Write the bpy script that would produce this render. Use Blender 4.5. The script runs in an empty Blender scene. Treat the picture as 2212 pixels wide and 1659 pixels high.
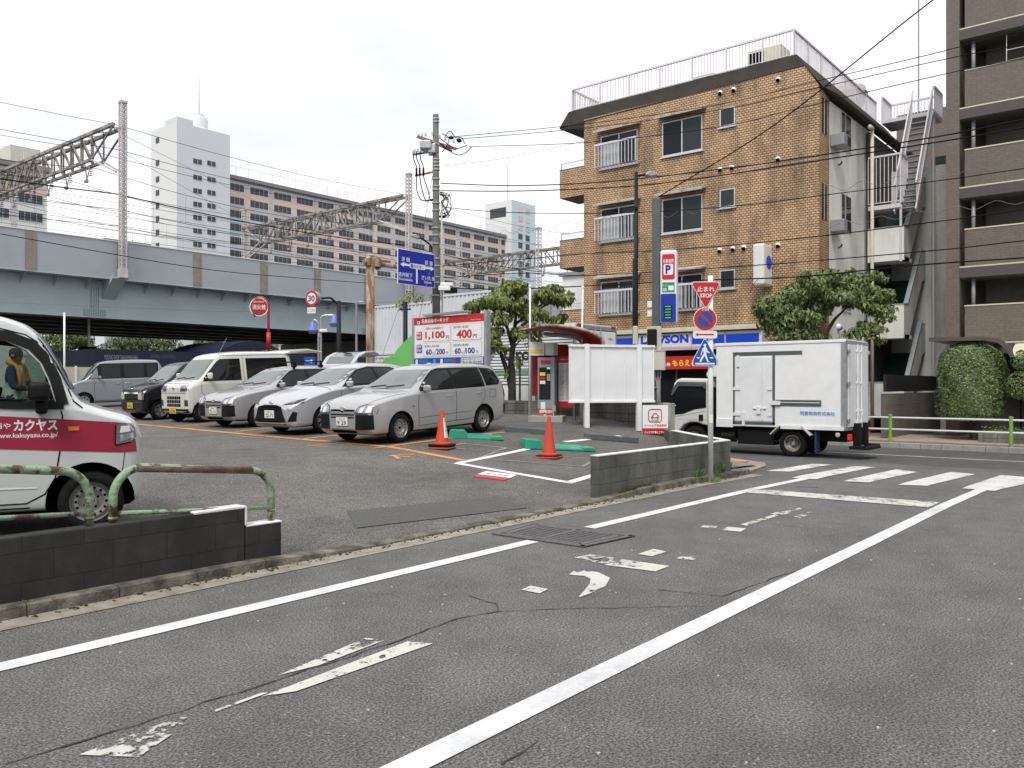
import bpy, bmesh, math, random
from mathutils import Vector, Matrix
from mathutils.bvhtree import BVHTree
S = bpy.context.scene
C = S.collection
R = random.Random(11)
rad = math.radians

# ------------------------------------------------------------------ camera
# world axes follow the streets: +X runs along the side road, +Y along the main street
FW = Vector((.7746, .6324, 0)); RT = Vector((.6324, -.7746, 0))
FL, CX, HY, EYE = 1800., 1106., 832., 1.5
cd = bpy.data.cameras.new('camera'); cam = bpy.data.objects.new('camera', cd); C.objects.link(cam)
S.camera = cam
cam.location = (0, 0, EYE)
cam.rotation_euler = (rad(90), 0, math.atan2(FW.y, FW.x) - rad(90))
cd.sensor_width = 36; cd.lens = FL / 2212 * 36; cd.shift_y = (HY - 829.5) / 2212
cd.clip_start = .05; cd.clip_end = 3000

# ------------------------------------------------------------------ light
SUN_EL, SUN_AZ = rad(54), rad(250)
w = bpy.data.worlds.new('World'); S.world = w; w.use_nodes = True
nt = w.node_tree; nt.nodes.clear()
def wn(t, **k):
    n = nt.nodes.new(t)
    for a, b in k.items(): setattr(n, a, b)
    return n
wo = wn('ShaderNodeOutputWorld'); bg = wn('ShaderNodeBackground'); bg2 = wn('ShaderNodeBackground')
sky = wn('ShaderNodeTexSky', sky_type='NISHITA', sun_disc=False, sun_elevation=SUN_EL, sun_rotation=SUN_AZ)
bg.inputs[1].default_value = .12
nt.links.new(sky.outputs[0], bg.inputs[0])
tc = wn('ShaderNodeTexCoord'); mp = wn('ShaderNodeMapping'); mp.inputs['Scale'].default_value = (1.3, 1.3, 3.2)
no = wn('ShaderNodeTexNoise'); no.inputs['Scale'].default_value = 1.7; no.inputs['Detail'].default_value = 7; no.inputs['Roughness'].default_value = .55
nt.links.new(tc.outputs['Generated'], mp.inputs[0]); nt.links.new(mp.outputs[0], no.inputs[0])
rp = wn('ShaderNodeValToRGB'); rp.color_ramp.elements[0].position = .36; rp.color_ramp.elements[0].color = (.9, .9, .9, 1)
rp.color_ramp.elements[1].position = .52; rp.color_ramp.elements[1].color = (.99, .99, .99, 1)
nt.links.new(no.outputs[0], rp.inputs[0])
no2 = wn('ShaderNodeTexNoise'); no2.inputs['Scale'].default_value = 2.6; no2.inputs['Detail'].default_value = 6
mp2 = wn('ShaderNodeMapping'); mp2.inputs['Scale'].default_value = (1, 1, 2.6); mp2.inputs['Location'].default_value = (3.1, .4, 1.7)
nt.links.new(tc.outputs['Generated'], mp2.inputs[0]); nt.links.new(mp2.outputs[0], no2.inputs[0])
rc = wn('ShaderNodeValToRGB'); rc.color_ramp.elements[0].position = .36; rc.color_ramp.elements[0].color = (.80, .83, .92, 1)
rc.color_ramp.elements[1].position = .54; rc.color_ramp.elements[1].color = (1.0, 1.0, 1.0, 1)
nt.links.new(no2.outputs[0], rc.inputs[0]); nt.links.new(rc.outputs[0], bg2.inputs[0])
bg2.inputs[1].default_value = .88
mx = wn('ShaderNodeMixShader'); nt.links.new(rp.outputs[0], mx.inputs[0]); nt.links.new(bg.outputs[0], mx.inputs[1]); nt.links.new(bg2.outputs[0], mx.inputs[2])
nt.links.new(mx.outputs[0], wo.inputs[0])
sd = bpy.data.lights.new('sun', 'SUN'); sd.energy = 1.8; sd.angle = rad(18); sd.color = (1, .96, .9)
so = bpy.data.objects.new('sun', sd); C.objects.link(so)
# the sun stands high beyond the brick building, veiled by cloud
sv = Vector((math.cos(SUN_EL) * math.sin(SUN_AZ), math.cos(SUN_EL) * math.cos(SUN_AZ), math.sin(SUN_EL)))
so.rotation_euler = sv.to_track_quat('Z', 'Y').to_euler()
S.view_settings.view_transform = 'Standard'; S.view_settings.look = 'None'; S.view_settings.exposure = .5; S.view_settings.gamma = 1
S.cycles.max_bounces = 6; S.cycles.diffuse_bounces = 3; S.cycles.glossy_bounces = 3; S.cycles.transparent_max_bounces = 8
S.cycles.use_denoising = True; S.cycles.caustics_reflective = False; S.cycles.caustics_refractive = False

# ------------------------------------------------------------------ measuring
def itp(t, x):
    if x <= t[0][0]: return t[0][1]
    for (a, b), (c, d) in zip(t, t[1:]):
        if x <= c: return b + (d - b) * (x - a) / (c - a)
    return t[-1][1]
def sm(x): x = max(0., min(1., x)); return x * x * (3 - 2 * x)
def Hroad(X): return itp([(-900, 0), (11.5, 0), (14, -.03), (17.3, -.14), (20, -.31), (22.5, -.45), (26, -.5), (900, -.5)], X)
def Hlot(X, Y):
    return .03 + .33 * max(0, min(1, (Y - 6) / 5.2)) + .004 * max(0, min(40, Y - 11.2)) + .04 * max(0, min(9, X - 9.5)) * sm((Y - 8.5) / 4)
def Xb(Y): return itp([(6, 13.1), (8.07, 15.17), (9.8, 17.8), (99, 17.8)], Y)
def H(X, Y): return Hlot(X, Y) if Y > 5.95 and X < Xb(Y) else Hroad(X)
def ray(px): return FW + RT * ((px - CX) / FL)
def U(px, py, d):
    v = ray(px) * d; v.z = EYE - (py - HY) / FL * d; return v
def G(px, py, dz=0.):
    r = ray(px); d = 2.
    while d < 80:
        x, y = r.x * d, r.y * d
        if EYE - (py - HY) / FL * d <= H(x, y): break
        d += .01
    return Vector((r.x * d, r.y * d, H(r.x * d, r.y * d) + dz))
def OX(px, py, X): return U(px, py, X / ray(px).x)
def OY(px, py, Y): return U(px, py, Y / ray(px).y)

# ------------------------------------------------------------------ materials
def pm(name, col, rough=.6, metal=0., var=0., vs=3., bump=0., bs=30., col2=None, lo=.4, hi=.65, coat=0., spec=.5, stretch=None, det=5., emit=0., alpha=1.):
    m = bpy.data.materials.new(name); m.use_nodes = True
    t = m.node_tree; b = t.nodes['Principled BSDF']; L = t.links.new
    b.inputs['Base Color'].default_value = (*col, 1); b.inputs['Roughness'].default_value = rough; b.inputs['Metallic'].default_value = metal
    b.inputs['Specular IOR Level'].default_value = spec; b.inputs['Coat Weight'].default_value = coat
    if emit:
        b.inputs['Emission Color'].default_value = (*col, 1); b.inputs['Emission Strength'].default_value = emit
    tc = t.nodes.new('ShaderNodeTexCoord'); src = tc.outputs['Object']
    if stretch:
        mp = t.nodes.new('ShaderNodeMapping'); mp.inputs['Scale'].default_value = stretch; L(src, mp.inputs[0]); src = mp.outputs[0]
    if var or col2:
        n = t.nodes.new('ShaderNodeTexNoise'); n.inputs['Scale'].default_value = vs; n.inputs['Detail'].default_value = det; n.inputs['Roughness'].default_value = .6
        L(src, n.inputs[0])
        r = t.nodes.new('ShaderNodeValToRGB'); L(n.outputs[0], r.inputs[0]); L(r.outputs[0], b.inputs['Base Color'])
        e = r.color_ramp.elements
        if col2: e[0].position = lo; e[1].position = hi; e[0].color = (*col, 1); e[1].color = (*col2, 1)
        else:
            e[0].position = .3; e[1].position = .7
            e[0].color = (*[c * (1 - var) for c in col], 1); e[1].color = (*[min(1, c * (1 + var)) for c in col], 1)
    if bump:
        n2 = t.nodes.new('ShaderNodeTexNoise'); n2.inputs['Scale'].default_value = bs; n2.inputs['Detail'].default_value = 4; L(tc.outputs['Object'], n2.inputs[0])
        bp = t.nodes.new('ShaderNodeBump'); bp.inputs['Strength'].default_value = bump; bp.inputs['Distance'].default_value = .02
        L(n2.outputs[0], bp.inputs['Height']); L(bp.outputs[0], b.inputs['Normal'])
    return m
def mixc(t, f, a, b, mode='MIX'):
    n = t.nodes.new('ShaderNodeMix'); n.data_type = 'RGBA'; n.blend_type = mode
    for i, v in ((0, f), (6, a), (7, b)):
        if hasattr(v, 'is_linked'): t.links.new(v, n.inputs[i])
        elif i: n.inputs[i].default_value = (*v, 1)
        else: n.inputs[0].default_value = v
    return n.outputs[2]
def ramp(t, src, stops):
    r = t.nodes.new('ShaderNodeValToRGB'); t.links.new(src, r.inputs[0]); e = r.color_ramp.elements
    while len(e) < len(stops): e.new(.5)
    for el, (p, c) in zip(e, stops):
        el.position = p; el.color = (c, c, c, 1) if not hasattr(c, '__len__') else (*c, 1)
    return r.outputs[0]
def noise(t, src, sc, det=4, rough=.55):
    n = t.nodes.new('ShaderNodeTexNoise'); n.inputs['Scale'].default_value = sc; n.inputs['Detail'].default_value = det; n.inputs['Roughness'].default_value = rough
    t.links.new(src, n.inputs[0]); return n.outputs[0]
def asphalt(name, base, stain, speck=.5, grain=78., bias=.0):
    m = bpy.data.materials.new(name); m.use_nodes = True; t = m.node_tree; b = t.nodes['Principled BSDF']
    g = t.nodes.new('ShaderNodeNewGeometry').outputs['Position']
    fine = noise(t, g, grain, 3, .7); f = ramp(t, fine, [(.41, .45), (.5, 1.), (.59, 1.75)])
    big = ramp(t, noise(t, g, .55, 6, .6), [(.33, 0), (.68, 1)])
    patch = ramp(t, noise(t, g, 2.3, 5, .7), [(.38, .86), (.62, 1.1)])
    c = mixc(t, big, base, stain); c = mixc(t, 1., c, f, 'MULTIPLY'); c = mixc(t, 1., c, patch, 'MULTIPLY')
    v = t.nodes.new('ShaderNodeTexVoronoi'); v.inputs['Scale'].default_value = 42; t.links.new(g, v.inputs[0])
    sel = t.nodes.new('ShaderNodeMath'); sel.operation = 'LESS_THAN'; t.links.new(v.outputs['Distance'], sel.inputs[0]); sel.inputs[1].default_value = .23
    sp = t.nodes.new('ShaderNodeSeparateColor'); t.links.new(v.outputs['Color'], sp.inputs[0])
    gt = t.nodes.new('ShaderNodeMath'); gt.operation = 'GREATER_THAN'; t.links.new(sp.outputs[0], gt.inputs[0]); gt.inputs[1].default_value = .90
    mu = t.nodes.new('ShaderNodeMath'); mu.operation = 'MULTIPLY'; t.links.new(sel.outputs[0], mu.inputs[0]); t.links.new(gt.outputs[0], mu.inputs[1])
    mu2 = t.nodes.new('ShaderNodeMath'); mu2.operation = 'MULTIPLY'; t.links.new(mu.outputs[0], mu2.inputs[0]); mu2.inputs[1].default_value = speck
    c = mixc(t, mu2.outputs[0], c, (.32, .31, .29))
    # hairline cracks
    vc = t.nodes.new('ShaderNodeTexVoronoi'); vc.feature = 'DISTANCE_TO_EDGE'; vc.inputs['Scale'].default_value = .42
    wob = t.nodes.new('ShaderNodeMapping'); add = t.nodes.new('ShaderNodeVectorMath'); add.operation = 'ADD'
    nn = t.nodes.new('ShaderNodeTexNoise'); nn.inputs['Scale'].default_value = 2.4; nn.inputs['Detail'].default_value = 6; t.links.new(g, nn.inputs[0])
    t.links.new(g, add.inputs[0]); t.links.new(nn.outputs['Color'], add.inputs[1]); t.links.new(add.outputs[0], vc.inputs[0])
    cr = ramp(t, vc.outputs['Distance'], [(.0, 1.), (.003, 0.)])
    msk = ramp(t, noise(t, g, .6, 3), [(.56, 0), (.64, .45)])
    mm = t.nodes.new('ShaderNodeMath'); mm.operation = 'MULTIPLY'; t.links.new(cr, mm.inputs[0]); t.links.new(msk, mm.inputs[1])
    c = mixc(t, mm.outputs[0], c, (.02, .02, .02))
    t.links.new(c, b.inputs['Base Color']); b.inputs['Roughness'].default_value = .82; b.inputs['Specular IOR Level'].default_value = .35
    bp = t.nodes.new('ShaderNodeBump'); bp.inputs['Strength'].default_value = .14; bp.inputs['Distance'].default_value = .006; t.links.new(fine, bp.inputs['Height']); t.links.new(bp.outputs[0], b.inputs['Normal'])
    return m
def paint(name, col, wear, scale=14., grain=.12):
    """road paint with chipped holes where the asphalt shows through"""
    m = bpy.data.materials.new(name); m.use_nodes = True; t = m.node_tree; b = t.nodes['Principled BSDF']
    g = t.nodes.new('ShaderNodeNewGeometry').outputs['Position']
    n1 = noise(t, g, scale, 8, .72); n2 = noise(t, g, 1.6, 3, .5)
    mm = t.nodes.new('ShaderNodeMath'); mm.operation = 'ADD'; t.links.new(n1, mm.inputs[0])
    m2 = t.nodes.new('ShaderNodeMath'); m2.operation = 'MULTIPLY'; t.links.new(n2, m2.inputs[0]); m2.inputs[1].default_value = .55; t.links.new(m2.outputs[0], mm.inputs[1])
    a = ramp(t, mm.outputs[0], [(max(0, wear - .02), 0.), (wear + .02, 1.)])
    v = ramp(t, noise(t, g, 70, 3), [(.3, 1 - grain), (.7, 1.)]); c = mixc(t, 1., col, v, 'MULTIPLY')
    v2 = ramp(t, noise(t, g, 1.6, 7, .7), [(.36, .72), (.56, 1.)]); c = mixc(t, 1., c, v2, 'MULTIPLY')
    t.links.new(c, b.inputs['Base Color']); t.links.new(a, b.inputs['Alpha']); b.inputs['Roughness'].default_value = .7
    return m
def brick(name, c1, c2, mortar, bw, rh, ms=.012, off=.5, axis='YZ', stains=.5, bump=.4, rough=.75, big=(.30, .5)):
    m = bpy.data.materials.new(name); m.use_nodes = True; t = m.node_tree; b = t.nodes['Principled BSDF']
    g = t.nodes.new('ShaderNodeNewGeometry').outputs['Position']
    sx = t.nodes.new('ShaderNodeSeparateXYZ'); t.links.new(g, sx.inputs[0]); cb = t.nodes.new('ShaderNodeCombineXYZ')
    if axis == 'DIAG':
        a = t.nodes.new('ShaderNodeMath'); a.operation = 'ADD'; t.links.new(sx.outputs[0], a.inputs[0]); t.links.new(sx.outputs[1], a.inputs[1]); t.links.new(a.outputs[0], cb.inputs[0]); t.links.new(sx.outputs[2], cb.inputs[1])
    else:
        t.links.new(sx.outputs['XYZ'.index(axis[0])], cb.inputs[0]); t.links.new(sx.outputs['XYZ'.index(axis[1])], cb.inputs[1])
    br = t.nodes.new('ShaderNodeTexBrick'); t.links.new(cb.outputs[0], br.inputs[0])
    br.inputs['Scale'].default_value = 1; br.inputs['Brick Width'].default_value = bw; br.inputs['Row Height'].default_value = rh; br.inputs['Mortar Size'].default_value = ms
    br.inputs['Mortar Smooth'].default_value = .1; br.offset = off; br.inputs['Bias'].default_value = -.1
    br.inputs['Color1'].default_value = (*c1, 1); br.inputs['Color2'].default_value = (*c2, 1); br.inputs['Mortar'].default_value = (*mortar, 1)
    st = t.nodes.new('ShaderNodeMapping'); st.inputs['Scale'].default_value = (1, 1, .35); t.links.new(g, st.inputs[0])
    n = ramp(t, noise(t, st.outputs[0], 1.3, 7, .65), [(big[0], 1 - stains), (big[1], 1.)])
    n2 = ramp(t, noise(t, g, 9, 4, .6), [(.3, .84), (.7, 1.1)])
    c = mixc(t, 1., br.outputs[0], n, 'MULTIPLY'); c = mixc(t, 1., c, n2, 'MULTIPLY')
    t.links.new(c, b.inputs['Base Color']); b.inputs['Roughness'].default_value = rough
    bp = t.nodes.new('ShaderNodeBump'); bp.inputs['Strength'].default_value = bump; bp.inputs['Distance'].default_value = .01; bp.invert = True
    t.links.new(br.outputs['Fac'], bp.inputs['Height']); t.links.new(bp.outputs[0], b.inputs['Normal'])
    return m

M = {}
M['asph'] = asphalt('worn grey asphalt', (.098, .097, .095), (.132, .128, .122), .9)
M['asph2'] = asphalt('main street asphalt', (.076, .077, .080), (.092, .091, .090), .4)
M['lot'] = asphalt('coarse parking lot asphalt', (.088, .083, .078), (.135, .128, .118), .6, 55.)
M['patch'] = pm('fresh asphalt patch', (.080, .079, .078), .8, var=.25, vs=30, bump=.3, bs=120)
M['dirt'] = pm('earth', (.13, .12, .10), .95, var=.3, vs=.3)
M['conc'] = pm('grey concrete', (.33, .32, .29), .85, var=.25, vs=2.2, bump=.3, bs=25)
M['concd'] = pm('dirty kerb concrete', (.055, .05, .043), .9, col2=(.23, .20, .165), vs=5, lo=.38, hi=.66, bump=.7, bs=30, det=9)
M['gut'] = pm('gutter concrete', (.20, .17, .13), .9, col2=(.34, .31, .26), vs=6, lo=.35, hi=.6, bump=.4, bs=60)
M['wline'] = paint('white road paint', (.72, .74, .76), .46)
M['wworn'] = paint('cracked old road paint', (.60, .60, .55), .755, 12.)
M['wworn2'] = paint('lightly cracked old road paint', (.60, .60, .55), .70, 10.)
M['zebra'] = paint('scuffed crossing paint', (.66, .66, .64), .64, 7.)
M['oline'] = paint('orange lot paint', (.62, .28, .09), .62, 12.)
M['lotwhite'] = paint('white lot paint', (.86, .87, .90), .44)
M['pale'] = paint('pale cut mark', (.33, .32, .30), .6, 12.)
M['block'] = brick('stained concrete block', (.15, .155, .135), (.18, .18, .16), (.095, .10, .09), .4, .2, .006, .5, 'DIAG', .62, .5, .9, (.38, .62))
M['blockd'] = brick('blackened concrete block', (.036, .036, .033), (.046, .045, .041), (.028, .027, .025), .4, .2, .006, .5, 'XZ', .6, .5, .9, (.35, .65))
M['blockl'] = brick('grey concrete block', (.20, .195, .175), (.26, .255, .23), (.09, .09, .08), .4, .2, .010, .0, 'YZ', .65, .5, .9, (.36, .62))
M['wtop'] = pm('white painted coping', (.74, .74, .72), .7, var=.12, vs=6)
M['steel'] = pm('galvanised steel', (.42, .44, .46), .45, .6, var=.15, vs=8)
M['gpost'] = pm('grey painted steel', (.095, .115, .122), .5, .2, var=.15, vs=4)
M['dpost'] = pm('dark navy post', (.010, .012, .016), .5, spec=.25)
M['white'] = pm('white enamel', (.80, .81, .82), .35, var=.04, vs=3)
M['whitem'] = pm('matt white sheet', (.74, .75, .77), .5, var=.07, vs=1.6)
M['black'] = pm('black plastic', (.009, .009, .010), .55, spec=.2)
M['rubber'] = pm('tyre rubber', (.012, .012, .013), .9, var=.3, vs=12, spec=.15)
M['chrome'] = pm('chrome', (.75, .76, .78), .15, 1.)
M['rim'] = pm('steel rim', (.42, .42, .41), .4, .7, var=.15, vs=9)
M['rimw'] = pm('silver wheel cover', (.50, .51, .53), .35, .7)
M['glass'] = pm('dark car glass', (.010, .012, .013), .04, 0, spec=.3)
M['wind'] = pm('windscreen glass', (.13, .155, .15), .05, 0, spec=.9)
M['silver'] = pm('silver car paint', (.43, .43, .44), .34, .4, coat=.7)
M['silver2'] = pm('pale silver car paint', (.50, .51, .54), .34, .4, coat=.7)
M['nsilver'] = pm('blue grey car paint', (.31, .32, .36), .34, .4, coat=.6)
M['carw'] = pm('white car paint', (.66, .66, .62), .3, coat=.7)
M['carw2'] = pm('cool white van paint', (.56, .595, .585), .28, coat=.7)
M['carb'] = pm('black car paint', (.007, .007, .010), .16, coat=.25, spec=.35)
M['lime'] = pm('lime green car paint', (.13, .47, .10), .35, coat=.6)
M['hlamp'] = pm('headlamp lens', (.30, .32, .34), .10, .55, spec=.9)
M['hlampd'] = pm('dark headlamp', (.05, .055, .06), .1, .2, spec=.9)
M['hlampy'] = pm('yellowed headlamp', (.55, .53, .42), .2, .1)
M['amber'] = pm('amber lens', (.75, .22, .03), .3)
M['redlens'] = pm('red lens', (.45, .02, .02), .25)
M['redlit'] = pm('lit tail lamp', (.6, .02, .015), .3, emit=.25)
M['plateY'] = pm('yellow number plate', (.75, .52, .03), .5)
M['plateW'] = pm('white number plate', (.78, .79, .78), .5)
M['plateG'] = pm('green plate ink', (.02, .10, .06), .5)
M['crim'] = pm('crimson livery', (.32, .020, .052), .35, coat=.5)
M['red'] = pm('sign red', (.55, .02, .025), .45, var=.08, vs=5)
M['red2'] = pm('canopy red', (.34, .018, .022), .5, var=.15, vs=3)
M['blue'] = pm('sign blue', (.01, .085, .38), .45)
M['dblue'] = pm('direction sign blue', (.004, .025, .34), .5)
M['lblue'] = pm('shop blue', (.01, .06, .62), .35)
M['navy'] = pm('navy cladding', (.004, .008, .035), .6, var=.3, vs=1)
M['tblue'] = pm('truck lettering blue', (.10, .28, .62), .5)
M['ink'] = pm('black ink', (.02, .02, .022), .6)
M['inkb'] = pm('dark blue ink', (.02, .04, .22), .6)
M['greens'] = pm('sign green', (.01, .25, .12), .5)
M['yellow'] = pm('banner yellow', (.85, .68, .04), .5)
M['cone'] = pm('orange red cone plastic', (.60, .065, .03), .55, var=.1, vs=8)
M['teal'] = pm('green lock plate paint', (.02, .30, .19), .45, var=.12, vs=9)
M['pgreen'] = pm('peeling green pipe paint', (.25, .36, .23), .6, col2=(.085, .045, .028), vs=9, lo=.50, hi=.58, bump=.5, bs=40, det=9)
M['prust'] = pm('rusty pipe', (.13, .075, .06), .75, col2=(.27, .20, .17), vs=9, lo=.45, hi=.75, bump=.5, bs=50, det=8)
M['railgreen'] = pm('bright green post paint', (.20, .38, .07), .5, var=.15, vs=6)
M['rustpole'] = pm('rust streaked pole', (.42, .38, .32), .75, col2=(.19, .085, .03), vs=3.2, lo=.42, hi=.58, stretch=(1.6, 1.6, .35), det=7)
M['bark'] = pm('bark', (.045, .037, .03), .9, var=.5, vs=9, bump=.8, bs=25)
M['poleC'] = pm('weathered concrete pole', (.12, .12, .105), .85, var=.25, vs=3, bump=.2, bs=20)
M['lat'] = pm('lilac grey lattice paint', (.54, .50, .50), .6, var=.18, vs=3)
M['truss'] = pm('brown grey truss paint', (.30, .27, .25), .7, col2=(.10, .085, .07), vs=2, lo=.45, hi=.6)
M['wire'] = pm('black cable', (.008, .008, .010), .7, spec=.1)
M['wiret'] = pm('grey thin wire', (.16, .16, .18), .6)
M['girder'] = pm('pale blue girder', (.40, .49, .51), .55, var=.09, vs=.35)
M['parapet'] = pm('grey blue parapet', (.36, .39, .435), .6, var=.05, vs=.6)
M['joint'] = pm('weathered joint strip', (.26, .23, .20), .8, var=.2, vs=3)
M['under'] = pm('underside steel', (.15, .165, .17), .7, var=.3, vs=.5)
M['tile'] = brick('ochre wall tile', (.62, .41, .23), (.49, .315, .175), (.085, .05, .03), .155, .09, .013, .5, 'YZ', .60, .35, .6, (.30, .55))
M['tileS'] = brick('ochre wall tile on the flank', (.62, .41, .23), (.49, .315, .175), (.085, .05, .03), .155, .09, .013, .5, 'XZ', .5, .35, .6, (.30, .55))
M['fascia'] = pm('dark brown mansard', (.019, .015, .012), .9, col2=(.036, .026, .019), vs=1.2, lo=.3, hi=.7, bump=.2, bs=10)
M['plaster'] = pm('off white plaster', (.76, .76, .72), .85, col2=(.44, .44, .41), vs=.9, lo=.45, hi=.75, stretch=(1, 1, .3))
M['alu'] = pm('aluminium', (.62, .62, .66), .4, .5)
M['railw'] = pm('lilac white railing', (.66, .63, .68), .5)
M['wglass'] = pm('window glass', (.030, .036, .038), .08, spec=.25)
M['wglassd'] = pm('dark window glass', (.013, .014, .016), .12, spec=.2)
M['curtain'] = pm('pale curtain', (.42, .46, .48), .8, var=.25, vs=6, stretch=(1, 8, .4))
M['concw'] = pm('weathered awning', (.42, .41, .37), .85, col2=(.16, .155, .14), vs=3, lo=.5, hi=.7)
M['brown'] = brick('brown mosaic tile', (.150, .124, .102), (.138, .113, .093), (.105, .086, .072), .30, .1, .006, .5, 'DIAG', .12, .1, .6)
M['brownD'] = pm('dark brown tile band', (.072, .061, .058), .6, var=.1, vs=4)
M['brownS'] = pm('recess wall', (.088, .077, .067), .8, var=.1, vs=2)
M['cream'] = pm('cream trim', (.60, .56, .42), .7, var=.1, vs=2)
M['leaf1'] = pm('olive leaf', (.22, .25, .065), .5, col2=(.11, .15, .04), vs=4, lo=.4, hi=.6)
M['leaf2'] = pm('deep green leaf', (.16, .21, .065), .5, col2=(.08, .12, .040), vs=4, lo=.4, hi=.6)
M['leafh'] = pm('hedge leaf', (.17, .24, .09), .42, col2=(.095, .15, .05), vs=6, lo=.4, hi=.6)
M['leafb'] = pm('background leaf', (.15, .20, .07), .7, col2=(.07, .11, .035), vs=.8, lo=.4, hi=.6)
M['grass'] = pm('weed green', (.12, .22, .05), .6, var=.3, vs=6)
M['moss'] = pm('moss', (.055, .065, .015), .9, var=.4, vs=20)
M['cont'] = pm('white container paint', (.62, .64, .68), .55, var=.07, vs=1.2)
M['skin'] = pm('skin', (.30, .165, .105), .55)
M['hair'] = pm('short grey hair', (.05, .042, .036), .8)
M['navyc'] = pm('navy sleeve', (.02, .035, .09), .85)
M['vest'] = pm('pale vest', (.50, .56, .50), .85)
M['towel'] = pm('orange towel', (.65, .27, .05), .9)
M['aptw'] = pm('hazed far white wall', (.60, .63, .68), .8, var=.02, vs=.1)  # far walls and bands carry distance haze as paler base colours
M['aptb'] = pm('hazed far blue wall', (.52, .63, .70), .8)
M['aptp'] = pm('hazed far salmon band', (.66, .51, .43), .8)
M['aptg'] = pm('hazed far taupe band', (.50, .47, .48), .8)
M['aptroof'] = pm('far dark cornice', (.21, .20, .21), .8)
M['aptd'] = pm('far balcony opening', (.045, .048, .060), .5, var=.4, vs=1.2)
M['apttower'] = pm('far white with sunlit tone', (.66, .67, .67), .8)  # far white made lighter and warmer, sunlit tone put into the colour
M['fence'] = pm('black mesh fence', (.012, .012, .013), .7)
M['stairg'] = pm('dark green stair mat', (.01, .05, .045), .8)
M['cap'] = pm('grey blue coping', (.26, .30, .31), .6, var=.1, vs=2)
M['pave'] = brick('beige paving slab', (.40, .33, .26), (.34, .28, .22), (.20, .16, .13), .6, .6, .01, 0, 'XY', .2, .1, .8)
M['redpave'] = pm('red brown paving strip', (.20, .05, .035), .85, var=.2, vs=6)
M['pinkpave'] = brick('pinkish paving', (.34, .27, .24), (.30, .23, .21), (.22, .18, .16), .3, .3, .01, .5, 'XY', .2, .1, .8)
M['gpave'] = pm('grey paving', (.20, .19, .19), .85, var=.15, vs=5)
M['kerb'] = brick('kerb stone', (.34, .33, .30), (.30, .29, .26), (.12, .12, .11), .6, 2., .008, 0, 'YZ', .3, .2, .85)
M['machine'] = pm('machine grey', (.30, .31, .33), .45, .2)
M['beige'] = pm('beige cabinet', (.52, .51, .44), .5)
M['black2'] = pm('dark panel', (.02, .02, .024), .4, spec=.2)
M['lamp'] = pm('lamp diffuser', (.7, .7, .68), .4)
M['cobalt'] = pm('lilac blue lamp cone', (.13, .16, .55), .4)
M['floor'] = pm('rough iron', (.16, .145, .15), .55, .5, var=.3, vs=20, bump=.5, bs=60)
M['dark'] = pm('dark void', (.005, .005, .006), .9, spec=.05)
def tint(name, col, f):
    m = bpy.data.materials.new(name); m.use_nodes = True; t = m.node_tree; t.nodes.clear(); o = t.nodes.new('ShaderNodeOutputMaterial'); a = t.nodes.new('ShaderNodeBsdfTransparent'); g = t.nodes.new('ShaderNodeBsdfGlossy'); x = t.nodes.new('ShaderNodeMixShader')
    a.inputs[0].default_value = (*col, 1); g.inputs[0].default_value = (.8, .85, .9, 1); g.inputs['Roughness'].default_value = .03; x.inputs[0].default_value = f
    t.links.new(a.outputs[0], x.inputs[1]); t.links.new(g.outputs[0], x.inputs[2]); t.links.new(x.outputs[0], o.inputs[0]); return m
M['tint'] = tint('tinted side glass', (.55, .62, .58), .02)
M['clear'] = tint('clear side glass', (.72, .78, .76), .05)

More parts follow.
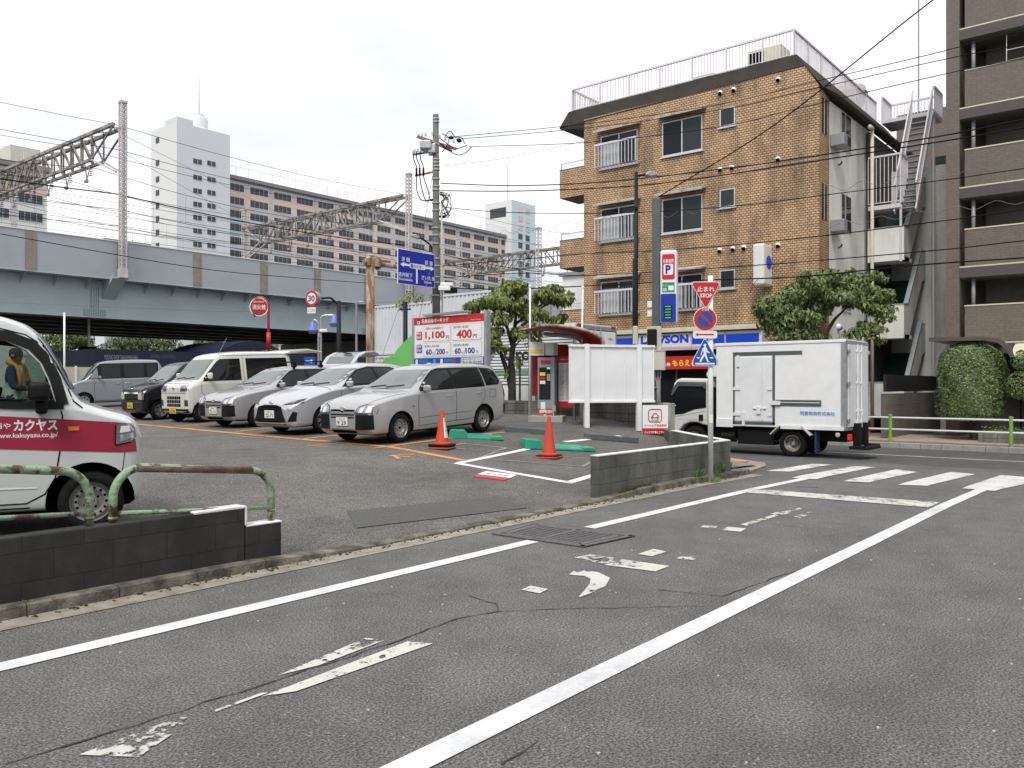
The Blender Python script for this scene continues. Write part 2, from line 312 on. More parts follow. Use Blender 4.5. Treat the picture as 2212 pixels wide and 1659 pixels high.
# ------------------------------------------------------------------ mesh helpers
class MB:
    def __init__(s): s.v = []; s.f = []; s.mi = []; s.m = 0
    def add(s, vs, fs):
        n = len(s.v); s.v += [tuple(v) for v in vs]; s.f += [tuple(i + n for i in f) for f in fs]; s.mi += [s.m] * len(fs); return s
    def box(s, x0, x1, y0, y1, z0, z1):
        return s.add([(x0,y0,z0),(x1,y0,z0),(x1,y1,z0),(x0,y1,z0),(x0,y0,z1),(x1,y0,z1),(x1,y1,z1),(x0,y1,z1)],
                     [(0,3,2,1),(4,5,6,7),(0,1,5,4),(1,2,6,5),(2,3,7,6),(3,0,4,7)])
    def bar(s, a, b, wd, hd, up=(0, 0, 1)):
        """rectangular bar from a to b, wd across, hd along up"""
        a = Vector(a); b = Vector(b); d = (b - a).normalized(); u = Vector(up)
        if abs(d.dot(u)) > .99: u = Vector((1, 0, 0))
        r = d.cross(u).normalized() * wd / 2; u2 = r.cross(d).normalized() * hd / 2
        q = [a - r - u2, a + r - u2, a + r + u2, a - r + u2, b - r - u2, b + r - u2, b + r + u2, b - r + u2]
        return s.add(q, [(0,1,2,3),(7,6,5,4),(0,4,5,1),(1,5,6,2),(2,6,7,3),(3,7,4,0)])
    def tube(s, pts, r, n=8, r2=None, cap=True):
        pts = [Vector(p) for p in pts]; vs = []; k = len(pts); prev = None
        for i, p in enumerate(pts):
            d = (pts[min(i + 1, k - 1)] - pts[max(i - 1, 0)]).normalized()
            if prev is None:
                u = Vector((0, 0, 1)) if abs(d.z) < .9 else Vector((1, 0, 0)); a = d.cross(u).normalized()
            else: a = (prev - d * prev.dot(d)).normalized()
            prev = a; b = d.cross(a)
            rr = r if r2 is None else r + (r2 - r) * i / (k - 1)
            if hasattr(r, '__len__'): rr = r[i]
            vs += [p + (a * math.cos(2 * math.pi * j / n) + b * math.sin(2 * math.pi * j / n)) * rr for j in range(n)]
        fs = [(i * n + j, i * n + (j + 1) % n, (i + 1) * n + (j + 1) % n, (i + 1) * n + j) for i in range(k - 1) for j in range(n)]
        if cap: fs += [tuple(range(n - 1, -1, -1)), tuple(range((k - 1) * n, k * n))]
        return s.add(vs, fs)
    def prism(s, poly, vec):
        """extrude a planar polygon (3D points) by vec"""
        vec = Vector(vec); n = len(poly); a = [Vector(p) for p in poly]; b = [p + vec for p in a]
        nr = sum(((a[i] - a[0]).cross(a[(i + 1) % n] - a[0]) for i in range(n)), Vector())
        if nr.dot(vec) > 0: a, b = a, b; f = [tuple(range(n - 1, -1, -1)), tuple(range(n, 2 * n))] + [(i, (i + 1) % n, n + (i + 1) % n, n + i) for i in range(n)]
        else: f = [tuple(range(n)), tuple(range(2 * n - 1, n - 1, -1))] + [((i + 1) % n, i, n + i, n + (i + 1) % n) for i in range(n)]
        return s.add(a + b, f)
    def poly(s, pts): return s.add(pts, [tuple(range(len(pts)))])
    def lathe(s, prof, o, ax=(0, 0, 1), n=24):
        """prof: list of (radius, height) revolved about ax through o"""
        ax = Vector(ax).normalized(); a = ax.cross(Vector((0, 0, 1)) if abs(ax.z) < .9 else Vector((1, 0, 0))).normalized(); b = ax.cross(a); o = Vector(o)
        vs = [o + ax * h + (a * math.cos(2 * math.pi * j / n) + b * math.sin(2 * math.pi * j / n)) * r for r, h in prof for j in range(n)]
        k = len(prof)
        fs = [(i * n + j, i * n + (j + 1) % n, (i + 1) * n + (j + 1) % n, (i + 1) * n + j) for i in range(k - 1) for j in range(n)]
        return s.add(vs, fs)
    def build(s, name, mat, parent=None, smooth=False, bevel=0., at=None, lab=None, angle=None):
        me = bpy.data.meshes.new(name); me.from_pydata(s.v, [], s.f)
        mats = mat if isinstance(mat, (list, tuple)) else [mat]
        for x in mats: me.materials.append(M[x] if isinstance(x, str) else x)
        me.polygons.foreach_set('material_index', s.mi)
        if smooth: me.polygons.foreach_set('use_smooth', [True] * len(me.polygons))
        me.update()
        if angle is not None: me.set_sharp_from_angle(angle=rad(angle))
        o = bpy.data.objects.new(name, me); C.objects.link(o)
        if at is not None: o.location = at
        if parent is not None: o.parent = parent
        if bevel:
            m = o.modifiers.new('bevel', 'BEVEL'); m.width = bevel; m.segments = 2; m.limit_method = 'ANGLE'
        if lab: o['label'] = lab
        return o
def tag(o, label, cat, group=None, kind=None):
    o['label'] = label; o['category'] = cat
    if group: o['group'] = group
    if kind: o['kind'] = kind
    return o
def struct(o, kind='structure'):
    o['kind'] = kind; return o
def thing(name, loc, label, cat, rz=0., group=None):
    e = bpy.data.objects.new(name, None); C.objects.link(e); e.location = loc; e.rotation_euler = (0, 0, rz); e.empty_display_size = .2
    return tag(e, label, cat, group)
def kids(o): return [c for c in bpy.data.objects if c.parent == o]
def copy_tree(o, parent=None):
    c = o.copy(); C.objects.link(c)
    if parent is not None: c.parent = parent
    for ch in kids(o): copy_tree(ch, c)
    return c
def crv(pts, n=8):
    """smooth curve through points"""
    P = [Vector(p) for p in pts]; P = [P[0] * 2 - P[1]] + P + [P[-1] * 2 - P[-2]]; out = []
    for i in range(1, len(P) - 2):
        for k in range(n):
            t = k / n; a, b, c, d = P[i - 1:i + 3]
            out.append(.5 * (2 * b + (c - a) * t + (2 * a - 5 * b + 4 * c - d) * t * t + (3 * b - 3 * c + d - a) * t ** 3))
    out.append(P[-2]); return out
def sag(a, b, s, n=14):
    a = Vector(a); b = Vector(b); return [a.lerp(b, t / n) - Vector((0, 0, 4 * s * (t / n) * (1 - t / n))) for t in range(n + 1)]
_fc = {}
def text(body, o, u, v, wd, ht, mat, parent=None, name='lettering', bold=.0, shear=0., lift=0., lab=None, link=True):
    """real letters fitted into the rectangle o + u*wd + v*ht"""
    u = Vector(u).normalized(); v = Vector(v).normalized(); n = u.cross(v)
    cu = bpy.data.curves.new('t', 'FONT'); cu.body = body; cu.size = 1; cu.resolution_u = 3; cu.offset = bold; cu.shear = shear; cu.space_line = 1.05
    ob = bpy.data.objects.new('t', cu); me = bpy.data.meshes.new_from_object(ob)
    bpy.data.objects.remove(ob); bpy.data.curves.remove(cu)
    xs = [p.co.x for p in me.vertices]; ys = [p.co.y for p in me.vertices]
    x0, x1, y0, y1 = min(xs), max(xs), min(ys), max(ys)
    sy = ht / (y1 - y0); sx = wd / (x1 - x0) if wd else sy
    o = Vector(o) + n * lift
    for p in me.vertices: p.co = o + u * ((p.co.x - x0) * sx) + v * ((p.co.y - y0) * sy)
    me.materials.clear(); me.materials.append(M[mat]); me.update(); me.name = name
    if not link: return me
    ob = bpy.data.objects.new(name, me); C.objects.link(ob)
    if parent is not None: ob.parent = parent
    if lab: ob['label'] = lab
    return ob
def rrect(w, h, r, n=4):
    out = []
    for cx, cy, a0 in ((w - r, h - r, 0), (r, h - r, 90), (r, r, 180), (w - r, r, 270)):
        out += [(cx + r * math.cos(rad(a0 + 90 * k / n)), cy + r * math.sin(rad(a0 + 90 * k / n))) for k in range(n + 1)]
    return out
def face(mb, o, u, v, pts, t=.004, lift=0.):
    """flat plate with outline pts (in u,v) raised from its plane"""
    u = Vector(u).normalized(); v = Vector(v).normalized(); n = u.cross(v); o = Vector(o)
    mb.prism([o + u * a + v * b + n * lift for a, b in pts], n * t); return mb
def rect(a0, a1, b0, b1): return [(a0, b0), (a1, b0), (a1, b1), (a0, b1)]
def circ(cx, cy, r, n=28): return [(cx + r * math.cos(2 * math.pi * k / n), cy + r * math.sin(2 * math.pi * k / n)) for k in range(n)]

# ------------------------------------------------------------------ ground
def sheet(name, xs, ys, zf, mat):
    vs = [(x, y, zf(x, y)) for y in ys for x in xs]; n = len(xs)
    b = MB().add(vs, [(j * n + i, j * n + i + 1, (j + 1) * n + i + 1, (j + 1) * n + i) for j in range(len(ys) - 1) for i in range(n - 1)])
    return struct(b.build(name, mat, smooth=True))
def rng(a, b, s):
    n = max(1, round((b - a) / s)); return [a + (b - a) * k / n for k in range(n + 1)]
def Hbase(x, y):
    if y > 6 and (x < 12.6 or (y > 10.5 and x < 18)): return Hlot(min(x, 18), min(y, 45)) - .09
    if y > 6 and x < 18.5: return Hroad(x) - .16
    return Hroad(x) - .09
gx = [-900, -300, -100, -40, -15] + rng(-5, 17.9, 1) + [18.05, 19, 20, 21, 22, 24, 27, 30, 60, 200, 900]
gy = [-900, -300, -60, -20, -5, 0, 5.8, 6.05] + rng(7, 15, 1) + [20, 30, 45, 100, 300, 900]
sheet('ground', gx, gy, Hbase, 'dirt')
sheet('side_road', rng(-30, 11, 2) + rng(11.25, 21, .25), rng(-3.2, 5.86, .9), lambda x, y: Hroad(x), 'asph')
sheet('main_street', rng(21.004, 28.3, .25), [-60, -30, -10] + rng(-3.2, 44, 3), lambda x, y: Hroad(x) + (0 if True else 0), 'asph2')
# the parking lot follows its slanted corner
b = MB(); ysl = rng(5.96, 13, .25) + rng(13.5, 44, 1); nu = 70
vs = []
for y in ysl:
    xr = Xb(y) + .02
    for i in range(nu + 1):
        t = i / nu; x = -14 + (xr + 14) * (t ** .8); vs.append((x, y, Hlot(x, y)))
n = nu + 1
b.add(vs, [(j * n + i, j * n + i + 1, (j + 1) * n + i + 1, (j + 1) * n + i) for j in range(len(ysl) - 1) for i in range(nu)])
struct(b.build('parking_lot', 'lot', smooth=True))
# pavement strip between the lot corner and the main street
def band(name, mat, y0, f0, f1, dz):
    ys = rng(y0, 44, .5); vs = [(f0(y) + (f1(y) - f0(y)) * i / 8, y, Hroad(f0(y) + (f1(y) - f0(y)) * i / 8) + dz) for y in ys for i in range(9)]
    struct(MB().add(vs, [(j * 9 + i, j * 9 + i + 1, (j + 1) * 9 + i + 1, (j + 1) * 9 + i) for j in range(len(ys) - 1) for i in range(8)]).build(name, mat, smooth=True))
band('near_pavement', 'gpave', 6.4, lambda y: Xb(y) + .1, lambda y: Xb(y) + 1.7, .06)
band('street_mouth', 'asph2', 5.862, lambda y: Xb(y) + (.3 if y < 6.3 else 1.0), lambda y: 21.0, .0)
q = [G(1577, 1012), G(1583, 1027), G(1622, 1021), G(1655, 1009), G(1652, 1003), G(1600, 996), G(1577, 992)]
b = MB().prism([p - Vector((0, 0, .03)) for p in q], (0, 0, .065)); struct(b.build('corner_paving', 'pinkpave'))
b = MB(); q = [G(1577, 1000), G(1612, 1003), G(1618, 1000), G(1578, 994)]; b.poly([p + Vector((0, 0, .05)) for p in q]); struct(b.build('tactile_paving', 'oline'))
# far pavement with kerb
zf = Hroad(28.3)
b = MB().box(28.3, 28.5, -60, 44, zf - .1, zf + .17); struct(b.build('far_kerb', 'kerb', bevel=.02))
b = MB().box(28.5, 33.9, -60, 44, zf - .1, zf + .15); struct(b.build('far_pavement', 'gpave'))
b = MB().box(28.56, 28.95, -60, 44, zf + .1, zf + .155); struct(b.build('red_paving_strip', 'redpave'))
b = MB().box(29.6, 33.7, 4.0, 9.6, zf + .1, zf + .156); struct(b.build('entrance_paving', 'pave'))

def Hv(x, y, dz): return (x, y, H(x, y) + dz)
def drape(mb, a, b_, c, d, dz=.006, st=.3):
    """lay a quad a-b-c-d (corners on the ground) over the slope in small cells"""
    a, b_, c, d = [Vector(p[:2]) for p in (a, b_, c, d)]
    nu = max(1, int(max((b_ - a).length, (c - d).length) / st)); nv = max(1, int(max((d - a).length, (c - b_).length) / st))
    vs = []
    for j in range(nv + 1):
        for i in range(nu + 1):
            p = a.lerp(b_, i / nu).lerp(d.lerp(c, i / nu), j / nv); vs.append(Hv(p.x, p.y, dz))
    m = nu + 1
    mb.add(vs, [(j * m + i, j * m + i + 1, (j + 1) * m + i + 1, (j + 1) * m + i) for j in range(nv) for i in range(nu)])
def strip(mb, p, q, wd, dz=.006, st=.3):
    p = Vector(p[:2]); q = Vector(q[:2]); n = (q - p).normalized(); n = Vector((-n.y, n.x)) * wd / 2
    drape(mb, p - n, q - n, q + n, p + n, dz, st)
def mark(name, mat, fn):
    b = MB(); fn(b); o = struct(b.build(name, mat)); return o
def f(b):
    strip(b, (-12, 2.39), (14.2, 2.38), .15)
    strip(b, (-12, 4.9), (6.32, 4.9), .15); strip(b, (7.28, 4.9), (14.3, 4.88), .15)
mark('white_road_line', 'wline', f)
def f(b):
    drape(b, *[G(x, y) for x, y in ((1604, 1064), (2005, 1097), (2030, 1086), (1625, 1057))], dz=.007)
mark('stop_line', 'wworn2', f)
def f(b):
    for q in ([(1655,1018),(1705,1019.5),(1802,1004.6),(1757,1002.6)], [(1710,1033),(1764,1036),(1893,1010),(1851,1007.7)], [(1822,1040.5),(1879,1043),(1982,1020.5),(1936,1014.5)],
              [(1940,1048),(2004,1050.5),(2107,1025),(2055,1020.5)], [(2078,1056),(2149,1061.5),(2262,1036),(2164,1027)]):
        drape(b, *[G(x, y) for x, y in q], dz=.008, st=.25)
mark('zebra_crossing', 'zebra', f)
mark('street_edge_line', 'wline', lambda b: strip(b, (25.1, 8.4), (24.9, -30), .14, st=1))
# worn letters on the road
def f(b):
    for q in ([(170,1634),(300,1640),(425,1553),(395,1549)], [(565,1508),(640,1497),(935,1393),(880,1388)],
              [(600,1462),(690,1440),(830,1386),(790,1380)], [(400,1560),(455,1545),(580,1500),(565,1500)]):
        drape(b, *[G(x, y) for x, y in q], dz=.006, st=.1)
    for q in ([(1255,1212),(1300,1207),(1345,1212),(1308,1219)],):
        drape(b, *[G(x, y) for x, y in q], dz=.006, st=.1)
    for q in ([(1240,1206),(1300,1213),(1330,1207),(1275,1199)], [(1460,1208),(1500,1212),(1520,1206),(1475,1202)],
              [(1600,1134),(1612,1137),(1690,1112),(1680,1110)], [(1680,1108),(1690,1110),(1735,1100),(1728,1098)], [(1715,1117),(1728,1121),(1760,1107),(1752,1106)]):
        drape(b, *[G(x, y) for x, y in q], dz=.006, st=.1)
mark('worn_road_lettering', 'wworn', f)
def f(b):
    for q in ([(1305,1222),(1416,1236),(1446,1224),(1345,1210)], [(1378,1198),(1408,1203),(1440,1193),(1412,1187)],
              [(1126,1276),(1166,1284),(1184,1274),(1146,1267)], [(1512,1140),(1545,1142),(1552,1138),(1520,1136)], [(1558,1146),(1600,1150),(1612,1143),(1572,1139)],
              [(1664,1111),(1690,1114),(1708,1109),(1684,1106)]):
        drape(b, *[G(x, y) for x, y in q], dz=.006, st=.1)
    arc = [((1228,1243),(1240,1234)), ((1262,1246),(1262,1234)), ((1276,1252),(1292,1238)), ((1274,1262),(1318,1250)), ((1262,1278),(1308,1268)), ((1247,1294),(1280,1282))]
    for (p, q), (r, s) in zip(arc, arc[1:]):
        drape(b, G(*p), G(*r), G(*s), G(*q), dz=.006, st=.1)
mark('road_lettering', 'wworn2', f)
# sealed cracks
def crack(b, pts, wd=.012):
    P = [G(x, y) for x, y in pts]; Q = []
    for a, c in zip(P, P[1:]):
        n = max(2, int((c - a).length / .09))
        for k in range(n): Q.append(a.lerp(c, k / n) + Vector((R.uniform(-.014, .014), R.uniform(-.014, .014), 0)))
    Q.append(P[-1])
    for a, c in zip(Q, Q[1:]): strip(b, a, c, wd * R.uniform(.5, 1.5), dz=.0045)
def f(b):
    crack(b, [(10,1655),(300,1566),(560,1482),(760,1420),(905,1368),(985,1338),(1078,1322)], .011)
    crack(b, [(1078,1322),(1200,1316),(1420,1313),(1530,1310)], .008)
    crack(b, [(1078,1322),(1068,1305),(1012,1288)], .01)
    crack(b, [(1085,1659),(1100,1640),(1160,1605)], .008); crack(b, [(1420,1275),(1560,1290),(1700,1240),(1830,1200)], .008)
mark('road_crack', 'ink', f)
# lot markings
def f(b):
    strip(b, G(273, 914.5), G(658, 950), .17); strip(b, G(658, 950), G(1002, 995), .17)
    for p, q in (((811,968),(942,951)), ((508,933),(585,925)), ((375,921.5),(470,913.5)), ((646.6,949.3),(742,939)), ((973,945),(1090,934)), ((265,906),(330,905)), ((273,914),(300,912)), ((942,951),(985,946))):
        strip(b, G(*p), G(*q), .15)
    for x, y, k in ((690,964,0), (548,945,0), (400,925,0), (866,986,1)):
        strip(b, G(x - 26, y - 1), G(x + 20, y + 1), .08); strip(b, G(x - 8, y - 3), G(x + 30, y - 4), .07)
        if k: strip(b, G(x - 18, y - 3), G(x - 4, y + 6), .07)
mark('orange_bay_line', 'oline', f)
def f(b):
    strip(b, G(985, 1001), G(1236, 1044), .15); strip(b, G(1225, 1044), G(1300, 1022), .14)
    strip(b, G(990, 1001), G(1145, 969), .13); strip(b, G(1220, 955), G(1340, 942), .12); strip(b, G(1392, 936), G(1450, 930), .12)
mark('white_bay_line', 'lotwhite', f)
def f(b):
    for q in ([(1035,990),(1072,976),(1290,992),(1258,1008),(1035,990)], [(775+180,967),(1000,958),(1095,968),(1070,975),(955,967)], ):
        for p, r in zip(q, q[1:]): strip(b, G(*p), G(*r), .05)
    strip(b, G(1275, 1031), G(1312, 1040), .06)
mark('pale_sensor_outline', 'pale', f)
def f(b):
    P = [G(x, y) for x, y in ((1020,1030),(1060,1037),(1105,1035),(1117,1026),(1052,1018))]
    b.m = 0; drape(b, P[0], G(1089,1039), G(1103,1033.5), G(1032,1025), .008, .1)
    b.m = 1; drape(b, G(1032,1025), G(1103,1033.5), G(1117,1026.5), G(1050,1018.5), .008, .1)
b = MB(); f(b); fs = b.build('floor_sticker', ['red', 'white'])
tag(fs, 'red and white sticker lying on the asphalt in front of the white bay', 'sticker')
o_, a_, c_ = G(1048, 1024.5), G(1103, 1031), G(1052, 1020.5)
text('車両専用', o_ + Vector((0, 0, .012)), a_ - o_, c_ - o_, (a_ - o_).length * .9, .09, 'ink', fs)
def f(b):
    drape(b, *[G(x, y) for x, y in ((770,1142),(1140,1098),(1075,1074),(750,1105))], dz=.008)
mark('asphalt_patch', 'patch', f)
# kerbs and gutter along the side road
def kerbz(x):
    return itp([(-30, .085), (3.9, .085), (4.9, .03), (9.0, .03), (9.9, .09), (30, .09)], x)
b = MB(); xs = rng(-14, 13.6, .6)
for x0, x1 in zip(xs, xs[1:]):
    z0, z1 = kerbz(x0) + Hroad(x0), kerbz(x1) + Hroad(x1); x1 -= .008; g0, g1 = Hroad(x0) - .06, Hroad(x1) - .06
    b.add([(x0,5.84,g0),(x1,5.84,g1),(x1,5.855,z1-.012),(x1,5.875,z1),(x1,6.0,z1),(x1,6.0,g1),(x0,5.855,z0-.012),(x0,5.875,z0),(x0,6.0,z0),(x0,6.0,g0)],
          [(0,1,2,6),(6,2,3,7),(7,3,4,8),(8,4,5,9),(0,6,7,8,9),(1,5,4,3,2)])
struct(b.build('kerb', 'concd'))
b = MB(); drape(b, (-14, 5.62), (13.6, 5.62), (13.6, 5.845), (-14, 5.845), .005); struct(b.build('gutter', 'gut'))
def f(b):
    for k in range(420):
        x = R.uniform(1.5, 13); y = 5.84 - abs(R.gauss(0, .05)); s = R.uniform(.006, .02)
        b.box(x, x + s, y - s * .7, y, Hroad(x) + .003, Hroad(x) + .003 + s * .7)
b = MB(); f(b); tag(b.build('gutter_litter', ['moss']), 'dry leaves and grit strewn along the kerb', 'debris', kind='stuff')
# small stones on the asphalt
b = MB()
for k in range(260):
    if R.random() < .5: x, y = R.uniform(2, 9), R.uniform(.5, 5.5)
    else: x, y = R.uniform(3, 12), R.uniform(6.6, 11)
    s = R.uniform(.004, .012); z = H(x, y); b.box(x, x + s, y, y + s * R.uniform(.6, 1.4), z, z + s * .6)
tag(b.build('loose_grit', ['wworn2']), 'pale specks of grit scattered on the asphalt', 'grit', kind='stuff')
# drain grating in the road
P = [G(1063, 1155), G(1262, 1184), G(1372, 1160), G(1148, 1132)]
o0 = P[0]; ux = (P[3] - P[0]).normalized(); Lg = (P[3] - P[0]).length; Wg = (P[1] - P[0]).length; uy = (P[1] - P[0]).normalized()
gr = thing('drain_grating', (P[0] + P[1] + P[2] + P[3]) / 4 * 1., 'rusty brown iron drain grating set in the road', 'drain'); gr.location = (0, 0, 0)
b = MB(); b.m = 0
drape(b, P[0], P[3], P[2], P[1], .006); b.build('pit', 'dark', gr)
b = MB()
def gp(u, v): return P[0].lerp(P[3], u).lerp(P[1].lerp(P[2], u), v)
for u0, v0, u1, v1 in ((0,.03,1,.03), (0,.97,1,.97), (.03,0,.03,1), (.97,0,.97,1), (.09,.09,.91,.09), (.09,.91,.91,.91), (.09,.09,.09,.91), (.91,.09,.91,.91), (.0,.5,1,.5)):
    b.bar(gp(u0, v0) + Vector((0,0,.009)), gp(u1, v1) + Vector((0,0,.009)), .055, .012)
for k in range(13):
    v = .12 + .76 * k / 12; b.bar(gp(.09, v) + Vector((0,0,.008)), gp(.91, v) + Vector((0,0,.008)), .022, .012)
for k in range(34):
    u = .1 + .8 * k / 33; b.bar(gp(u, .09) + Vector((0,0,.006)), gp(u, .91) + Vector((0,0,.006)), .009, .010)
b.build('bars', 'floor', gr)
b = MB()
c_ = G(1742, 1051); b.prism([c_ + Vector((math.cos(a * .4) * .16, math.sin(a * .4) * .16, -.01)) for a in range(15)], (0, 0, .017))
tag(b.build('manhole_cover', 'floor'), 'small round iron cover near the zebra crossing', 'manhole cover')

# ------------------------------------------------------------------ block walls
def bwall(name, pts, zt, th, mat, label, z0=-.3, coping=None, group=None):
    """wall following pts (outer face), thickness th to the left of travel"""
    P = [Vector((x, y, 0)) for x, y in pts]; N = []
    for i in range(len(P)):
        d1 = (P[i] - P[i - 1]).normalized() if i else None; d2 = (P[i + 1] - P[i]).normalized() if i < len(P) - 1 else None
        d = ((d1 or d2) + (d2 or d1)).normalized(); n = Vector((-d.y, d.x, 0)); s = 1 / max(.5, n.dot(Vector((-(d1 or d2).y, (d1 or d2).x, 0)))); N.append(n * th * s)
    def sec(z0, z1, ext=0.):
        b = MB(); v = []
        for p, n in zip(P, N):
            nn = n.normalized() * ext; v += [p - nn + Vector((0,0,z0)), p + n + nn + Vector((0,0,z0)), p + n + nn + Vector((0,0,z1)), p - nn + Vector((0,0,z1))]
        k = len(P); fs = [(0,3,2,1), (4*k-4,4*k-3,4*k-2,4*k-1)]
        for i in range(k - 1):
            for j in range(4): fs.append((4*i+j, 4*i+(j+1)%4, 4*i+4+(j+1)%4, 4*i+4+j))
        b.add(v, [f[::-1] for f in fs]); return b
    root = thing(name, (0, 0, 0), label, 'wall', group=group)
    sec(z0, zt).build('blocks', mat, root)
    if coping: sec(zt, zt + .012, .003).build('coping', coping, root)
    return root
w0 = thing('block_wall', (0, 0, 0), 'blackened low block wall at lower left with a stepped white end', 'wall')
MB().box(-14, 3.865, 5.95, 6.09, -.2, .51).build('blocks', 'blockd', w0, bevel=.012)
b = MB().box(3.87, 4.215, 5.95, 6.09, -.2, .345); b.build('end_blocks', 'blockd', w0, bevel=.012)
b = MB(); b.box(3.42, 3.878, 5.947, 6.094, .5, .522); b.box(3.866, 3.886, 5.947, 6.094, .36, .515); b.box(3.878, 4.22, 5.947, 6.094, .345, .36)
b.build('painted_cap', 'wtop', w0, bevel=.006)
w1 = bwall('block_wall', [(9.11, 5.98), (13.1, 5.98), (15.25, 8.12)], .572, .13, 'block', 'mossy grey block wall with white painted top, rounding the corner behind the stop sign', coping='wtop')
w2 = bwall('block_wall', [(17.8, 9.75), (17.8, 40)], 1.08, -.14, 'blockl', 'taller bare block wall behind the price board and payment machine', coping=None)
MB().bar((15.3, 8.14, .2), (17.7, 9.75, .2), .13, .58).build('end_blocks', 'block', w1)
MB().box(17.62, 17.84, 9.55, 9.75, -.2, 1.07).build('end_pillar', 'conc', w2, bevel=.01)
# moss at the foot of the corner wall, weeds by the pole
b = MB()
for k in range(900):
    x = 9.42 + abs(R.gauss(0, .35)); y = 5.96 - R.random() * .09; s = R.uniform(.006, .014); z = Hroad(x) + kerbz(x) * sm((x - 9.3) / .5) * .8 + .02 + R.random() * .02
    b.box(x, x + s, y, y + s, z, z + s)
tag(b.build('moss', 'moss'), 'dark green moss creeping along the foot of the corner block wall', 'moss', kind='stuff')
def weed(px, py, hgt, nb, label, y=None, seed=1):
    c = OY(px, py, y) if y else G(px, py); rr = random.Random(seed); b = MB()
    for k in range(nb):
        a = rr.uniform(0, 6.28); l = hgt * rr.uniform(.5, 1.1); q = Vector((math.cos(a), math.sin(a), 0)); p = c + Vector((rr.uniform(-.14, .2), rr.uniform(-.04, .04), 0)); wv = q.cross(Vector((0,0,1))) * .006
        pts = [p + q * (l * .55 * t * t) + Vector((0, 0, l * (t - .35 * t * t * t))) for t in (0, .35, .7, 1)]
        v = []
        for i, s in enumerate(pts): ww = wv * (1 - i / 3.2); v += [s - ww, s + ww]
        b.add(v, [(0,1,3,2), (2,3,5,4), (4,5,7,6)])
    return tag(b.build('weed', 'grass'), label, 'weed', 'weeds at the corner wall')
weed(1552, 1030, .36, 150, 'largest green weed tuft, right of the white sign pole at the wall foot', seed=3)
weed(1506, 1041, .26, 110, 'green weed tuft on the kerb left of the white sign pole', seed=4)
weed(1576, 1018, .28, 50, 'seeding weed at the very corner of the block wall', seed=5)
weed(1540, 1043, .12, 50, 'low weeds right at the foot of the white sign pole', seed=6)
for px, py, s in ((40, 1309, 7), (80, 1306, 8)):
    weed(px, py, .05, 14, 'tiny seedling sprouting on the dark kerb, %s one of two' % ('left' if s == 7 else 'right'), seed=s, y=5.9)

# ------------------------------------------------------------------ rusty pipe barriers on the low wall
def barrier(x0, x1, za, zb, la, lb, base, matt, label):
    g = thing('pipe_barrier', (0, 0, 0), label, 'barrier', group='green pipe barriers on the low wall')
    y = 6.02; r = .21; P = []
    def zt(x): return za + (zb - za) * (x - x0) / (x1 - x0)
    P.append((x0, y, base[0]))
    for k in range(9):
        a = rad(180 - 90 * k / 8); P.append((x0 + r + r * math.cos(a), y, zt(x0) - r + r * math.sin(a)))
    for k in range(9):
        a = rad(90 - 90 * k / 8); P.append((x1 - r + r * math.cos(a), y, zt(x1) - r + r * math.sin(a)))
    P.append((x1, y, base[1]))
    MB().tube(P, .03, 12).build('hoop', matt, g, smooth=True)
    MB().tube([(x0, y, la), (x1, y, lb)], .017, 10).build('lower_rail', 'pgreen', g, smooth=True)
    for x in (x0, x1):
        zz = zt(x) - .36; MB().tube([(x, y, zz), (x, y, zz + .02)], .033, 12).build('clamp_band', 'rustpole', g, smooth=True)
    if x0 > 2.7: MB().tube([(x0 + r - .05, y, zt(x0)), (x1 - r + .02, y, zt(x1))], .0315, 14).build('worn_top_rail', 'prust', g, smooth=True)
    return g

barrier(1.31, 2.665, 1.018, .913, .683, .597, (.50, .50), 'pgreen', 'rusty green pipe barrier on the low wall, left one cut by the photo edge')
barrier(2.83, 4.16, .893, .797, .577, .465, (.50, .34), 'pgreen', 'rusty green pipe barrier on the low wall, right one with a brown worn top rail')

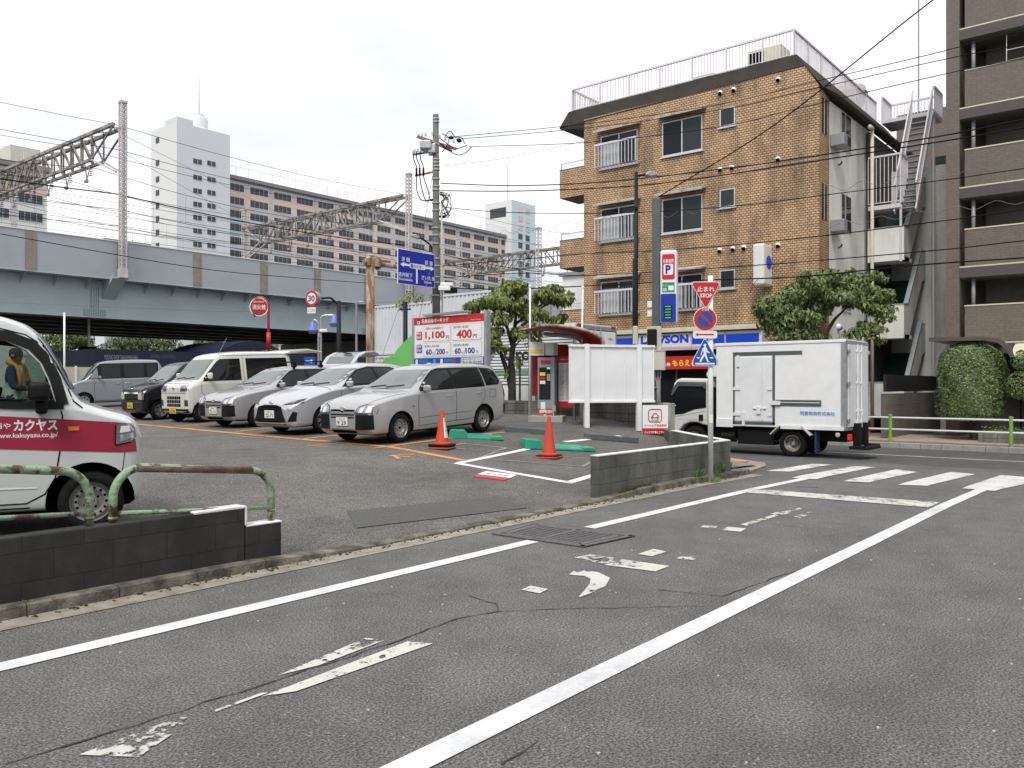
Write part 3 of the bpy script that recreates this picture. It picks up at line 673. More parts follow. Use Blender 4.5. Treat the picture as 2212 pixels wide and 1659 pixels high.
# ------------------------------------------------------------------ vehicles
def pch(t):
    """monotone cubic through a table"""
    xs = [a for a, _ in t]; ys = [b for _, b in t]; n = len(t)
    if n == 1: return lambda x: ys[0]
    d = [(ys[i+1]-ys[i])/(xs[i+1]-xs[i]) for i in range(n-1)]; m = [d[0]] + [0 if d[i-1]*d[i] <= 0 else 2*d[i-1]*d[i]/(d[i-1]+d[i]) for i in range(1, n-1)] + [d[-1]]
    def f(x):
        if x <= xs[0]: return ys[0]
        if x >= xs[-1]: return ys[-1]
        for i in range(n-1):
            if x <= xs[i+1]:
                h = xs[i+1]-xs[i]; s = (x-xs[i])/h
                return (2*s**3-3*s*s+1)*ys[i]+(s**3-2*s*s+s)*h*m[i]+(-2*s**3+3*s*s)*ys[i+1]+(s**3-s*s)*h*m[i+1]
    return f
class Car:
    """body lofted from tables along its length; local +x runs from front bumper to tail, +z up"""
    def __init__(s, name, loc, rz, label, paint_, S_, B_, T_, W_, R_, axles, wr, arch, cat='car', group=None, crown=.02, cut=None, tuck=.93):
        s.root = thing(name, loc, label, cat, rz, group); s.paint = paint_
        tb = {k: pch(v) for k, v in dict(S=S_, B=B_, T=T_, W=W_, R=R_).items()}
        L0, L1 = W_[0][0], W_[-1][0]; s.L = L1
        xs = set(); x = L0
        while x < L1: xs.add(round(x, 4)); x += .045
        for t in (S_, B_, T_, W_, R_):
            for a, _ in t: xs.add(a)
        for k in (.004, .012, .025): xs.add(L0 + k); xs.add(L1 - k)
        xs = sorted(xs); xs = [a for i, a in enumerate(xs) if i == 0 or a - xs[i-1] > .003]
        rings = []
        for x in xs:
            Sx, Bx, Tx, Wx, Rx = [tb[k](x) for k in 'SBTWR']; Tx = max(Tx, Bx + .03); g = min(1, (Tx - Bx) / .3); wb = Wx * .985; Rx = min(Rx, wb - .01)
            half = [(0, Sx), (Wx*.80, Sx), (Wx*tuck, Sx+.02), (Wx*.985, Sx+.09), (Wx, Sx+(Bx-Sx)*.5), (Wx*.995, Bx-.07), (wb, Bx)]
            half += [(wb + (Rx-wb)*.52 + .012*g, Bx+(Tx-Bx)*.5), (Rx+.006, Tx-.075*g-.004), (Rx-.03, Tx-.028*g-.002), (Rx*.75, Tx), (0, Tx+crown*g+.006)]
            P = [Vector((x, y, z)) for y, z in half]; q = []
            Q = [P[0]] + P + [P[-1] + (P[-1] - P[-2]) * .3]
            for i in range(1, len(Q) - 2):
                for k in range(3):
                    t = k / 3; a, b_, c, d = Q[i-1:i+3]
                    q.append(.5 * (2*b_ + (c-a)*t + (2*a-5*b_+4*c-d)*t*t + (3*b_-3*c+d-a)*t**3) if i > 2 else b_.lerp(c, t))
            q.append(P[-1]); rings.append(q)
        n = len(rings[0]); V = []; F = []
        for q in rings:
            V += q + [Vector((p.x, -p.y, p.z)) for p in reversed(q[1:-1])]
        m = 2 * n - 2; k = len(rings)
        F = [(i*m+j, i*m+(j+1)%m, (i+1)*m+(j+1)%m, (i+1)*m+j) for i in range(k-1) for j in range(m)]
        F = [f[::-1] for f in F]
        F += [tuple(range(m)), tuple(range(k*m-1, (k-1)*m-1, -1))]
        b = MB().add(V, F); me_o = b.build('body', [paint_, 'dark'], smooth=True)
        s.bvh = BVHTree.FromPolygons([Vector(v) for v in V], F)
        cutb = MB()
        for ax in axles:
            for sg in (-1, 1):
                w = W_[len(W_)//2][1]; cutb.lathe([(0, 0), (arch, 0), (arch, .34), (0, .34)], (ax, sg * (w + .1), wr * .98), (0, -sg, 0), 32)
        objs = [cutb]
        if cut: objs.append(cut)
        for cb in objs:
            co = cb.build('cutter', ['dark'], smooth=False)
            bmx = bmesh.new(); bmx.from_mesh(co.data); bmesh.ops.remove_doubles(bmx, verts=bmx.verts, dist=1e-5); bmesh.ops.recalc_face_normals(bmx, faces=bmx.faces); bmx.to_mesh(co.data); bmx.free()
            md = me_o.modifiers.new('c', 'BOOLEAN'); md.operation = 'DIFFERENCE'; md.solver = 'EXACT'; md.object = co; md.material_mode = 'TRANSFER'
            bpy.context.view_layer.update()
            me = bpy.data.meshes.new_from_object(me_o.evaluated_get(bpy.context.evaluated_depsgraph_get()))
            me_o.modifiers.clear(); old = me_o.data; me_o.data = me; bpy.data.meshes.remove(old); cm = co.data; bpy.data.objects.remove(co); bpy.data.meshes.remove(cm)
        me_o.data.set_sharp_from_angle(angle=rad(38)); me_o.data.name = 'body'; wn_ = me_o.modifiers.new('w', 'WEIGHTED_NORMAL'); wn_.keep_sharp = True
        me_o.parent = s.root; s.body = me_o; s.axles = axles; s.wr = wr; s.hw = max(a for _, a in W_)
    def hit(s, p, d, far=None):
        h = s.bvh.ray_cast(Vector(p), Vector(d)); return h[0]
    def dec(s, pts, mode, name, mat, eps=.004, cell=.07, thick=0., parent=None, lab=None, sink=0.):
        """lay a flat outline onto the body: mode L/R flank (x,z), F/B front or back (y,z), T top (x,y)"""
        bmx = bmesh.new(); bmx.faces.new([bmx.verts.new((a, c, 0)) for a, c in pts])
        xs = [a for a, _ in pts]; ys = [c for _, c in pts]
        for ax, lo, hi in ((0, min(xs), max(xs)), (1, min(ys), max(ys))):
            k = int((hi - lo) / cell)
            for i in range(1, k + 1):
                co = [0, 0, 0]; co[ax] = lo + (hi - lo) * i / (k + 1); nr = [0, 0, 0]; nr[ax] = 1
                bmesh.ops.bisect_plane(bmx, geom=bmx.verts[:] + bmx.edges[:] + bmx.faces[:], plane_co=co, plane_no=nr)
        ok = True
        for v in bmx.verts:
            a, c = v.co.x, v.co.y
            o, d = {'L': ((a, -5, c), (0, 1, 0)), 'R': ((a, 5, c), (0, -1, 0)), 'F': ((-5, a, c), (1, 0, 0)), 'B': ((9, a, c), (-1, 0, 0)), 'T': ((a, c, 5), (0, 0, -1))}[mode]
            h = s.hit(o, d)
            if h is None: h = s.bvh.find_nearest(Vector((a, -s.hw if mode == 'L' else s.hw, c)) if mode in 'LR' else Vector((0 if mode == 'F' else s.L, a, c)))[0]
            v.co = h - Vector(d) * (eps - sink)
        vs = [v.co.copy() for v in bmx.verts]; bmx.verts.index_update(); fs = [tuple(v.index for v in f.verts) for f in bmx.faces]; bmx.free()
        b = MB().add(vs, fs)
        o = b.build(name, mat, parent or s.root, smooth=True, lab=lab)
        # face outwards
        out = {'L': Vector((0,-1,0)), 'R': Vector((0,1,0)), 'F': Vector((-1,0,0)), 'B': Vector((1,0,0)), 'T': Vector((0,0,1))}[mode]
        if len(o.data.polygons) and sum((p.normal * p.area for p in o.data.polygons), Vector()).dot(out) < 0: o.data.flip_normals()
        if thick:
            m = o.modifiers.new('s', 'SOLIDIFY'); m.thickness = thick; m.offset = 1
        return o
    def line(s, pts, mode, mat='dark', wd=.010, eps=.003, name='seam', parent=None):
        b = []
        polys = []
        if wd > .04:
            pp = pts; pts = []
            lanes = [[], [], []]
            for i, (a, c) in enumerate(pp):
                p0 = pp[max(0, i-1)]; p1 = pp[min(len(pp)-1, i+1)]; d = Vector((p1[0]-p0[0], p1[1]-p0[1])).normalized(); n = Vector((-d.y, d.x))
                for j, l_ in enumerate(lanes): l_.append((a + n.x * wd/3 * (j-1), c + n.y * wd/3 * (j-1)))
            o = [s.line(l_, mode, mat, wd/3 * 1.15 if wd/3 * 1.15 < .04 else .039, eps, name, parent) for l_ in lanes]
            me = bmesh.new()
            for q_ in o: me.from_mesh(q_.data)
            me.to_mesh(o[0].data); me.free()
            for q_ in o[1:]: bpy.data.objects.remove(q_)
            return o[0]
        for (a, c), (e, f) in zip(pts, pts[1:]):
            d = Vector((e - a, f - c)); L = d.length; k = max(1, int(L / .05))
            for i in range(k): polys.append((a + (e-a)*i/k, c + (f-c)*i/k, a + (e-a)*(i+1)/k, c + (f-c)*(i+1)/k))
        mb = MB()
        for a, c, e, f in polys:
            d = Vector((e - a, f - c)).normalized(); k_ = wd * .42 if mat in ('black', 'dark') else 0; a, c, e, f = a - d.x*k_, c - d.y*k_, e + d.x*k_, f + d.y*k_; n = Vector((-d.y, d.x)) * wd / 2; q = []
            for u, v in ((a - n.x, c - n.y), (e - n.x, f - n.y), (e + n.x, f + n.y), (a + n.x, c + n.y)):
                o, dd = {'L': ((u, -5, v), (0, 1, 0)), 'R': ((u, 5, v), (0, -1, 0)), 'F': ((-5, u, v), (1, 0, 0)), 'B': ((9, u, v), (-1, 0, 0)), 'T': ((u, v, 5), (0, 0, -1))}[mode]
                h = s.hit(o, dd)
                if h is None: q = None; break
                q.append(h - Vector(dd) * eps)
            if q: mb.add(q, [(0, 1, 2, 3)])
        return mb.build(name, mat, parent or s.root)
    def wheels(s, rimmat='rim', rr=.19, style='steel', wt=.155):
        first = None; w = s.hw - .03
        for ax in s.axles:
            for sg in (-1, 1):
                if first is None:
                    e = bpy.data.objects.new('wheel', None); C.objects.link(e); e.parent = s.root; e.empty_display_size = .1
                    r = s.wr
                    MB().lathe([(rr, .012), (rr + .02, -.004), (r - .05, -.006), (r - .012, .012), (r, .04), (r, wt - .03), (r - .02, wt), (rr, wt)], (0, 0, 0), (0, 1, 0), 36).build('tyre', 'rubber', e, smooth=True, angle=50)
                    b = MB(); b.lathe([(0, .045), (.032, .030), (.05, .032), (.055, .055), (rr*.55, .055), (rr*.62, .022), (rr*.80, .018), (rr*.84, .05), (rr*.93, .05), (rr, .010), (rr + .004, .0), (rr + .004, .03)], (0, 0, 0), (0, 1, 0), 36)
                    b.build('rim', rimmat, e, smooth=True, angle=35)
                    b = MB()
                    if style == 'steel':
                        for k in range(14):
                            a = 2 * math.pi * k / 14; b.lathe([(0, -.001), (rr*.075, 0)], (math.cos(a)*rr*.71, .0165, math.sin(a)*rr*.71), (0, 1, 0), 8)
                        for k in range(4):
                            a = 2 * math.pi * k / 4 + .6; b.lathe([(0, -.008), (.011, 0), (.011, .02)], (math.cos(a)*rr*.38, .052, math.sin(a)*rr*.38), (0, 1, 0), 6)
                        b.lathe([(0, .0), (.03, .004), (.03, .03)], (0, .025, 0), (0, 1, 0), 12)
                    else:
                        for k in range(8 if style == 'cover' else 6):
                            a = 2 * math.pi * k / (8 if style == 'cover' else 6); q = []
                            for rr_, da in ((rr*.30, .10), (rr*.86, .25), (rr*.88, .50), (rr*.40, .42)):
                                q.append((math.cos(a + da)*rr_, .012, math.sin(a + da)*rr_))
                            b.prism(q, (0, .004, 0))
                    b.build('vent_holes', 'dark', e); first = e; o = e
                else: o = copy_tree(first, s.root)
                o.location = (ax, sg * w, s.wr); o.rotation_euler = (0, R.uniform(0, 1.0) if False else 0, 0 if sg < 0 else math.pi)
        MB().box(.35, s.L - .35, -s.hw * .72, s.hw * .72, .17, .27).build('underside', 'dark', s.root)
    def plate(s, y0, z0, txt, top, bgm='plateW', ink='ink', mode='F', w=.33, h=.165, lean=0.):
        hp = s.hit((-5 if mode == 'F' else 9, y0, z0 + h/2), (1 if mode == 'F' else -1, 0, 0)); x = (hp.x if hp else 0) - .02
        e = MB().box(x, x + .012, y0 - w/2, y0 + w/2, z0, z0 + h).build('number_plate', bgm, s.root, bevel=.003)
        u = (0, -1, 0); text(txt, (x - .001, y0 + w*.40, z0 + h*.10), u, (0, 0, 1), w*.78, h*.48, ink, e, bold=.012, lift=.001)
        text(top, (x - .001, y0 + w*.26, z0 + h*.70), u, (0, 0, 1), w*.52, h*.20, ink, e, lift=.001)
        return e
    def mirror(s, x, z, mat='carw', sg=-1, sz=(.10, .17, .13)):
        h = s.hit((x, sg * 5, z), (0, -sg, 0)); y = h.y if h else sg * s.hw
        e = MB().box(x - sz[0]/2, x + sz[0]/2, min(y + sg*.03, y + sg*(.03 + sz[1])), max(y + sg*.03, y + sg*(.03 + sz[1])), z - sz[2]/2, z + sz[2]/2).build('side_mirror', mat, s.root, bevel=.035)
        e.modifiers['bevel'].segments = 4; e.data.polygons.foreach_set('use_smooth', [True]*len(e.data.polygons))
        MB().box(x - .02, x + .03, min(y - sg*.03, y + sg*.05), max(y - sg*.03, y + sg*.05), z - sz[2]*.55, z - sz[2]*.2).build('stalk', 'black', e)
        return e
    def handle(s, x, z, sg=-1, mat=None):
        h = s.hit((x, sg * 5, z), (0, -sg, 0)); y = h.y
        MB().tube(crv([(x - .085, y + sg*.002, z), (x - .06, y + sg*.028, z), (x + .06, y + sg*.028, z), (x + .085, y + sg*.002, z)], 4), .011, 8).build('door_handle', mat or s.paint, s.root, smooth=True)
    def wipers(s, x, z, w, mat='black'):
        b = MB()
        for y0, y1 in ((w*.75, w*.1), (-.02*w, -w*.72)):
            P = []
            for t in range(7):
                y = y0 + (y1 - y0) * t / 6; zz = z + .02 + .035 * t / 6; h = s.hit((-5, y, zz), (1, 0, 0))
                if h: P.append(h + Vector((-.018, 0, .006)))
            if len(P) > 2: b.tube(P, .011, 6)
        b.build('wipers', mat, s.root, smooth=True)
def emblem(s, y, z, r, kind='oval'):
    h = s.hit((-5, y, z), (1, 0, 0)); x = h.x - .012; b = MB()
    if kind == 'oval':
        for ry, rz in ((r, r*.68), (r*.42, r*.62)): b.tube([(x, y + ry*math.cos(a*math.pi/10), z + rz*math.sin(a*math.pi/10)) for a in range(21)], r*.10, 6, cap=False)
        b.tube([(x, y + r*.72*math.cos(a*math.pi/10), z + r*.34 + r*.26*math.sin(a*math.pi/10)) for a in range(21)], r*.08, 6, cap=False)
    elif kind == 'H':
        b.bar((x, y - r*.5, z - r*.6), (x, y - r*.6, z + r*.6), .01, r*.28, (0,1,0)); b.bar((x, y + r*.5, z - r*.6), (x, y + r*.6, z + r*.6), .01, r*.28, (0,1,0)); b.bar((x, y - r*.5, z), (x, y + r*.5, z), .01, r*.25, (0,0,1))
    else:
        b.tube([(x, y + r*math.cos(a*math.pi/10), z + r*.8*math.sin(a*math.pi/10)) for a in range(21)], r*.10, 6, cap=False)
        b.bar((x, y - r*.5, z + r*.45), (x, y + r*.3, z - r*.55), .008, r*.25, (0,1,0)); b.bar((x, y - r*.1, z + r*.3), (x, y + r*.7, z + r*.1), .008, r*.2, (0,0,1))
    b.build('emblem', 'chrome', s.root, smooth=True)

def seat(x, y, rz, a0, a1):
    """set a parked car on the sloping lot: root location and pitch"""
    c, s_ = math.cos(rz), math.sin(rz); z0 = H(x + c * a0, y + s_ * a0); z1 = H(x + c * a1, y + s_ * a1)
    sl = (z1 - z0) / (a1 - a0); return Vector((x, y, z0 - sl * a0)), -math.atan(sl)
def wagon(x, y, rz, label, plate, rack=False, hatch=False):
    p, pit = seat(x, y, rz, .78, 3.33)
    c = Car('parked_car', p, rz, label, 'silver',
        [(0, .30), (.15, .20), (.5, .19), (3.9, .21), (4.245, .34)],
        [(0, .60), (.12, .76), (.35, .83), (1.05, .93), (1.4, .96), (4.0, .99), (4.245, .80)],
        [(0, .66), (.06, .745), (.2, .83), (.6, .93), (1.08, 1.01), (1.16, 1.045), (1.86, 1.43), (2.05, 1.485), (2.6, 1.515), (3.5, 1.50), (3.9, 1.465), (4.05, 1.38), (4.15, 1.12), (4.245, .86)],
        [(0, .62), (.04, .70), (.15, .775), (.4, .83), (1, .845), (3.6, .845), (4.05, .81), (4.2, .74), (4.245, .70)],
        [(0, .55), (.2, .66), (1.05, .74), (1.86, .575), (2.4, .595), (3.9, .60), (4.245, .60)],
        (.78, 3.33), .295, .345, 'estate car', 'silver estate cars in the bays')
    c.root.rotation_euler = (0, pit, rz)
    c.dec([(-.69, 1.06), (.69, 1.06), (.545, 1.425), (-.545, 1.425)], 'F', 'windscreen', 'wind', .014, .04)
    for m in 'LR':
        c.dec([(1.34, .985), (1.36, 1.05), (1.94, 1.405), (2.12, 1.445), (3.40, 1.435), (3.40, 1.0), (2.35, .985)], m, 'window_frame', 'black', .005)
        c.dec([(1.44, 1.02), (1.47, 1.07), (1.98, 1.385), (2.36, 1.40), (2.37, 1.01)], m, 'door_glass', 'glass', .009)
        c.dec([(2.46, 1.015), (2.45, 1.40), (3.30, 1.395), (3.32, 1.025)], m, 'rear_door_glass', 'glass', .009)
        c.dec([(3.44, 1.02), (3.42, 1.43), (3.80, 1.40), (3.92, 1.34), (3.98, 1.10), (3.9, 1.03)], m, 'quarter_frame', 'black', .005)
        c.dec([(3.49, 1.05), (3.47, 1.39), (3.78, 1.365), (3.87, 1.31), (3.92, 1.12), (3.86, 1.06)], m, 'quarter_glass', 'glass', .009)
        c.line([(1.30, .97), (1.27, .75), (1.27, .32)], m); c.line([(2.41, 1.0), (2.43, .8), (2.40, .32)], m)
        c.line([(3.36, 1.0), (3.38, .78), (3.15, .50), (2.98, .34), (1.27, .30)], m)
        c.line([(1.3, .46), (2.9, .50)], m, 'gpost', .012); c.line([(3.52, .76), (3.74, .76), (3.75, .93), (3.53, .94), (3.52, .76)], m, wd=.007)
        c.line([(1.30, .975), (3.99, 1.0)], m, 'silver', .018, .006, 'belt_moulding')
    for sg in (-1, 1): c.handle(2.22, .865, sg); c.handle(3.18, .885, sg)
    c.line([(1.06, -.80), (1.12, -.3), (1.14, 0), (1.12, .3), (1.06, .80)], 'T', wd=.012)
    c.line([(.13, -.60), (.5, -.68), (1.0, -.76)], 'T', wd=.009); c.line([(.13, .60), (.5, .68), (1.0, .76)], 'T', wd=.009)
    for sg in (-1, 1):
        c.dec([(sg*.37, .62), (sg*.79, .60), (sg*.81, .79), (sg*.62, .80), (sg*.42, .745)], 'F', 'headlight', 'hlamp', .008)
        c.line([(sg*.60, .80), (sg*.42, .745), (sg*.37, .62), (sg*.70, .605)], 'F', 'dark', .012, .011, 'lamp_outline'); c.dec([(sg*.46, .64), (sg*.58, .64), (sg*.60, .755), (sg*.50, .73)], 'F', 'reflector', 'chrome', .012); c.dec([(sg*.64, .64), (sg*.74, .64), (sg*.75, .76), (sg*.66, .76)], 'F', 'reflector', 'plateW', .012)
        c.dec([(sg*.37, .30), (sg*.765, .31), (sg*.765, .59), (sg*.385, .595)], 'F', 'bumper_corner', 'black', .010, .05)
    c.dec([(-.33, .58), (.33, .58), (.34, .605), (-.34, .605)], 'F', 'grille_slot', 'dark', .006)
    c.dec([(-.33, .525), (.33, .525), (.33, .555), (-.33, .555)], 'F', 'grille_slot', 'dark', .006)
    c.dec([(-.34, .66), (-.06, .66), (0, .635), (.06, .66), (.34, .66), (.36, .69), (.10, .695), (0, .66), (-.10, .695), (-.36, .69)], 'F', 'grille_wing', 'dark', .006)
    c.dec([(-.33, .545), (.33, .545), (.33, .552), (-.33, .552)], 'F', 'grille_bar', 'chrome', .010)
    c.dec([(-.36, .225), (.36, .225), (.33, .315), (-.34, .315)], 'F', 'air_intake', 'dark', .007)
    emblem(c, 0, .705, .062)
    c.plate(.0, .375, plate[0], plate[1])
    c.dec([(-.78, .74), (-.69, .74), (-.70, 1.05), (-.755, 1.05)], 'B', 'tail_lamp', 'redlens', .01); c.dec([(.78, .74), (.69, .74), (.70, 1.05), (.755, 1.05)], 'B', 'tail_lamp', 'redlens', .01)
    c.dec([(4.10, .78), (4.22, .78), (4.17, 1.06), (4.06, 1.08)], 'L', 'tail_lamp_side', 'redlens', .008)
    c.dec([(4.06, .38), (4.23, .42), (4.24, .60), (4.06, .58)], 'L', 'bumper_corner', 'black', .010)
    c.dec([(1.08, .69), (1.15, .69), (1.15, .715), (1.08, .715)], 'L', 'side_repeater', 'hlamp', .01)
    c.mirror(1.47, 1.045, 'silver', -1); c.mirror(1.47, 1.045, 'silver', 1)
    c.wipers(1.17, 1.06, .62); c.wheels('rim', .185, 'steel')
    if rack:
        for xx in (2.1, 3.0):
            b = MB(); b.bar((xx, -.66, 1.64), (xx, .66, 1.64), .045, .035)
            for sg in (-1, 1): b.tube([(xx, sg*.56, 1.46), (xx, sg*.58, 1.63)], .035, 8); b.box(xx-.06, xx+.06, sg*.56-.04, sg*.56+.04, 1.49, 1.55)
            b.build('roof_bar', 'black', c.root)
    if hatch:
        e = bpy.data.objects.new('tailgate', None); C.objects.link(e); e.parent = c.root
        b = MB(); P = [(4.0, 1.50), (4.25, 1.78), (4.55, 1.90), (4.85, 1.92), (5.05, 1.84)]
        for (a, z), (a2, z2) in zip(P, P[1:]):
            for y0, y1 in ((-.72, -.56), (.56, .72)): b.add([(a,y0,z),(a2,y0,z2),(a2,y1,z2),(a,y1,z),(a,y0,z-.07),(a2,y0,z2-.05),(a2,y1,z2-.05),(a,y1,z-.07)], [(0,1,2,3),(7,6,5,4),(0,4,5,1),(3,2,6,7),(0,3,7,4),(1,5,6,2)])
        b.add([(4.0,-.7,1.5),(4.08,-.7,1.57),(4.08,.7,1.57),(4.0,.7,1.5),(4.0,-.7,1.44),(4.08,-.7,1.5),(4.08,.7,1.5),(4.0,.7,1.44)], [(0,1,2,3),(7,6,5,4),(0,4,5,1),(3,2,6,7),(0,3,7,4),(1,5,6,2)])
        b.add([(4.6,-.7,1.915),(5.05,-.68,1.84),(5.14,0,1.82),(5.05,.68,1.84),(4.6,.7,1.915),(4.6,-.7,1.85),(5.05,-.68,1.75),(5.14,0,1.73),(5.05,.68,1.75),(4.6,.7,1.85)], [(0,1,2,3,4),(9,8,7,6,5),(0,5,6,1),(1,6,7,2),(2,7,8,3),(3,8,9,4)])
        b.build('panel', 'silver2', e, bevel=.02)
        MB().add([(4.08,-.56,1.57),(4.25,-.57,1.765),(4.6,-.57,1.90),(4.6,.57,1.90),(4.25,.57,1.765),(4.08,.56,1.57)], [(0,1,4,5),(1,2,3,4)]).build('glass', 'wind', e)
        MB().bar((4.35, -.3, 1.84), (4.45, .15, 1.88), .05, .03).build('wiper', 'black', e)
    c.root.scale = (.955,) * 3; c.root.location += Vector((math.cos(rz), math.sin(rz), 0)) * .78 * .045
    return c
w1c = wagon(10.04, 12.30, rad(1.5), 'silver estate car nearest the payment machine, plate 9 29', ('9 29', '足立 400'))
w2c = wagon(11.05, 18.38, rad(1), 'silver estate car with black roof bars and raised tailgate, plate 72-13', ('72-13', '多摩 400'), True, True)

def yaris():
    x, y, rz = 10.58, 15.33, rad(1); p, pit = seat(x, y, rz, .84, 3.39)
    c = Car('parked_car', p, rz, 'low silver hatchback with gaping black front grille, plate 22-71', 'silver2',
        [(0, .26), (.15, .17), (.5, .19), (3.5, .21), (3.94, .36)],
        [(0, .52), (.15, .66), (.5, .80), (1.1, .93), (1.5, .96), (3.5, 1.05), (3.94, .85)],
        [(0, .60), (.05, .68), (.2, .77), (.55, .88), (1.05, .985), (1.15, 1.02), (1.95, 1.40), (2.15, 1.455), (2.5, 1.49), (3.0, 1.475), (3.5, 1.40), (3.75, 1.25), (3.88, 1.05), (3.94, .9)],
        [(0, .55), (.05, .64), (.18, .74), (.45, .82), (.9, .847), (3.3, .847), (3.75, .79), (3.94, .70)],
        [(0, .45), (.2, .58), (1.05, .70), (1.95, .56), (2.5, .57), (3.5, .53), (3.94, .5)],
        (.84, 3.39), .30, .352, 'hatchback')
    c.root.rotation_euler = (0, pit, rz)
    c.dec([(-.68, 1.035), (.68, 1.035), (.53, 1.395), (-.53, 1.395)], 'F', 'windscreen', 'wind', .014, .04)
    for m in 'LR':
        c.dec([(1.33, .99), (1.98, 1.37), (2.3, 1.425), (3.0, 1.40), (3.35, 1.28), (3.45, 1.12), (2.4, 1.02)], m, 'window_frame', 'black', .005)
        c.dec([(1.52, 1.045), (2.02, 1.345), (2.34, 1.39), (2.37, 1.05)], m, 'door_glass', 'glass', .009)
        c.dec([(2.45, 1.055), (2.43, 1.39), (2.9, 1.37), (3.15, 1.28), (3.18, 1.12)], m, 'rear_door_glass', 'glass', .009)
        c.line([(1.30, .97), (1.25, .75), (1.27, .32)], m); c.line([(2.41, 1.0), (2.43, .8), (2.40, .32)], m); c.line([(1.27, .30), (2.9, .30)], m)
    for sg in (-1, 1): c.handle(2.22, .885, sg, 'chrome')
    c.line([(1.02, -.80), (1.12, -.3), (1.14, 0), (1.12, .3), (1.02, .80)], 'T', wd=.012)
    for sg in (-1, 1):
        c.dec([(sg*.40, .655), (sg*.78, .68), (sg*.835, .80), (sg*.70, .775), (sg*.55, .715)], 'F', 'headlight', 'hlampd', .008)
        c.dec([(sg*.55, .70), (sg*.66, .715), (sg*.66, .745), (sg*.56, .725)], 'F', 'headlight_lens', 'hlamp', .013)
        c.dec([(sg*.58, .30), (sg*.72, .31), (sg*.735, .50), (sg*.68, .52)], 'F', 'fog_recess', 'black', .007)
        c.dec([(sg*.56, .56), (sg*.70, .52), (sg*.71, .54), (sg*.58, .59)], 'F', 'bumper_crease', 'silver', .012)
    c.dec([(-.40, .62), (-.20, .66), (.20, .66), (.40, .62), (.47, .45), (.56, .30), (.52, .24), (-.52, .24), (-.56, .30), (-.47, .45)], 'F', 'grille', 'black', .008)
    for z in (.59, .56, .53, .34, .31, .28): c.dec([(-.40, z), (.40, z), (.40, z+.008), (-.40, z+.008)], 'F', 'grille_slat', 'dark', .011)
    c.dec([(-.36, .60), (.36, .60), (.30, .64), (-.30, .64)], 'F', 'grille_mouth', 'dark', .010)
    emblem(c, 0, .69, .062); c.plate(.0, .375, '22-71', '多摩 501')
    c.mirror(1.50, 1.05, 'silver2', -1); c.mirror(1.50, 1.05, 'silver2', 1); c.wipers(1.17, 1.03, .62); c.wheels('rimw', .225, 'cover')
    return c
yaris()

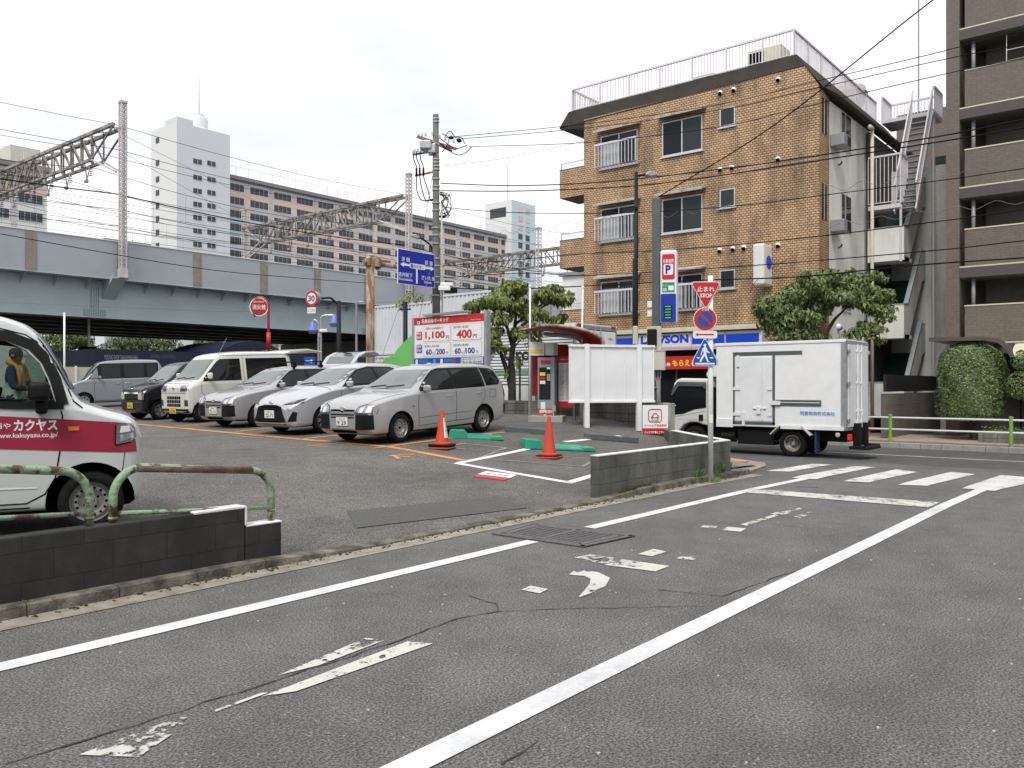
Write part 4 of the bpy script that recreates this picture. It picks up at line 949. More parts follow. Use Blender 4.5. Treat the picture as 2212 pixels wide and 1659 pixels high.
def kei_white():
    x, y, rz = 11.62, 21.2, rad(0); p, pit = seat(x, y, rz, .45, 2.9)
    c = Car('parked_van', p, rz, 'white minivan with raised tailgate between black and silver cars, plate 16-84', 'carw',
        [(0, .30), (.15, .24), (3.2, .24), (3.395, .35)],
        [(0, .85), (.2, .98), (.55, 1.06), (3.2, 1.08), (3.395, .95)],
        [(0, .93), (.05, 1.02), (.16, 1.09), (.28, 1.12), (.88, 1.70), (1.0, 1.79), (1.3, 1.85), (2.0, 1.885), (3.1, 1.87), (3.3, 1.80), (3.36, 1.5), (3.395, 1.1)],
        [(0, .64), (.04, .69), (.15, .725), (.5, .737), (3.1, .737), (3.36, .70), (3.395, .66)],
        [(0, .60), (.3, .665), (.9, .60), (1.2, .615), (3.1, .615), (3.395, .6)],
        (.45, 2.9), .28, .33, 'minivan', crown=.012)
    c.root.rotation_euler = (0, pit, rz)
    c.dec([(-.64, 1.15), (.64, 1.15), (.58, 1.69), (-.58, 1.69)], 'F', 'windscreen', 'wind', .014, .04)
    for m in 'LR':
        c.dec([(.45, 1.10), (.50, 1.20), (.92, 1.62), (1.02, 1.69), (1.62, 1.70), (1.62, 1.10)], m, 'door_glass', 'glass', .006)
        c.dec([(1.80, 1.10), (1.80, 1.70), (3.15, 1.70), (3.2, 1.12)], m, 'rear_glass', 'glass', .006)
        c.line([(.40, 1.08), (.40, .80), (.62, .62)], m); c.line([(1.71, 1.78), (1.71, .30)], m); c.line([(.98, 1.78), (3.2, 1.79)], m)
    for sg in (-1, 1):
        c.handle(1.55, .95, sg, 'black')
        c.dec([(sg*.36, .84), (sg*.69, .86), (sg*.685, 1.03), (sg*.36, 1.0)], 'F', 'headlight', 'hlamp', .009)
        c.dec([(sg*.38, .87), (sg*.66, .89), (sg*.66, .93), (sg*.38, .91)], 'F', 'headlight_bar', 'hlampd', .012)
        c.dec([(sg*.54, .46), (sg*.68, .46), (sg*.68, .62), (sg*.55, .62)], 'F', 'fog_lamp', 'hlampd', .010)
    for k, z in enumerate((.44, .54, .64)):
        c.dec([(-.34, z), (.34, z), (.35, z+.075), (-.35, z+.075)], 'F', 'grille_slot', 'dark', .007)
        for yy in (-.26, -.17, -.08, .0, .09, .18, .27): c.dec([(yy, z), (yy+.018, z), (yy+.018, z+.075), (yy, z+.075)], 'F', 'grille_rib', 'steel', .012, .2)
    c.dec([(-.66, .24), (.66, .24), (.68, .38), (-.68, .38)], 'F', 'lower_bumper', 'black', .012)
    c.line([(-.62, .80), (.62, .80)], 'F', wd=.01); c.line([(-.6, 1.06), (.6, 1.06)], 'F', wd=.008)
    emblem(c, 0, .93, .05, 'd'); c.plate(.05, .25, '16-84', '多摩 480', 'plateY', 'ink')
    c.mirror(.62, 1.24, 'carw', -1, (.09, .17, .17)); c.mirror(.62, 1.24, 'carw', 1, (.09, .17, .17)); c.wipers(.4, 1.15, .56); c.wheels('rimw', .165, 'steel')
    e = MB().prism([(3.15, -.70, 1.83), (3.3, -.70, 1.90), (3.9, -.69, 1.95), (4.45, -.68, 1.86), (4.47, -.68, 1.83), (3.9, -.69, 1.89), (3.2, -.7, 1.80)], (0, 1.40, 0)).build('tailgate', 'carw', c.root, bevel=.015)
    MB().tube([(1.0, -.60, 1.80), (1.2, -.72, 2.25)], .006, 5).build('antenna', 'steel', c.root)
    return c
kei_white()

def kei_black():
    x, y, rz = 11.6, 23.5, rad(-2); p, pit = seat(x, y, rz, .5, 2.9)
    c = Car('parked_car', p, rz, 'black microcar with square cream headlights and yellow plate 99-02', 'carb',
        [(0, .28), (.15, .2), (3.2, .22), (3.395, .35)],
        [(0, .72), (.2, .86), (.7, .98), (3.2, 1.02), (3.395, .9)],
        [(0, .80), (.06, .90), (.25, .97), (.62, 1.04), (.70, 1.08), (1.28, 1.55), (1.45, 1.61), (2.0, 1.64), (3.0, 1.62), (3.25, 1.5), (3.395, 1.05)],
        [(0, .66), (.04, .70), (.15, .725), (3.1, .737), (3.36, .70), (3.395, .66)],
        [(0, .60), (.6, .66), (1.3, .57), (3.1, .57), (3.395, .56)],
        (.5, 2.9), .28, .33, 'microcar', crown=.012)
    c.root.rotation_euler = (0, pit, rz)
    c.dec([(-.64, 1.09), (.64, 1.09), (.55, 1.53), (-.55, 1.53)], 'F', 'windscreen', 'wind', .014, .04)
    for m in 'LR':
        c.dec([(.85, 1.03), (.95, 1.12), (1.32, 1.48), (1.45, 1.54), (3.1, 1.53), (3.15, 1.06)], m, 'side_glass', 'glass', .006)
        c.line([(.80, 1.0), (.78, .5)], m, 'gpost'); c.line([(1.95, 1.54), (1.95, .3)], m, 'gpost')
    for sg in (-1, 1):
        c.dec([(sg*.43, .60), (sg*.69, .60), (sg*.69, .80), (sg*.43, .79)], 'F', 'headlight', 'hlampy', .009)
    c.dec([(-.42, .60), (.42, .60), (.42, .79), (-.42, .79)], 'F', 'grille', 'dark', .007)
    c.dec([(-.43, .755), (.43, .755), (.43, .81), (-.43, .81)], 'F', 'grille_trim', 'chrome', .012)
    for z in (.64, .69): c.dec([(-.40, z), (.40, z), (.40, z+.015), (-.40, z+.015)], 'F', 'grille_slat', 'gpost', .010)
    c.line([(-.7, .52), (.7, .52)], 'F', 'gpost', .012); emblem(c, 0, .89, .05, 'H'); c.plate(.08, .34, '99-02', '多摩 50', 'plateY', 'ink')
    c.mirror(.98, 1.13, 'carb', -1, (.09, .15, .13)); c.mirror(.98, 1.13, 'carb', 1, (.09, .15, .13)); c.wipers(.7, 1.09, .56); c.wheels('rimw', .175, 'fin')
kei_black()

def kei_box():
    rz = rad(-18); x, y = 13.9, 33.2; p, pit = seat(x, y, rz, .5, 2.9)
    c = Car('parked_car', p, rz, 'boxy blue grey microvan seen from its flank, at the far left of the lot', 'nsilver',
        [(0, .26), (.15, .18), (3.2, .2), (3.395, .3)],
        [(0, .80), (.3, .95), (.8, 1.05), (3.2, 1.08), (3.395, .9)],
        [(0, .84), (.06, .92), (.3, .99), (.45, 1.03), (.52, 1.07), (.92, 1.56), (1.05, 1.68), (1.4, 1.76), (2.2, 1.79), (3.1, 1.76), (3.25, 1.6), (3.395, 1.1)],
        [(0, .66), (.04, .70), (.15, .725), (3.1, .737), (3.36, .70), (3.395, .66)],
        [(0, .60), (.4, .67), (1.0, .62), (3.1, .62), (3.395, .6)],
        (.5, 2.98), .28, .33, 'microvan', crown=.012)
    c.root.rotation_euler = (0, pit, rz)
    c.dec([(-.66, 1.07), (.66, 1.07), (.60, 1.60), (-.60, 1.60)], 'F', 'windscreen', 'wind', .014, .04)
    for m in 'LR':
        c.dec([(.55, 1.07), (1.0, 1.60), (1.1, 1.66), (3.15, 1.66), (3.15, 1.08)], m, 'window_frame', 'black', .005)
        c.dec([(.66, 1.10), (.98, 1.52), (1.02, 1.10)], m, 'front_quarter_glass', 'wind', .009)
        for a, e in ((1.12, 1.78), (1.92, 2.62), (2.74, 3.08)): c.dec([(a, 1.11), (a, 1.62), (e, 1.62), (e, 1.11)], m, 'side_glass', 'glass', .009)
        c.line([(.86, 1.06), (.86, .3)], m); c.line([(1.85, 1.7), (1.85, .25)], m); c.line([(2.72, 1.0), (2.9, .6)], m); c.line([(.86, .25), (2.6, .25)], m); c.line([(.3, .92), (3.3, .96)], m, 'chrome', .008)
    for sg in (-1, 1): c.handle(1.68, .90, sg, 'chrome'); c.handle(2.02, .90, sg, 'chrome')
    for sg in (-1, 1): c.dec([(sg*.40, .62), (sg*.70, .62), (sg*.70, .80), (sg*.40, .79)], 'F', 'headlight', 'hlamp', .009)
    c.dec([(-.38, .60), (.38, .60), (.38, .79), (-.38, .79)], 'F', 'grille', 'black', .007)
    c.mirror(1.05, 1.13, 'nsilver', -1, (.09, .16, .12)); c.wheels('rimw', .18, 'fin')
kei_box()

def lime_car():
    rz = rad(0); x, y = 14.9, 14.1
    p = Vector((18.8, 18.2, Hroad(19)))
    c = Car('parked_car', p, rz, 'lime green car behind the price board with its tailgate swung up', 'lime',
        [(0, .26), (.15, .18), (3.2, .2), (3.6, .3)], [(0, .70), (.3, .85), (.8, .95), (3.4, 1.0), (3.6, .85)],
        [(0, .74), (.1, .85), (.5, .93), (.9, 1.0), (1.6, 1.5), (2.0, 1.62), (3.1, 1.6), (3.4, 1.4), (3.6, .95)],
        [(0, .66), (.15, .78), (3.1, .80), (3.5, .75), (3.6, .7)], [(0, .60), (.4, .67), (1.6, .6), (3.1, .6), (3.6, .55)],
        (.6, 3.0), .28, .33, 'car')
    for m in 'LR': c.dec([(1.0, 1.0), (1.6, 1.44), (1.8, 1.52), (3.1, 1.5), (3.2, 1.05)], m, 'side_glass', 'glass', .006)
    c.dec([(-.66, 1.05), (.66, 1.05), (.58, 1.5), (-.58, 1.5)], 'F', 'windscreen', 'wind', .014, .04); c.wheels()
    return c

# ------------------------------------------------------------------ white delivery van about to leave the lot
def van():
    th = rad(63); hd = FW * math.cos(th) + RT * math.sin(th); rz = math.atan2(-hd.y, -hd.x)           # local +x points to the tail
    r_ = ray(197) * 7.42; wc = Vector((r_.x, r_.y, 0)); ax0 = .42               # near-side front wheel
    lx = Vector((math.cos(rz), math.sin(rz), 0)); ly = Vector((-math.sin(rz), math.cos(rz), 0)); hw = .737
    o = wc - lx * ax0 - ly * hw; o.z = .19
    cut = MB(); q = [(.70, 1.155), (.76, 1.36), (.82, 1.50), (.92, 1.61), (1.08, 1.69), (1.3, 1.715), (2.1, 1.72), (2.1, 1.20), (1.3, 1.18), (1.0, 1.165)]
    cut.prism([(a, -1.2, c) for a, c in q], (0, 2.4, 0))
    c = Car('delivery_van', o, rz, 'white delivery van with crimson stripe and lettering leaving the lot at left', 'carw2',
        [(0, .30), (.12, .20), (.4, .20), (3.2, .22), (3.35, .3)],
        [(0, .80), (.06, .925), (.15, .985), (.3, 1.03), (.5, 1.09), (.7, 1.13), (3.2, 1.16), (3.35, 1.0)],
        [(0, .86), (.03, .945), (.09, 1.01), (.15, 1.04), (.3, 1.085), (.49, 1.16), (.57, 1.26), (.71, 1.54), (.86, 1.77), (.97, 1.855), (1.2, 1.925), (1.8, 1.96), (3.0, 1.965), (3.25, 1.92), (3.35, 1.8)],
        [(0, .56), (.03, .64), (.10, .70), (.22, .728), (.4, .737), (3.2, .737), (3.35, .70)],
        [(0, .50), (.3, .60), (.55, .66), (.9, .635), (3.2, .64), (3.35, .6)],
        (.42, 2.94), .27, .36, 'van', crown=.02, cut=cut)
    c.dec([(-.64, 1.28), (.64, 1.28), (.60, 1.74), (-.60, 1.74)], 'F', 'windscreen', 'wind', .014, .04)
    c.dec([(.045, .70), (.055, .80), (.11, .965), (.5, 1.0), (1.1, 1.045), (3.3, 1.05), (3.3, .775), (1.1, .765), (.2, .705)], 'R', 'side_stripe', 'crim', .0045, .05)
    c.dec([(.05, .84), (.10, .80), (.22, .775), (.215, .95), (.17, .97), (.07, .96)], 'R', 'headlight', 'hlamp', .012, .03)
    c.dec([(.07, .835), (.19, .80), (.19, .86), (.08, .88)], 'R', 'headlight_reflector', 'chrome', .017, .03); c.dec([(.10, .89), (.19, .88), (.18, .94), (.11, .945)], 'R', 'headlight_reflector', 'plateW', .017, .03); c.line([(.225, .95), (.228, .77), (.10, .79)], 'R', 'dark', .008, .014)
    MB().prism([(a, -.70, z) for a, z in q], (0, .004, 0)).build('far_side_glass', 'tint', c.root); MB().prism([(a, .655 + .0, z) for a, z in q if a < 1.05] + [(1.0, .655, 1.165)], (0, .003, 0)).build('quarter_glass', 'clear', c.root)
    c.dec([(.515, .91), (.60, .91), (.60, .945), (.515, .945)], 'R', 'side_repeater', 'amber', .012)
    c.line([(.645, 1.15), (.70, 1.36), (.77, 1.53), (.88, 1.66), (1.06, 1.735), (1.3, 1.76), (2.13, 1.765)], 'R', 'black', .085, .012, 'window_seal')
    c.line([(.645, 1.13), (1.0, 1.135), (1.3, 1.15), (2.13, 1.17)], 'R', 'black', .06, .012, 'window_seal')
    c.line([(.665, .0+1.12), (.645, 1.04), (.66, .76), (.70, .50), (.78, .36), (.92, .285), (2.15, .28)], 'R', 'dark', .012)
    c.line([(.49, 1.11), (.56, 1.17), (.66, 1.42), (.80, 1.66), (.93, 1.75), (1.2, 1.82), (3.1, 1.85)], 'R', 'dark', .010)
    c.line([(.84, .42), (3.1, .45)], 'R', 'white', .014, .006, 'door_crease'); c.line([(.14, .76), (.17, .52), (.26, .40)], 'R', 'dark', .006)
    c.line([(2.16, 1.12), (2.16, .25)], 'R', 'dark', .012); c.line([(.9, .245), (2.8, .245)], 'R', 'dark', .012)
    def lt(body, x0, x1, z0, h, bold=0., sh=0.):
        hh = c.hit((x1, 5, z0 + h/2), (0, -1, 0)); yy = hh.y + .007
        t = text(body, (x0, yy, z0), (-1, 0, 0), (0, 0, 1), abs(x1 - x0), h, 'white', c.root, 'lettering', bold, sh)
        for v in t.data.vertices:
            k = c.hit((v.co.x, 5, v.co.z), (0, -1, 0))
            if k: v.co.y = k.y + .008
    lt('カクヤス', 1.015, .682, .915, .098, .035); lt('なんでも酒や', 1.42, 1.035, .935, .05, .012)
    lt('http://www.kakuyasu.co.jp/', 1.29, .680, .845, .055, .012)
    y = c.hit((.82, 5, 1.1), (0, -1, 0)).y
    e = MB().box(.735, .90, y + .05, y + .24, 1.175, 1.34).build('side_mirror', 'black', c.root, bevel=.045); e.modifiers['bevel'].segments = 5
    e.data.polygons.foreach_set('use_smooth', [True]*len(e.data.polygons))
    MB().box(.755, .85, y - .01, y + .12, 1.06, 1.19).build('stalk', 'black', e, bevel=.03)
    MB().box(1.75, 1.9, -.6, -.1, .5, 1.45).build('seat', 'gpost', c.root, bevel=.05); MB().box(1.75, 1.9, .12, .6, .5, 1.38).build('seat', 'gpost', c.root, bevel=.05)
    MB().box(.72, .98, -.64, .64, .9, 1.165).build('dashboard', 'black2', c.root, bevel=.02)
    MB().tube([(1.2 - .06*math.cos(a*.3142), .35 + .19*math.sin(a*.3142), 1.13 + .15*math.cos(a*.3142)) for a in range(21)], .016, 8, cap=False).build('steering_wheel', 'black', c.root, smooth=True)
    c.wheels('rim', .172, 'steel', .145)
    c.mirror(.84, 1.24, 'black', -1)
    return c
vanc = van()

# ------------------------------------------------------------------ box truck on the main street
def truck():
    X0, X1, zg = 22.3, 24.2, Hroad(23.2)                 # near flank, far flank
    t = thing('box_truck', (0, 0, 0), 'white refrigerated box truck passing on the main street', 'truck')
    yr, yf = 7.0, 10.62; z0, z1 = zg + .80, zg + 3.10
    # body is built with its real panels; flank faces -X, rear faces -Y
    MB().box(X0, X1, yr, yf, z0, z1).build('cargo_box', 'white', t, bevel=.02)
    e = MB(); e.box(X0 - .02, X0 + .06, yr - .01, yf + .02, z1 - .02, z1 + .06); e.box(X0 + .05, X1, yr - .01, yf + .02, z1 + .0, z1 + .055); e.build('roof_edge', 'white', t, bevel=.012)
    e = MB(); e.box(X0 - .012, X0 + .02, yr - .012, yr + .11, z0 - .02, z1); e.box(X0 + .0, X0 + .10, yr - .025, yr - .002, z0, z1); e.box(X1 - .08, X1 + .01, yr - .025, yr - .002, z0, z1); e.box(X0, X1, yr - .026, yr - .002, z1 - .06, z1 + .03); e.box(X0, X1, yr - .026, yr - .002, z0 - .03, z0 + .06)
    e.build('steel_corner', 'steel', t)
    # side door
    yd0, yd1 = 8.88, 10.10
    d = MB().box(X0 - .014, X0 + .01, yd0 + .08, yd1 - .06, z0 + .16, z1 - .36).build('side_door', 'whitem', t, bevel=.008)
    e = MB(); e.box(X0 - .010, X0 + .01, yd0, yd0 + .07, z0 + .06, z1 - .22); e.box(X0 - .010, X0 + .01, yd1 - .05, yd1, z0 + .06, z1 - .22); e.box(X0 - .012, X0 + .01, yd0 - .75, yd1, z1 - .31, z1 - .21); e.box(X0 - .010, X0 + .01, yd0, yd1, z0 + .06, z0 + .14)
    e.build('door_frame', 'gpost', t)
    e = MB(); e.box(X0 - .05, X0 - .01, yd1 - .20, yd1 - .12, z1 - .62, z1 - .3)
    for z in (z0 + .30, z0 + 1.02): e.box(X0 - .04, X0 - .01, yd1 - .22, yd1 - .02, z, z + .09); e.box(X0 - .035, X0 - .01, yd0 + .08, yd0 + .2, z, z + .06)
    e.tube([(X0 - .04, yd0 + .35, z0 + .2), (X0 - .04, yd0 + .35, z1 - .36)], .016, 6); e.box(X0 - .05, X0 - .01, yd0 + .40, yd0 + .52, z0 + .36, z0 + .56); e.box(X0-.045, X0-.01, yd0+.25, yd0+.62, z0+.50, z0+.54)
    e.box(X0 - .06, X0 - .01, yd0 + .86, yd0 + .93, z0 + .02, z0 + .40)
    e.build('latch', 'whitem', d)
    e = MB(); e.box(X0 - .02, X0 + .01, 7.62, 8.86, z0 + .60, z0 + .76); e.build('side_rail', 'gpost', t)
    e = MB(); e.box(X0 - .03, X0 + .0, 7.66, 8.8, z0 + .68, z0 + .70); e.box(X0 - .06, X0 - .0, 8.72, 8.98, z0 + .62, z0 + .73); e.build('rail_hook', 'whitem', t)
    MB().box(X0 - .03, X0 + .02, yr + .03, 8.72, z0 - .03, z0 + .07).build('skirt_trim', 'whitem', t); MB().box(X0 - .03, X0 + .02, 10.1, 10.6, z0 - .03, z0 + .2).build('skirt_trim', 'whitem', t)
    text('明豊物流株式会社', (X0 - .016, 8.18, z0 + .36), (0, -1, 0), (0, 0, 1), .92, .105, 'tblue', t, 'lettering', .02)
    # rear doors
    rd = MB(); rd.box(X0 + .11, (X0 + X1)/2 - .01, yr - .045, yr - .02, z0 + .06, z1 - .07); rd.box((X0 + X1)/2 + .01, X1 - .09, yr - .045, yr - .02, z0 + .06, z1 - .07)
    rdo = rd.build('rear_doors', 'whitem', t, bevel=.008)
    e = MB()
    for k, xx in enumerate((.30, .40)):
        pass
    for xx in ((X0 + X1)/2 - .17, (X0 + X1)/2 + .17): e.tube([(xx, yr - .075, z0 + .02), (xx, yr - .075, z1 - .05)], .022, 8); [e.box(xx - .04, xx + .04, yr - .10, yr - .045, z, z + .05) for z in (z0 + .15, z0 + .45, z0 + 1.2, z0 + 2.05)]; e.box(xx - .03, xx + .03, yr - .12, yr - .06, z0 + .34, z0 + .52)
    e.build('lock_bars', 'whitem', rdo, smooth=False)
    e = MB()
    for z in (z0 + .18, z0 + 1.15, z0 + 2.0):
        for xx in (X0 + .04, X1 - .13): e.box(xx, xx + .14, yr - .08, yr - .04, z, z + .10)
    e.build('hinges', 'steel', rdo, bevel=.01)
    # chassis, bumper, lamps, tail lift
    MB().box(X0 + .35, X1 - .35, yr + .1, 12.0, zg + .45, zg + .78).build('chassis', 'black', t)
    e = MB(); e.box(X0 + .1, X0 + .5, 8.95, 10.0, zg + .30, zg + .70); e.box(X0 + .12, X0 + .4, 8.0 + .35, 8.9, zg + .62, zg + .78); e.tube([(X0 + .12, 8.55, zg + .42), (X0 + .12, 10.3, zg + .42)], .02, 6); e.tube([(X0 + .2, 10.1, zg + .5), (X0 + .2, 10.5, zg + .5)], .16, 12); e.build('side_gear', 'black', t)
    e = MB(); e.box(X0 + .15, X0 + .45, yr - .38, yr - .04, zg + .28, zg + .36); e.box(X1 - .45, X1 - .15, yr - .38, yr - .04, zg + .28, zg + .36)
    for xx in (X0 + .55, X1 - .75): e.box(xx, xx + .18, yr - .2, yr - .02, zg + .34, zg + .95)
    e.box(X0 + .40, X1 - .45, yr - .48, yr - .12, zg + .26, zg + .33); e.build('tail_lift', 'black', t, bevel=.01)
    for xx in (X0 + .10, X1 - .28): MB().box(xx, xx + .18, yr - .09, yr - .02, zg + .52, zg + .68).build('tail_lamp', 'redlit', t, bevel=.008)
    MB().lathe([(0, .03), (.06, .02), (.06, 0)], (X0 - .03, 7.18, zg + .66), (-1, 0, 0), 12).build('marker_lamp', 'hlampy', t)
    # mud guards and wheels
    e = MB(); yw = 8.42
    e.bar((X0 + .02, yw - .55, zg + .62), (X0 + .02, yw - .30, zg + .86), .3, .03); e.bar((X0 + .02, yw + .30, zg + .86), (X0 + .02, yw + .55, zg + .62), .3, .03); e.build('mudguard', 'beige', t)
    MB().box(X0 - .02, X0 + .3, yw - .66, yw - .63, zg + .16, zg + .72).build('mud_flap', 'navyc', t)
    def twheel(x, y, sgn):
        w = bpy.data.objects.new('wheel', None); C.objects.link(w); w.parent = t; w.location = (x, y, zg + .375); w.rotation_euler = (0, 0, 0 if sgn < 0 else math.pi)
        MB().lathe([(.215, .03), (.24, 0), (.34, -.002), (.365, .02), (.375, .05), (.375, .17), (.36, .2), (.2, .2)], (0,0,0), (1,0,0), 40).build('tyre', 'rubber', w, smooth=True, angle=50)
        MB().lathe([(0, .10), (.05, .09), (.06, .14), (.13, .15), (.17, .12), (.20, .09), (.215, .0), (.225, .0)], (0,0,0), (1,0,0), 32).build('rim', 'truss', w, smooth=True, angle=35)
        for k in range(6): a = k * math.pi / 3; MB().tube([(.11, .09*math.cos(a), .09*math.sin(a)), (.15, .09*math.cos(a), .09*math.sin(a))], .016, 6).build('wheel_nut', 'gpost', w)
    for y_ in (yw, 11.35):
        twheel(X0 + .06, y_, -1); twheel(X1 - .06, y_, 1)
    twheel(X0 + .28, yw, -1)
    # cab: side profile extruded then rounded
    yb, yn = 10.78, 12.35
    prof = [(yb, zg + .75), (yb, zg + 2.05), (yb + .12, zg + 2.15), (yb + 1.0, zg + 2.17), (yb + 1.15, zg + 2.13), (yb + 1.24, zg + 2.02), (yn - .10, zg + 1.28), (yn - .02, zg + 1.1), (yn, zg + .85), (yn - .02, zg + .42), (yn - .25, zg + .36),
            (yn - .46, zg + .42), (yn - .52, zg + .62), (yn - .66, zg + .78), (yn - .86, zg + .86), (yn - 1.08, zg + .86), (yn - 1.28, zg + .80)]
    cb = MB().prism([(X0 + .08, y, z) for y, z in prof], (X1 - X0 - .16, 0, 0)).build('cab', 'carw', t, bevel=.06); cb.modifiers['bevel'].segments = 4
    xf = X0 + .08
    gl = [(11.02, 1.98), (11.86, 2.0), (11.98, 1.9), (12.16, 1.38), (12.17, 1.10), (11.72, 1.15), (11.35, 1.28), (11.0, 1.34)]
    MB().prism([(xf - .004, y, zg + z) for y, z in [(10.97, 2.04), (11.88, 2.06), (12.02, 1.92), (12.22, 1.36), (12.22, 1.05), (11.72, 1.10), (11.35, 1.24), (10.97, 1.30)]], (.02, 0, 0)).build('window_frame', 'black', t)
    MB().prism([(xf - .008, y, zg + z) for y, z in gl], (.02, 0, 0)).build('door_glass', 'glass', t)
    MB().prism([(xf - .045, y, zg + z) for y, z in [(10.97, 1.86), (10.97, 2.02), (11.86, 2.04), (12.02, 1.90), (12.1, 1.66), (12.04, 1.66), (11.84, 1.93), (11.05, 1.92), (11.03, 1.86)]], (.04, 0, 0)).build('rain_visor', 'gpost', t, bevel=.01)
    e = MB(); e.box(xf - .003, xf, 10.93, 10.94, zg + .85, zg + 2.08); e.bar((xf - .0015, 11.0, zg + 1.20), (xf - .0015, 12.2, zg + .98), .003, .01); e.box(xf - .003, xf, 10.93, 12.0, zg + .95, zg + .955); e.build('door_seam', 'gpost', t)
    e = MB().box(xf - .03, xf, 11.06, 11.20, zg + .92, zg + 1.10); e.build('door_handle', 'black', t, bevel=.02)
    MB().box(xf - .04, xf - .0, 10.70, 10.77, zg + 1.28, zg + 1.62).build('air_duct', 'black', t, bevel=.02)
    for k, ch in enumerate('明豊物流株式会社'): text(ch, (xf - .006, 10.92, zg + 1.93 - k * .075), (0, -1, 0), (0, 0, 1), .052, .058, 'ink', cb, 'lettering')
    e = MB(); e.box(xf - .012, xf - .009, 11.95, 12.12, zg + 1.34, zg + 1.37); e.box(xf - .012, xf - .009, 11.98, 12.1, zg + 1.22, zg + 1.30); e.box(xf - .012, xf - .009, 11.98, 12.10, zg + 1.12, zg + 1.18); e.build('window_sticker', 'plateW', t)
    MB().box(X0 + .10, X1 - .1, yb - .12, yb + .01, zg + .8, zg + 1.9).build('cab_gap', 'dark', t)
    MB().prism([(X0 + .12, 10.60, zg + 3.0), (X0 + .12, 10.60, zg + 2.2), (X0 + .12, 10.98, zg + 2.2), (X0 + .12, 10.98, zg + 2.3)], (1.6, 0, 0)).build('cooling_unit', 'whitem', t, bevel=.02)
truck()

# ------------------------------------------------------------------ brick apartment house with the shop
XB = 30.5; ZG = Hroad(30) + .15
bh = thing('apartment_house', (0, 0, 0), 'ochre tiled apartment house with dark mansard edge above the convenience shop', 'building')
YL, YR, ZT = 20.8, 10.5, 13.22
MB().add([(XB,YL,ZG-.3),(XB,YR,ZG-.3),(XB,YR,12.40),(XB,YR+.52,ZT),(XB,YL,ZT)], [(0,1,2,3,4)]).build('front_wall', 'tile', bh)
b = MB(); b.add([(XB,YR,ZG-.3),(XB+1.08,YR,ZG-.3),(XB+1.08,YR,12.2),(XB,YR,12.40)], [(0,1,2,3)]); b.build('corner_return', 'tileS', bh)
b = MB(); b.add([(XB,YL,ZG-.3),(XB+12,YL,ZG-.3),(XB+12,YL,ZT),(XB,YL,ZT)], [(3,2,1,0)]); b.build('flank_wall', 'tileS', bh)
b = MB(); b.box(XB+.05, XB+12, YR+.06, YL-.05, 3.9, 12.2); b.build('core', 'plaster', bh)
# white flank with its step back
b = MB(); b.box(XB+1.08, 34.8, YR+.002, YR+1.5, ZG-.3, 12.1); b.box(34.8, 36.0, YR+.25, YR+1.6, ZG-.3, 12.0); b.box(36, 42, YR+.05, YR+2, ZG-.3, 12.0)
b.build('plaster_flank', 'plaster', bh)
# mansard
b = MB()
zb, ztp = ZT - .02, 13.78
o_ = [(XB-.02, YL+1.35, zb-.25), (XB-.02, YR+.50, zb), (XB-.02, YR-.02, 12.42), (XB+11, YR-.02, 12.30)]
# front sloping band
b.add([(XB-.03,YL+1.32,13.10),(XB-.03,YR+.50,13.24),(XB+.32,YR+.95,13.86),(XB+.32,YL+1.05,13.86)], [(0,1,2,3)])
b.add([(XB-.03,YR+.50,13.20),(XB-.03,YR-.10,12.38),(XB+12,YR-.10,12.38),(XB+12,YR+.95,13.86),(XB+.32,YR+.95,13.86)], [(0,1,2,3,4)])
b.add([(XB-.03,YL+1.32,13.05),(XB+.32,YL+1.05,13.86),(XB+12,YL+1.05,13.86),(XB+12,YL+1.32,13.05)], [(0,1,2,3)])
b.add([(XB+.32,YR+.95,13.86),(XB+12,YR+.95,13.86),(XB+12,YL+1.05,13.86),(XB+.32,YL+1.05,13.86)], [(0,1,2,3)])
b.add([(XB-.03,YL+1.32,13.05),(XB+12,YL+1.32,13.05),(XB+12,YL,12.75),(XB-.03,YL,12.75)], [(0,1,2,3)])
b.add([(XB-.03,YL+1.32,13.05),(XB-.03,YL,12.75),(XB-.03,YL,13.15)], [(0,1,2)])
b.add([(XB-.03,YR-.10,12.38),(XB-.03,YR+.10,12.30),(XB+12,YR+.10,12.30),(XB+12,YR-.10,12.38)], [(0,1,2,3)])
b.build('mansard_edge', 'fascia', bh)
b = MB(); b.prism([(XB+.0,YR-.09,12.36),(XB+1.1,YR-.35,12.28),(XB+12,YR-.35,12.28),(XB+12,YR,12.36)], (0,0,.10)); b.build('eaves_slab', 'brownS', bh)
b = MB(); b.box(XB-.025, XB+.0, YR+.5, YL+1.3, 12.93, 12.99) if False else None
# roof railing
def railing(parent, pts, z0, h, mat='railw', sp=.135, post=1.6, name='roof_railing', r=.012):
    b = MB()
    for a, c in zip(pts, pts[1:]):
        a = Vector(a); c = Vector(c); L = (c - a).length; n = int(L / sp)
        b.bar(a + Vector((0,0,z0+h)), c + Vector((0,0,z0+h)), .075, .075); b.bar(a + Vector((0,0,z0+.10)), c + Vector((0,0,z0+.10)), .03, .03)
        for k in range(n + 1):
            p = a.lerp(c, k / n); t = .03 if k % int(post / sp) == 0 else r
            b.bar(p + Vector((0,0,z0 + (0 if t > .02 else .1))), p + Vector((0,0,z0+h)), t * 2 if t > .02 else .026, t * 2 if t > .02 else .026)
    return b.build(name, mat, parent)
railing(bh, [(XB+11,YL+.95,0),(XB+.45,YL+.95,0),(XB+.45,YR+1.1,0),(XB+11,YR+1.1,0)], 13.84, 1.02)
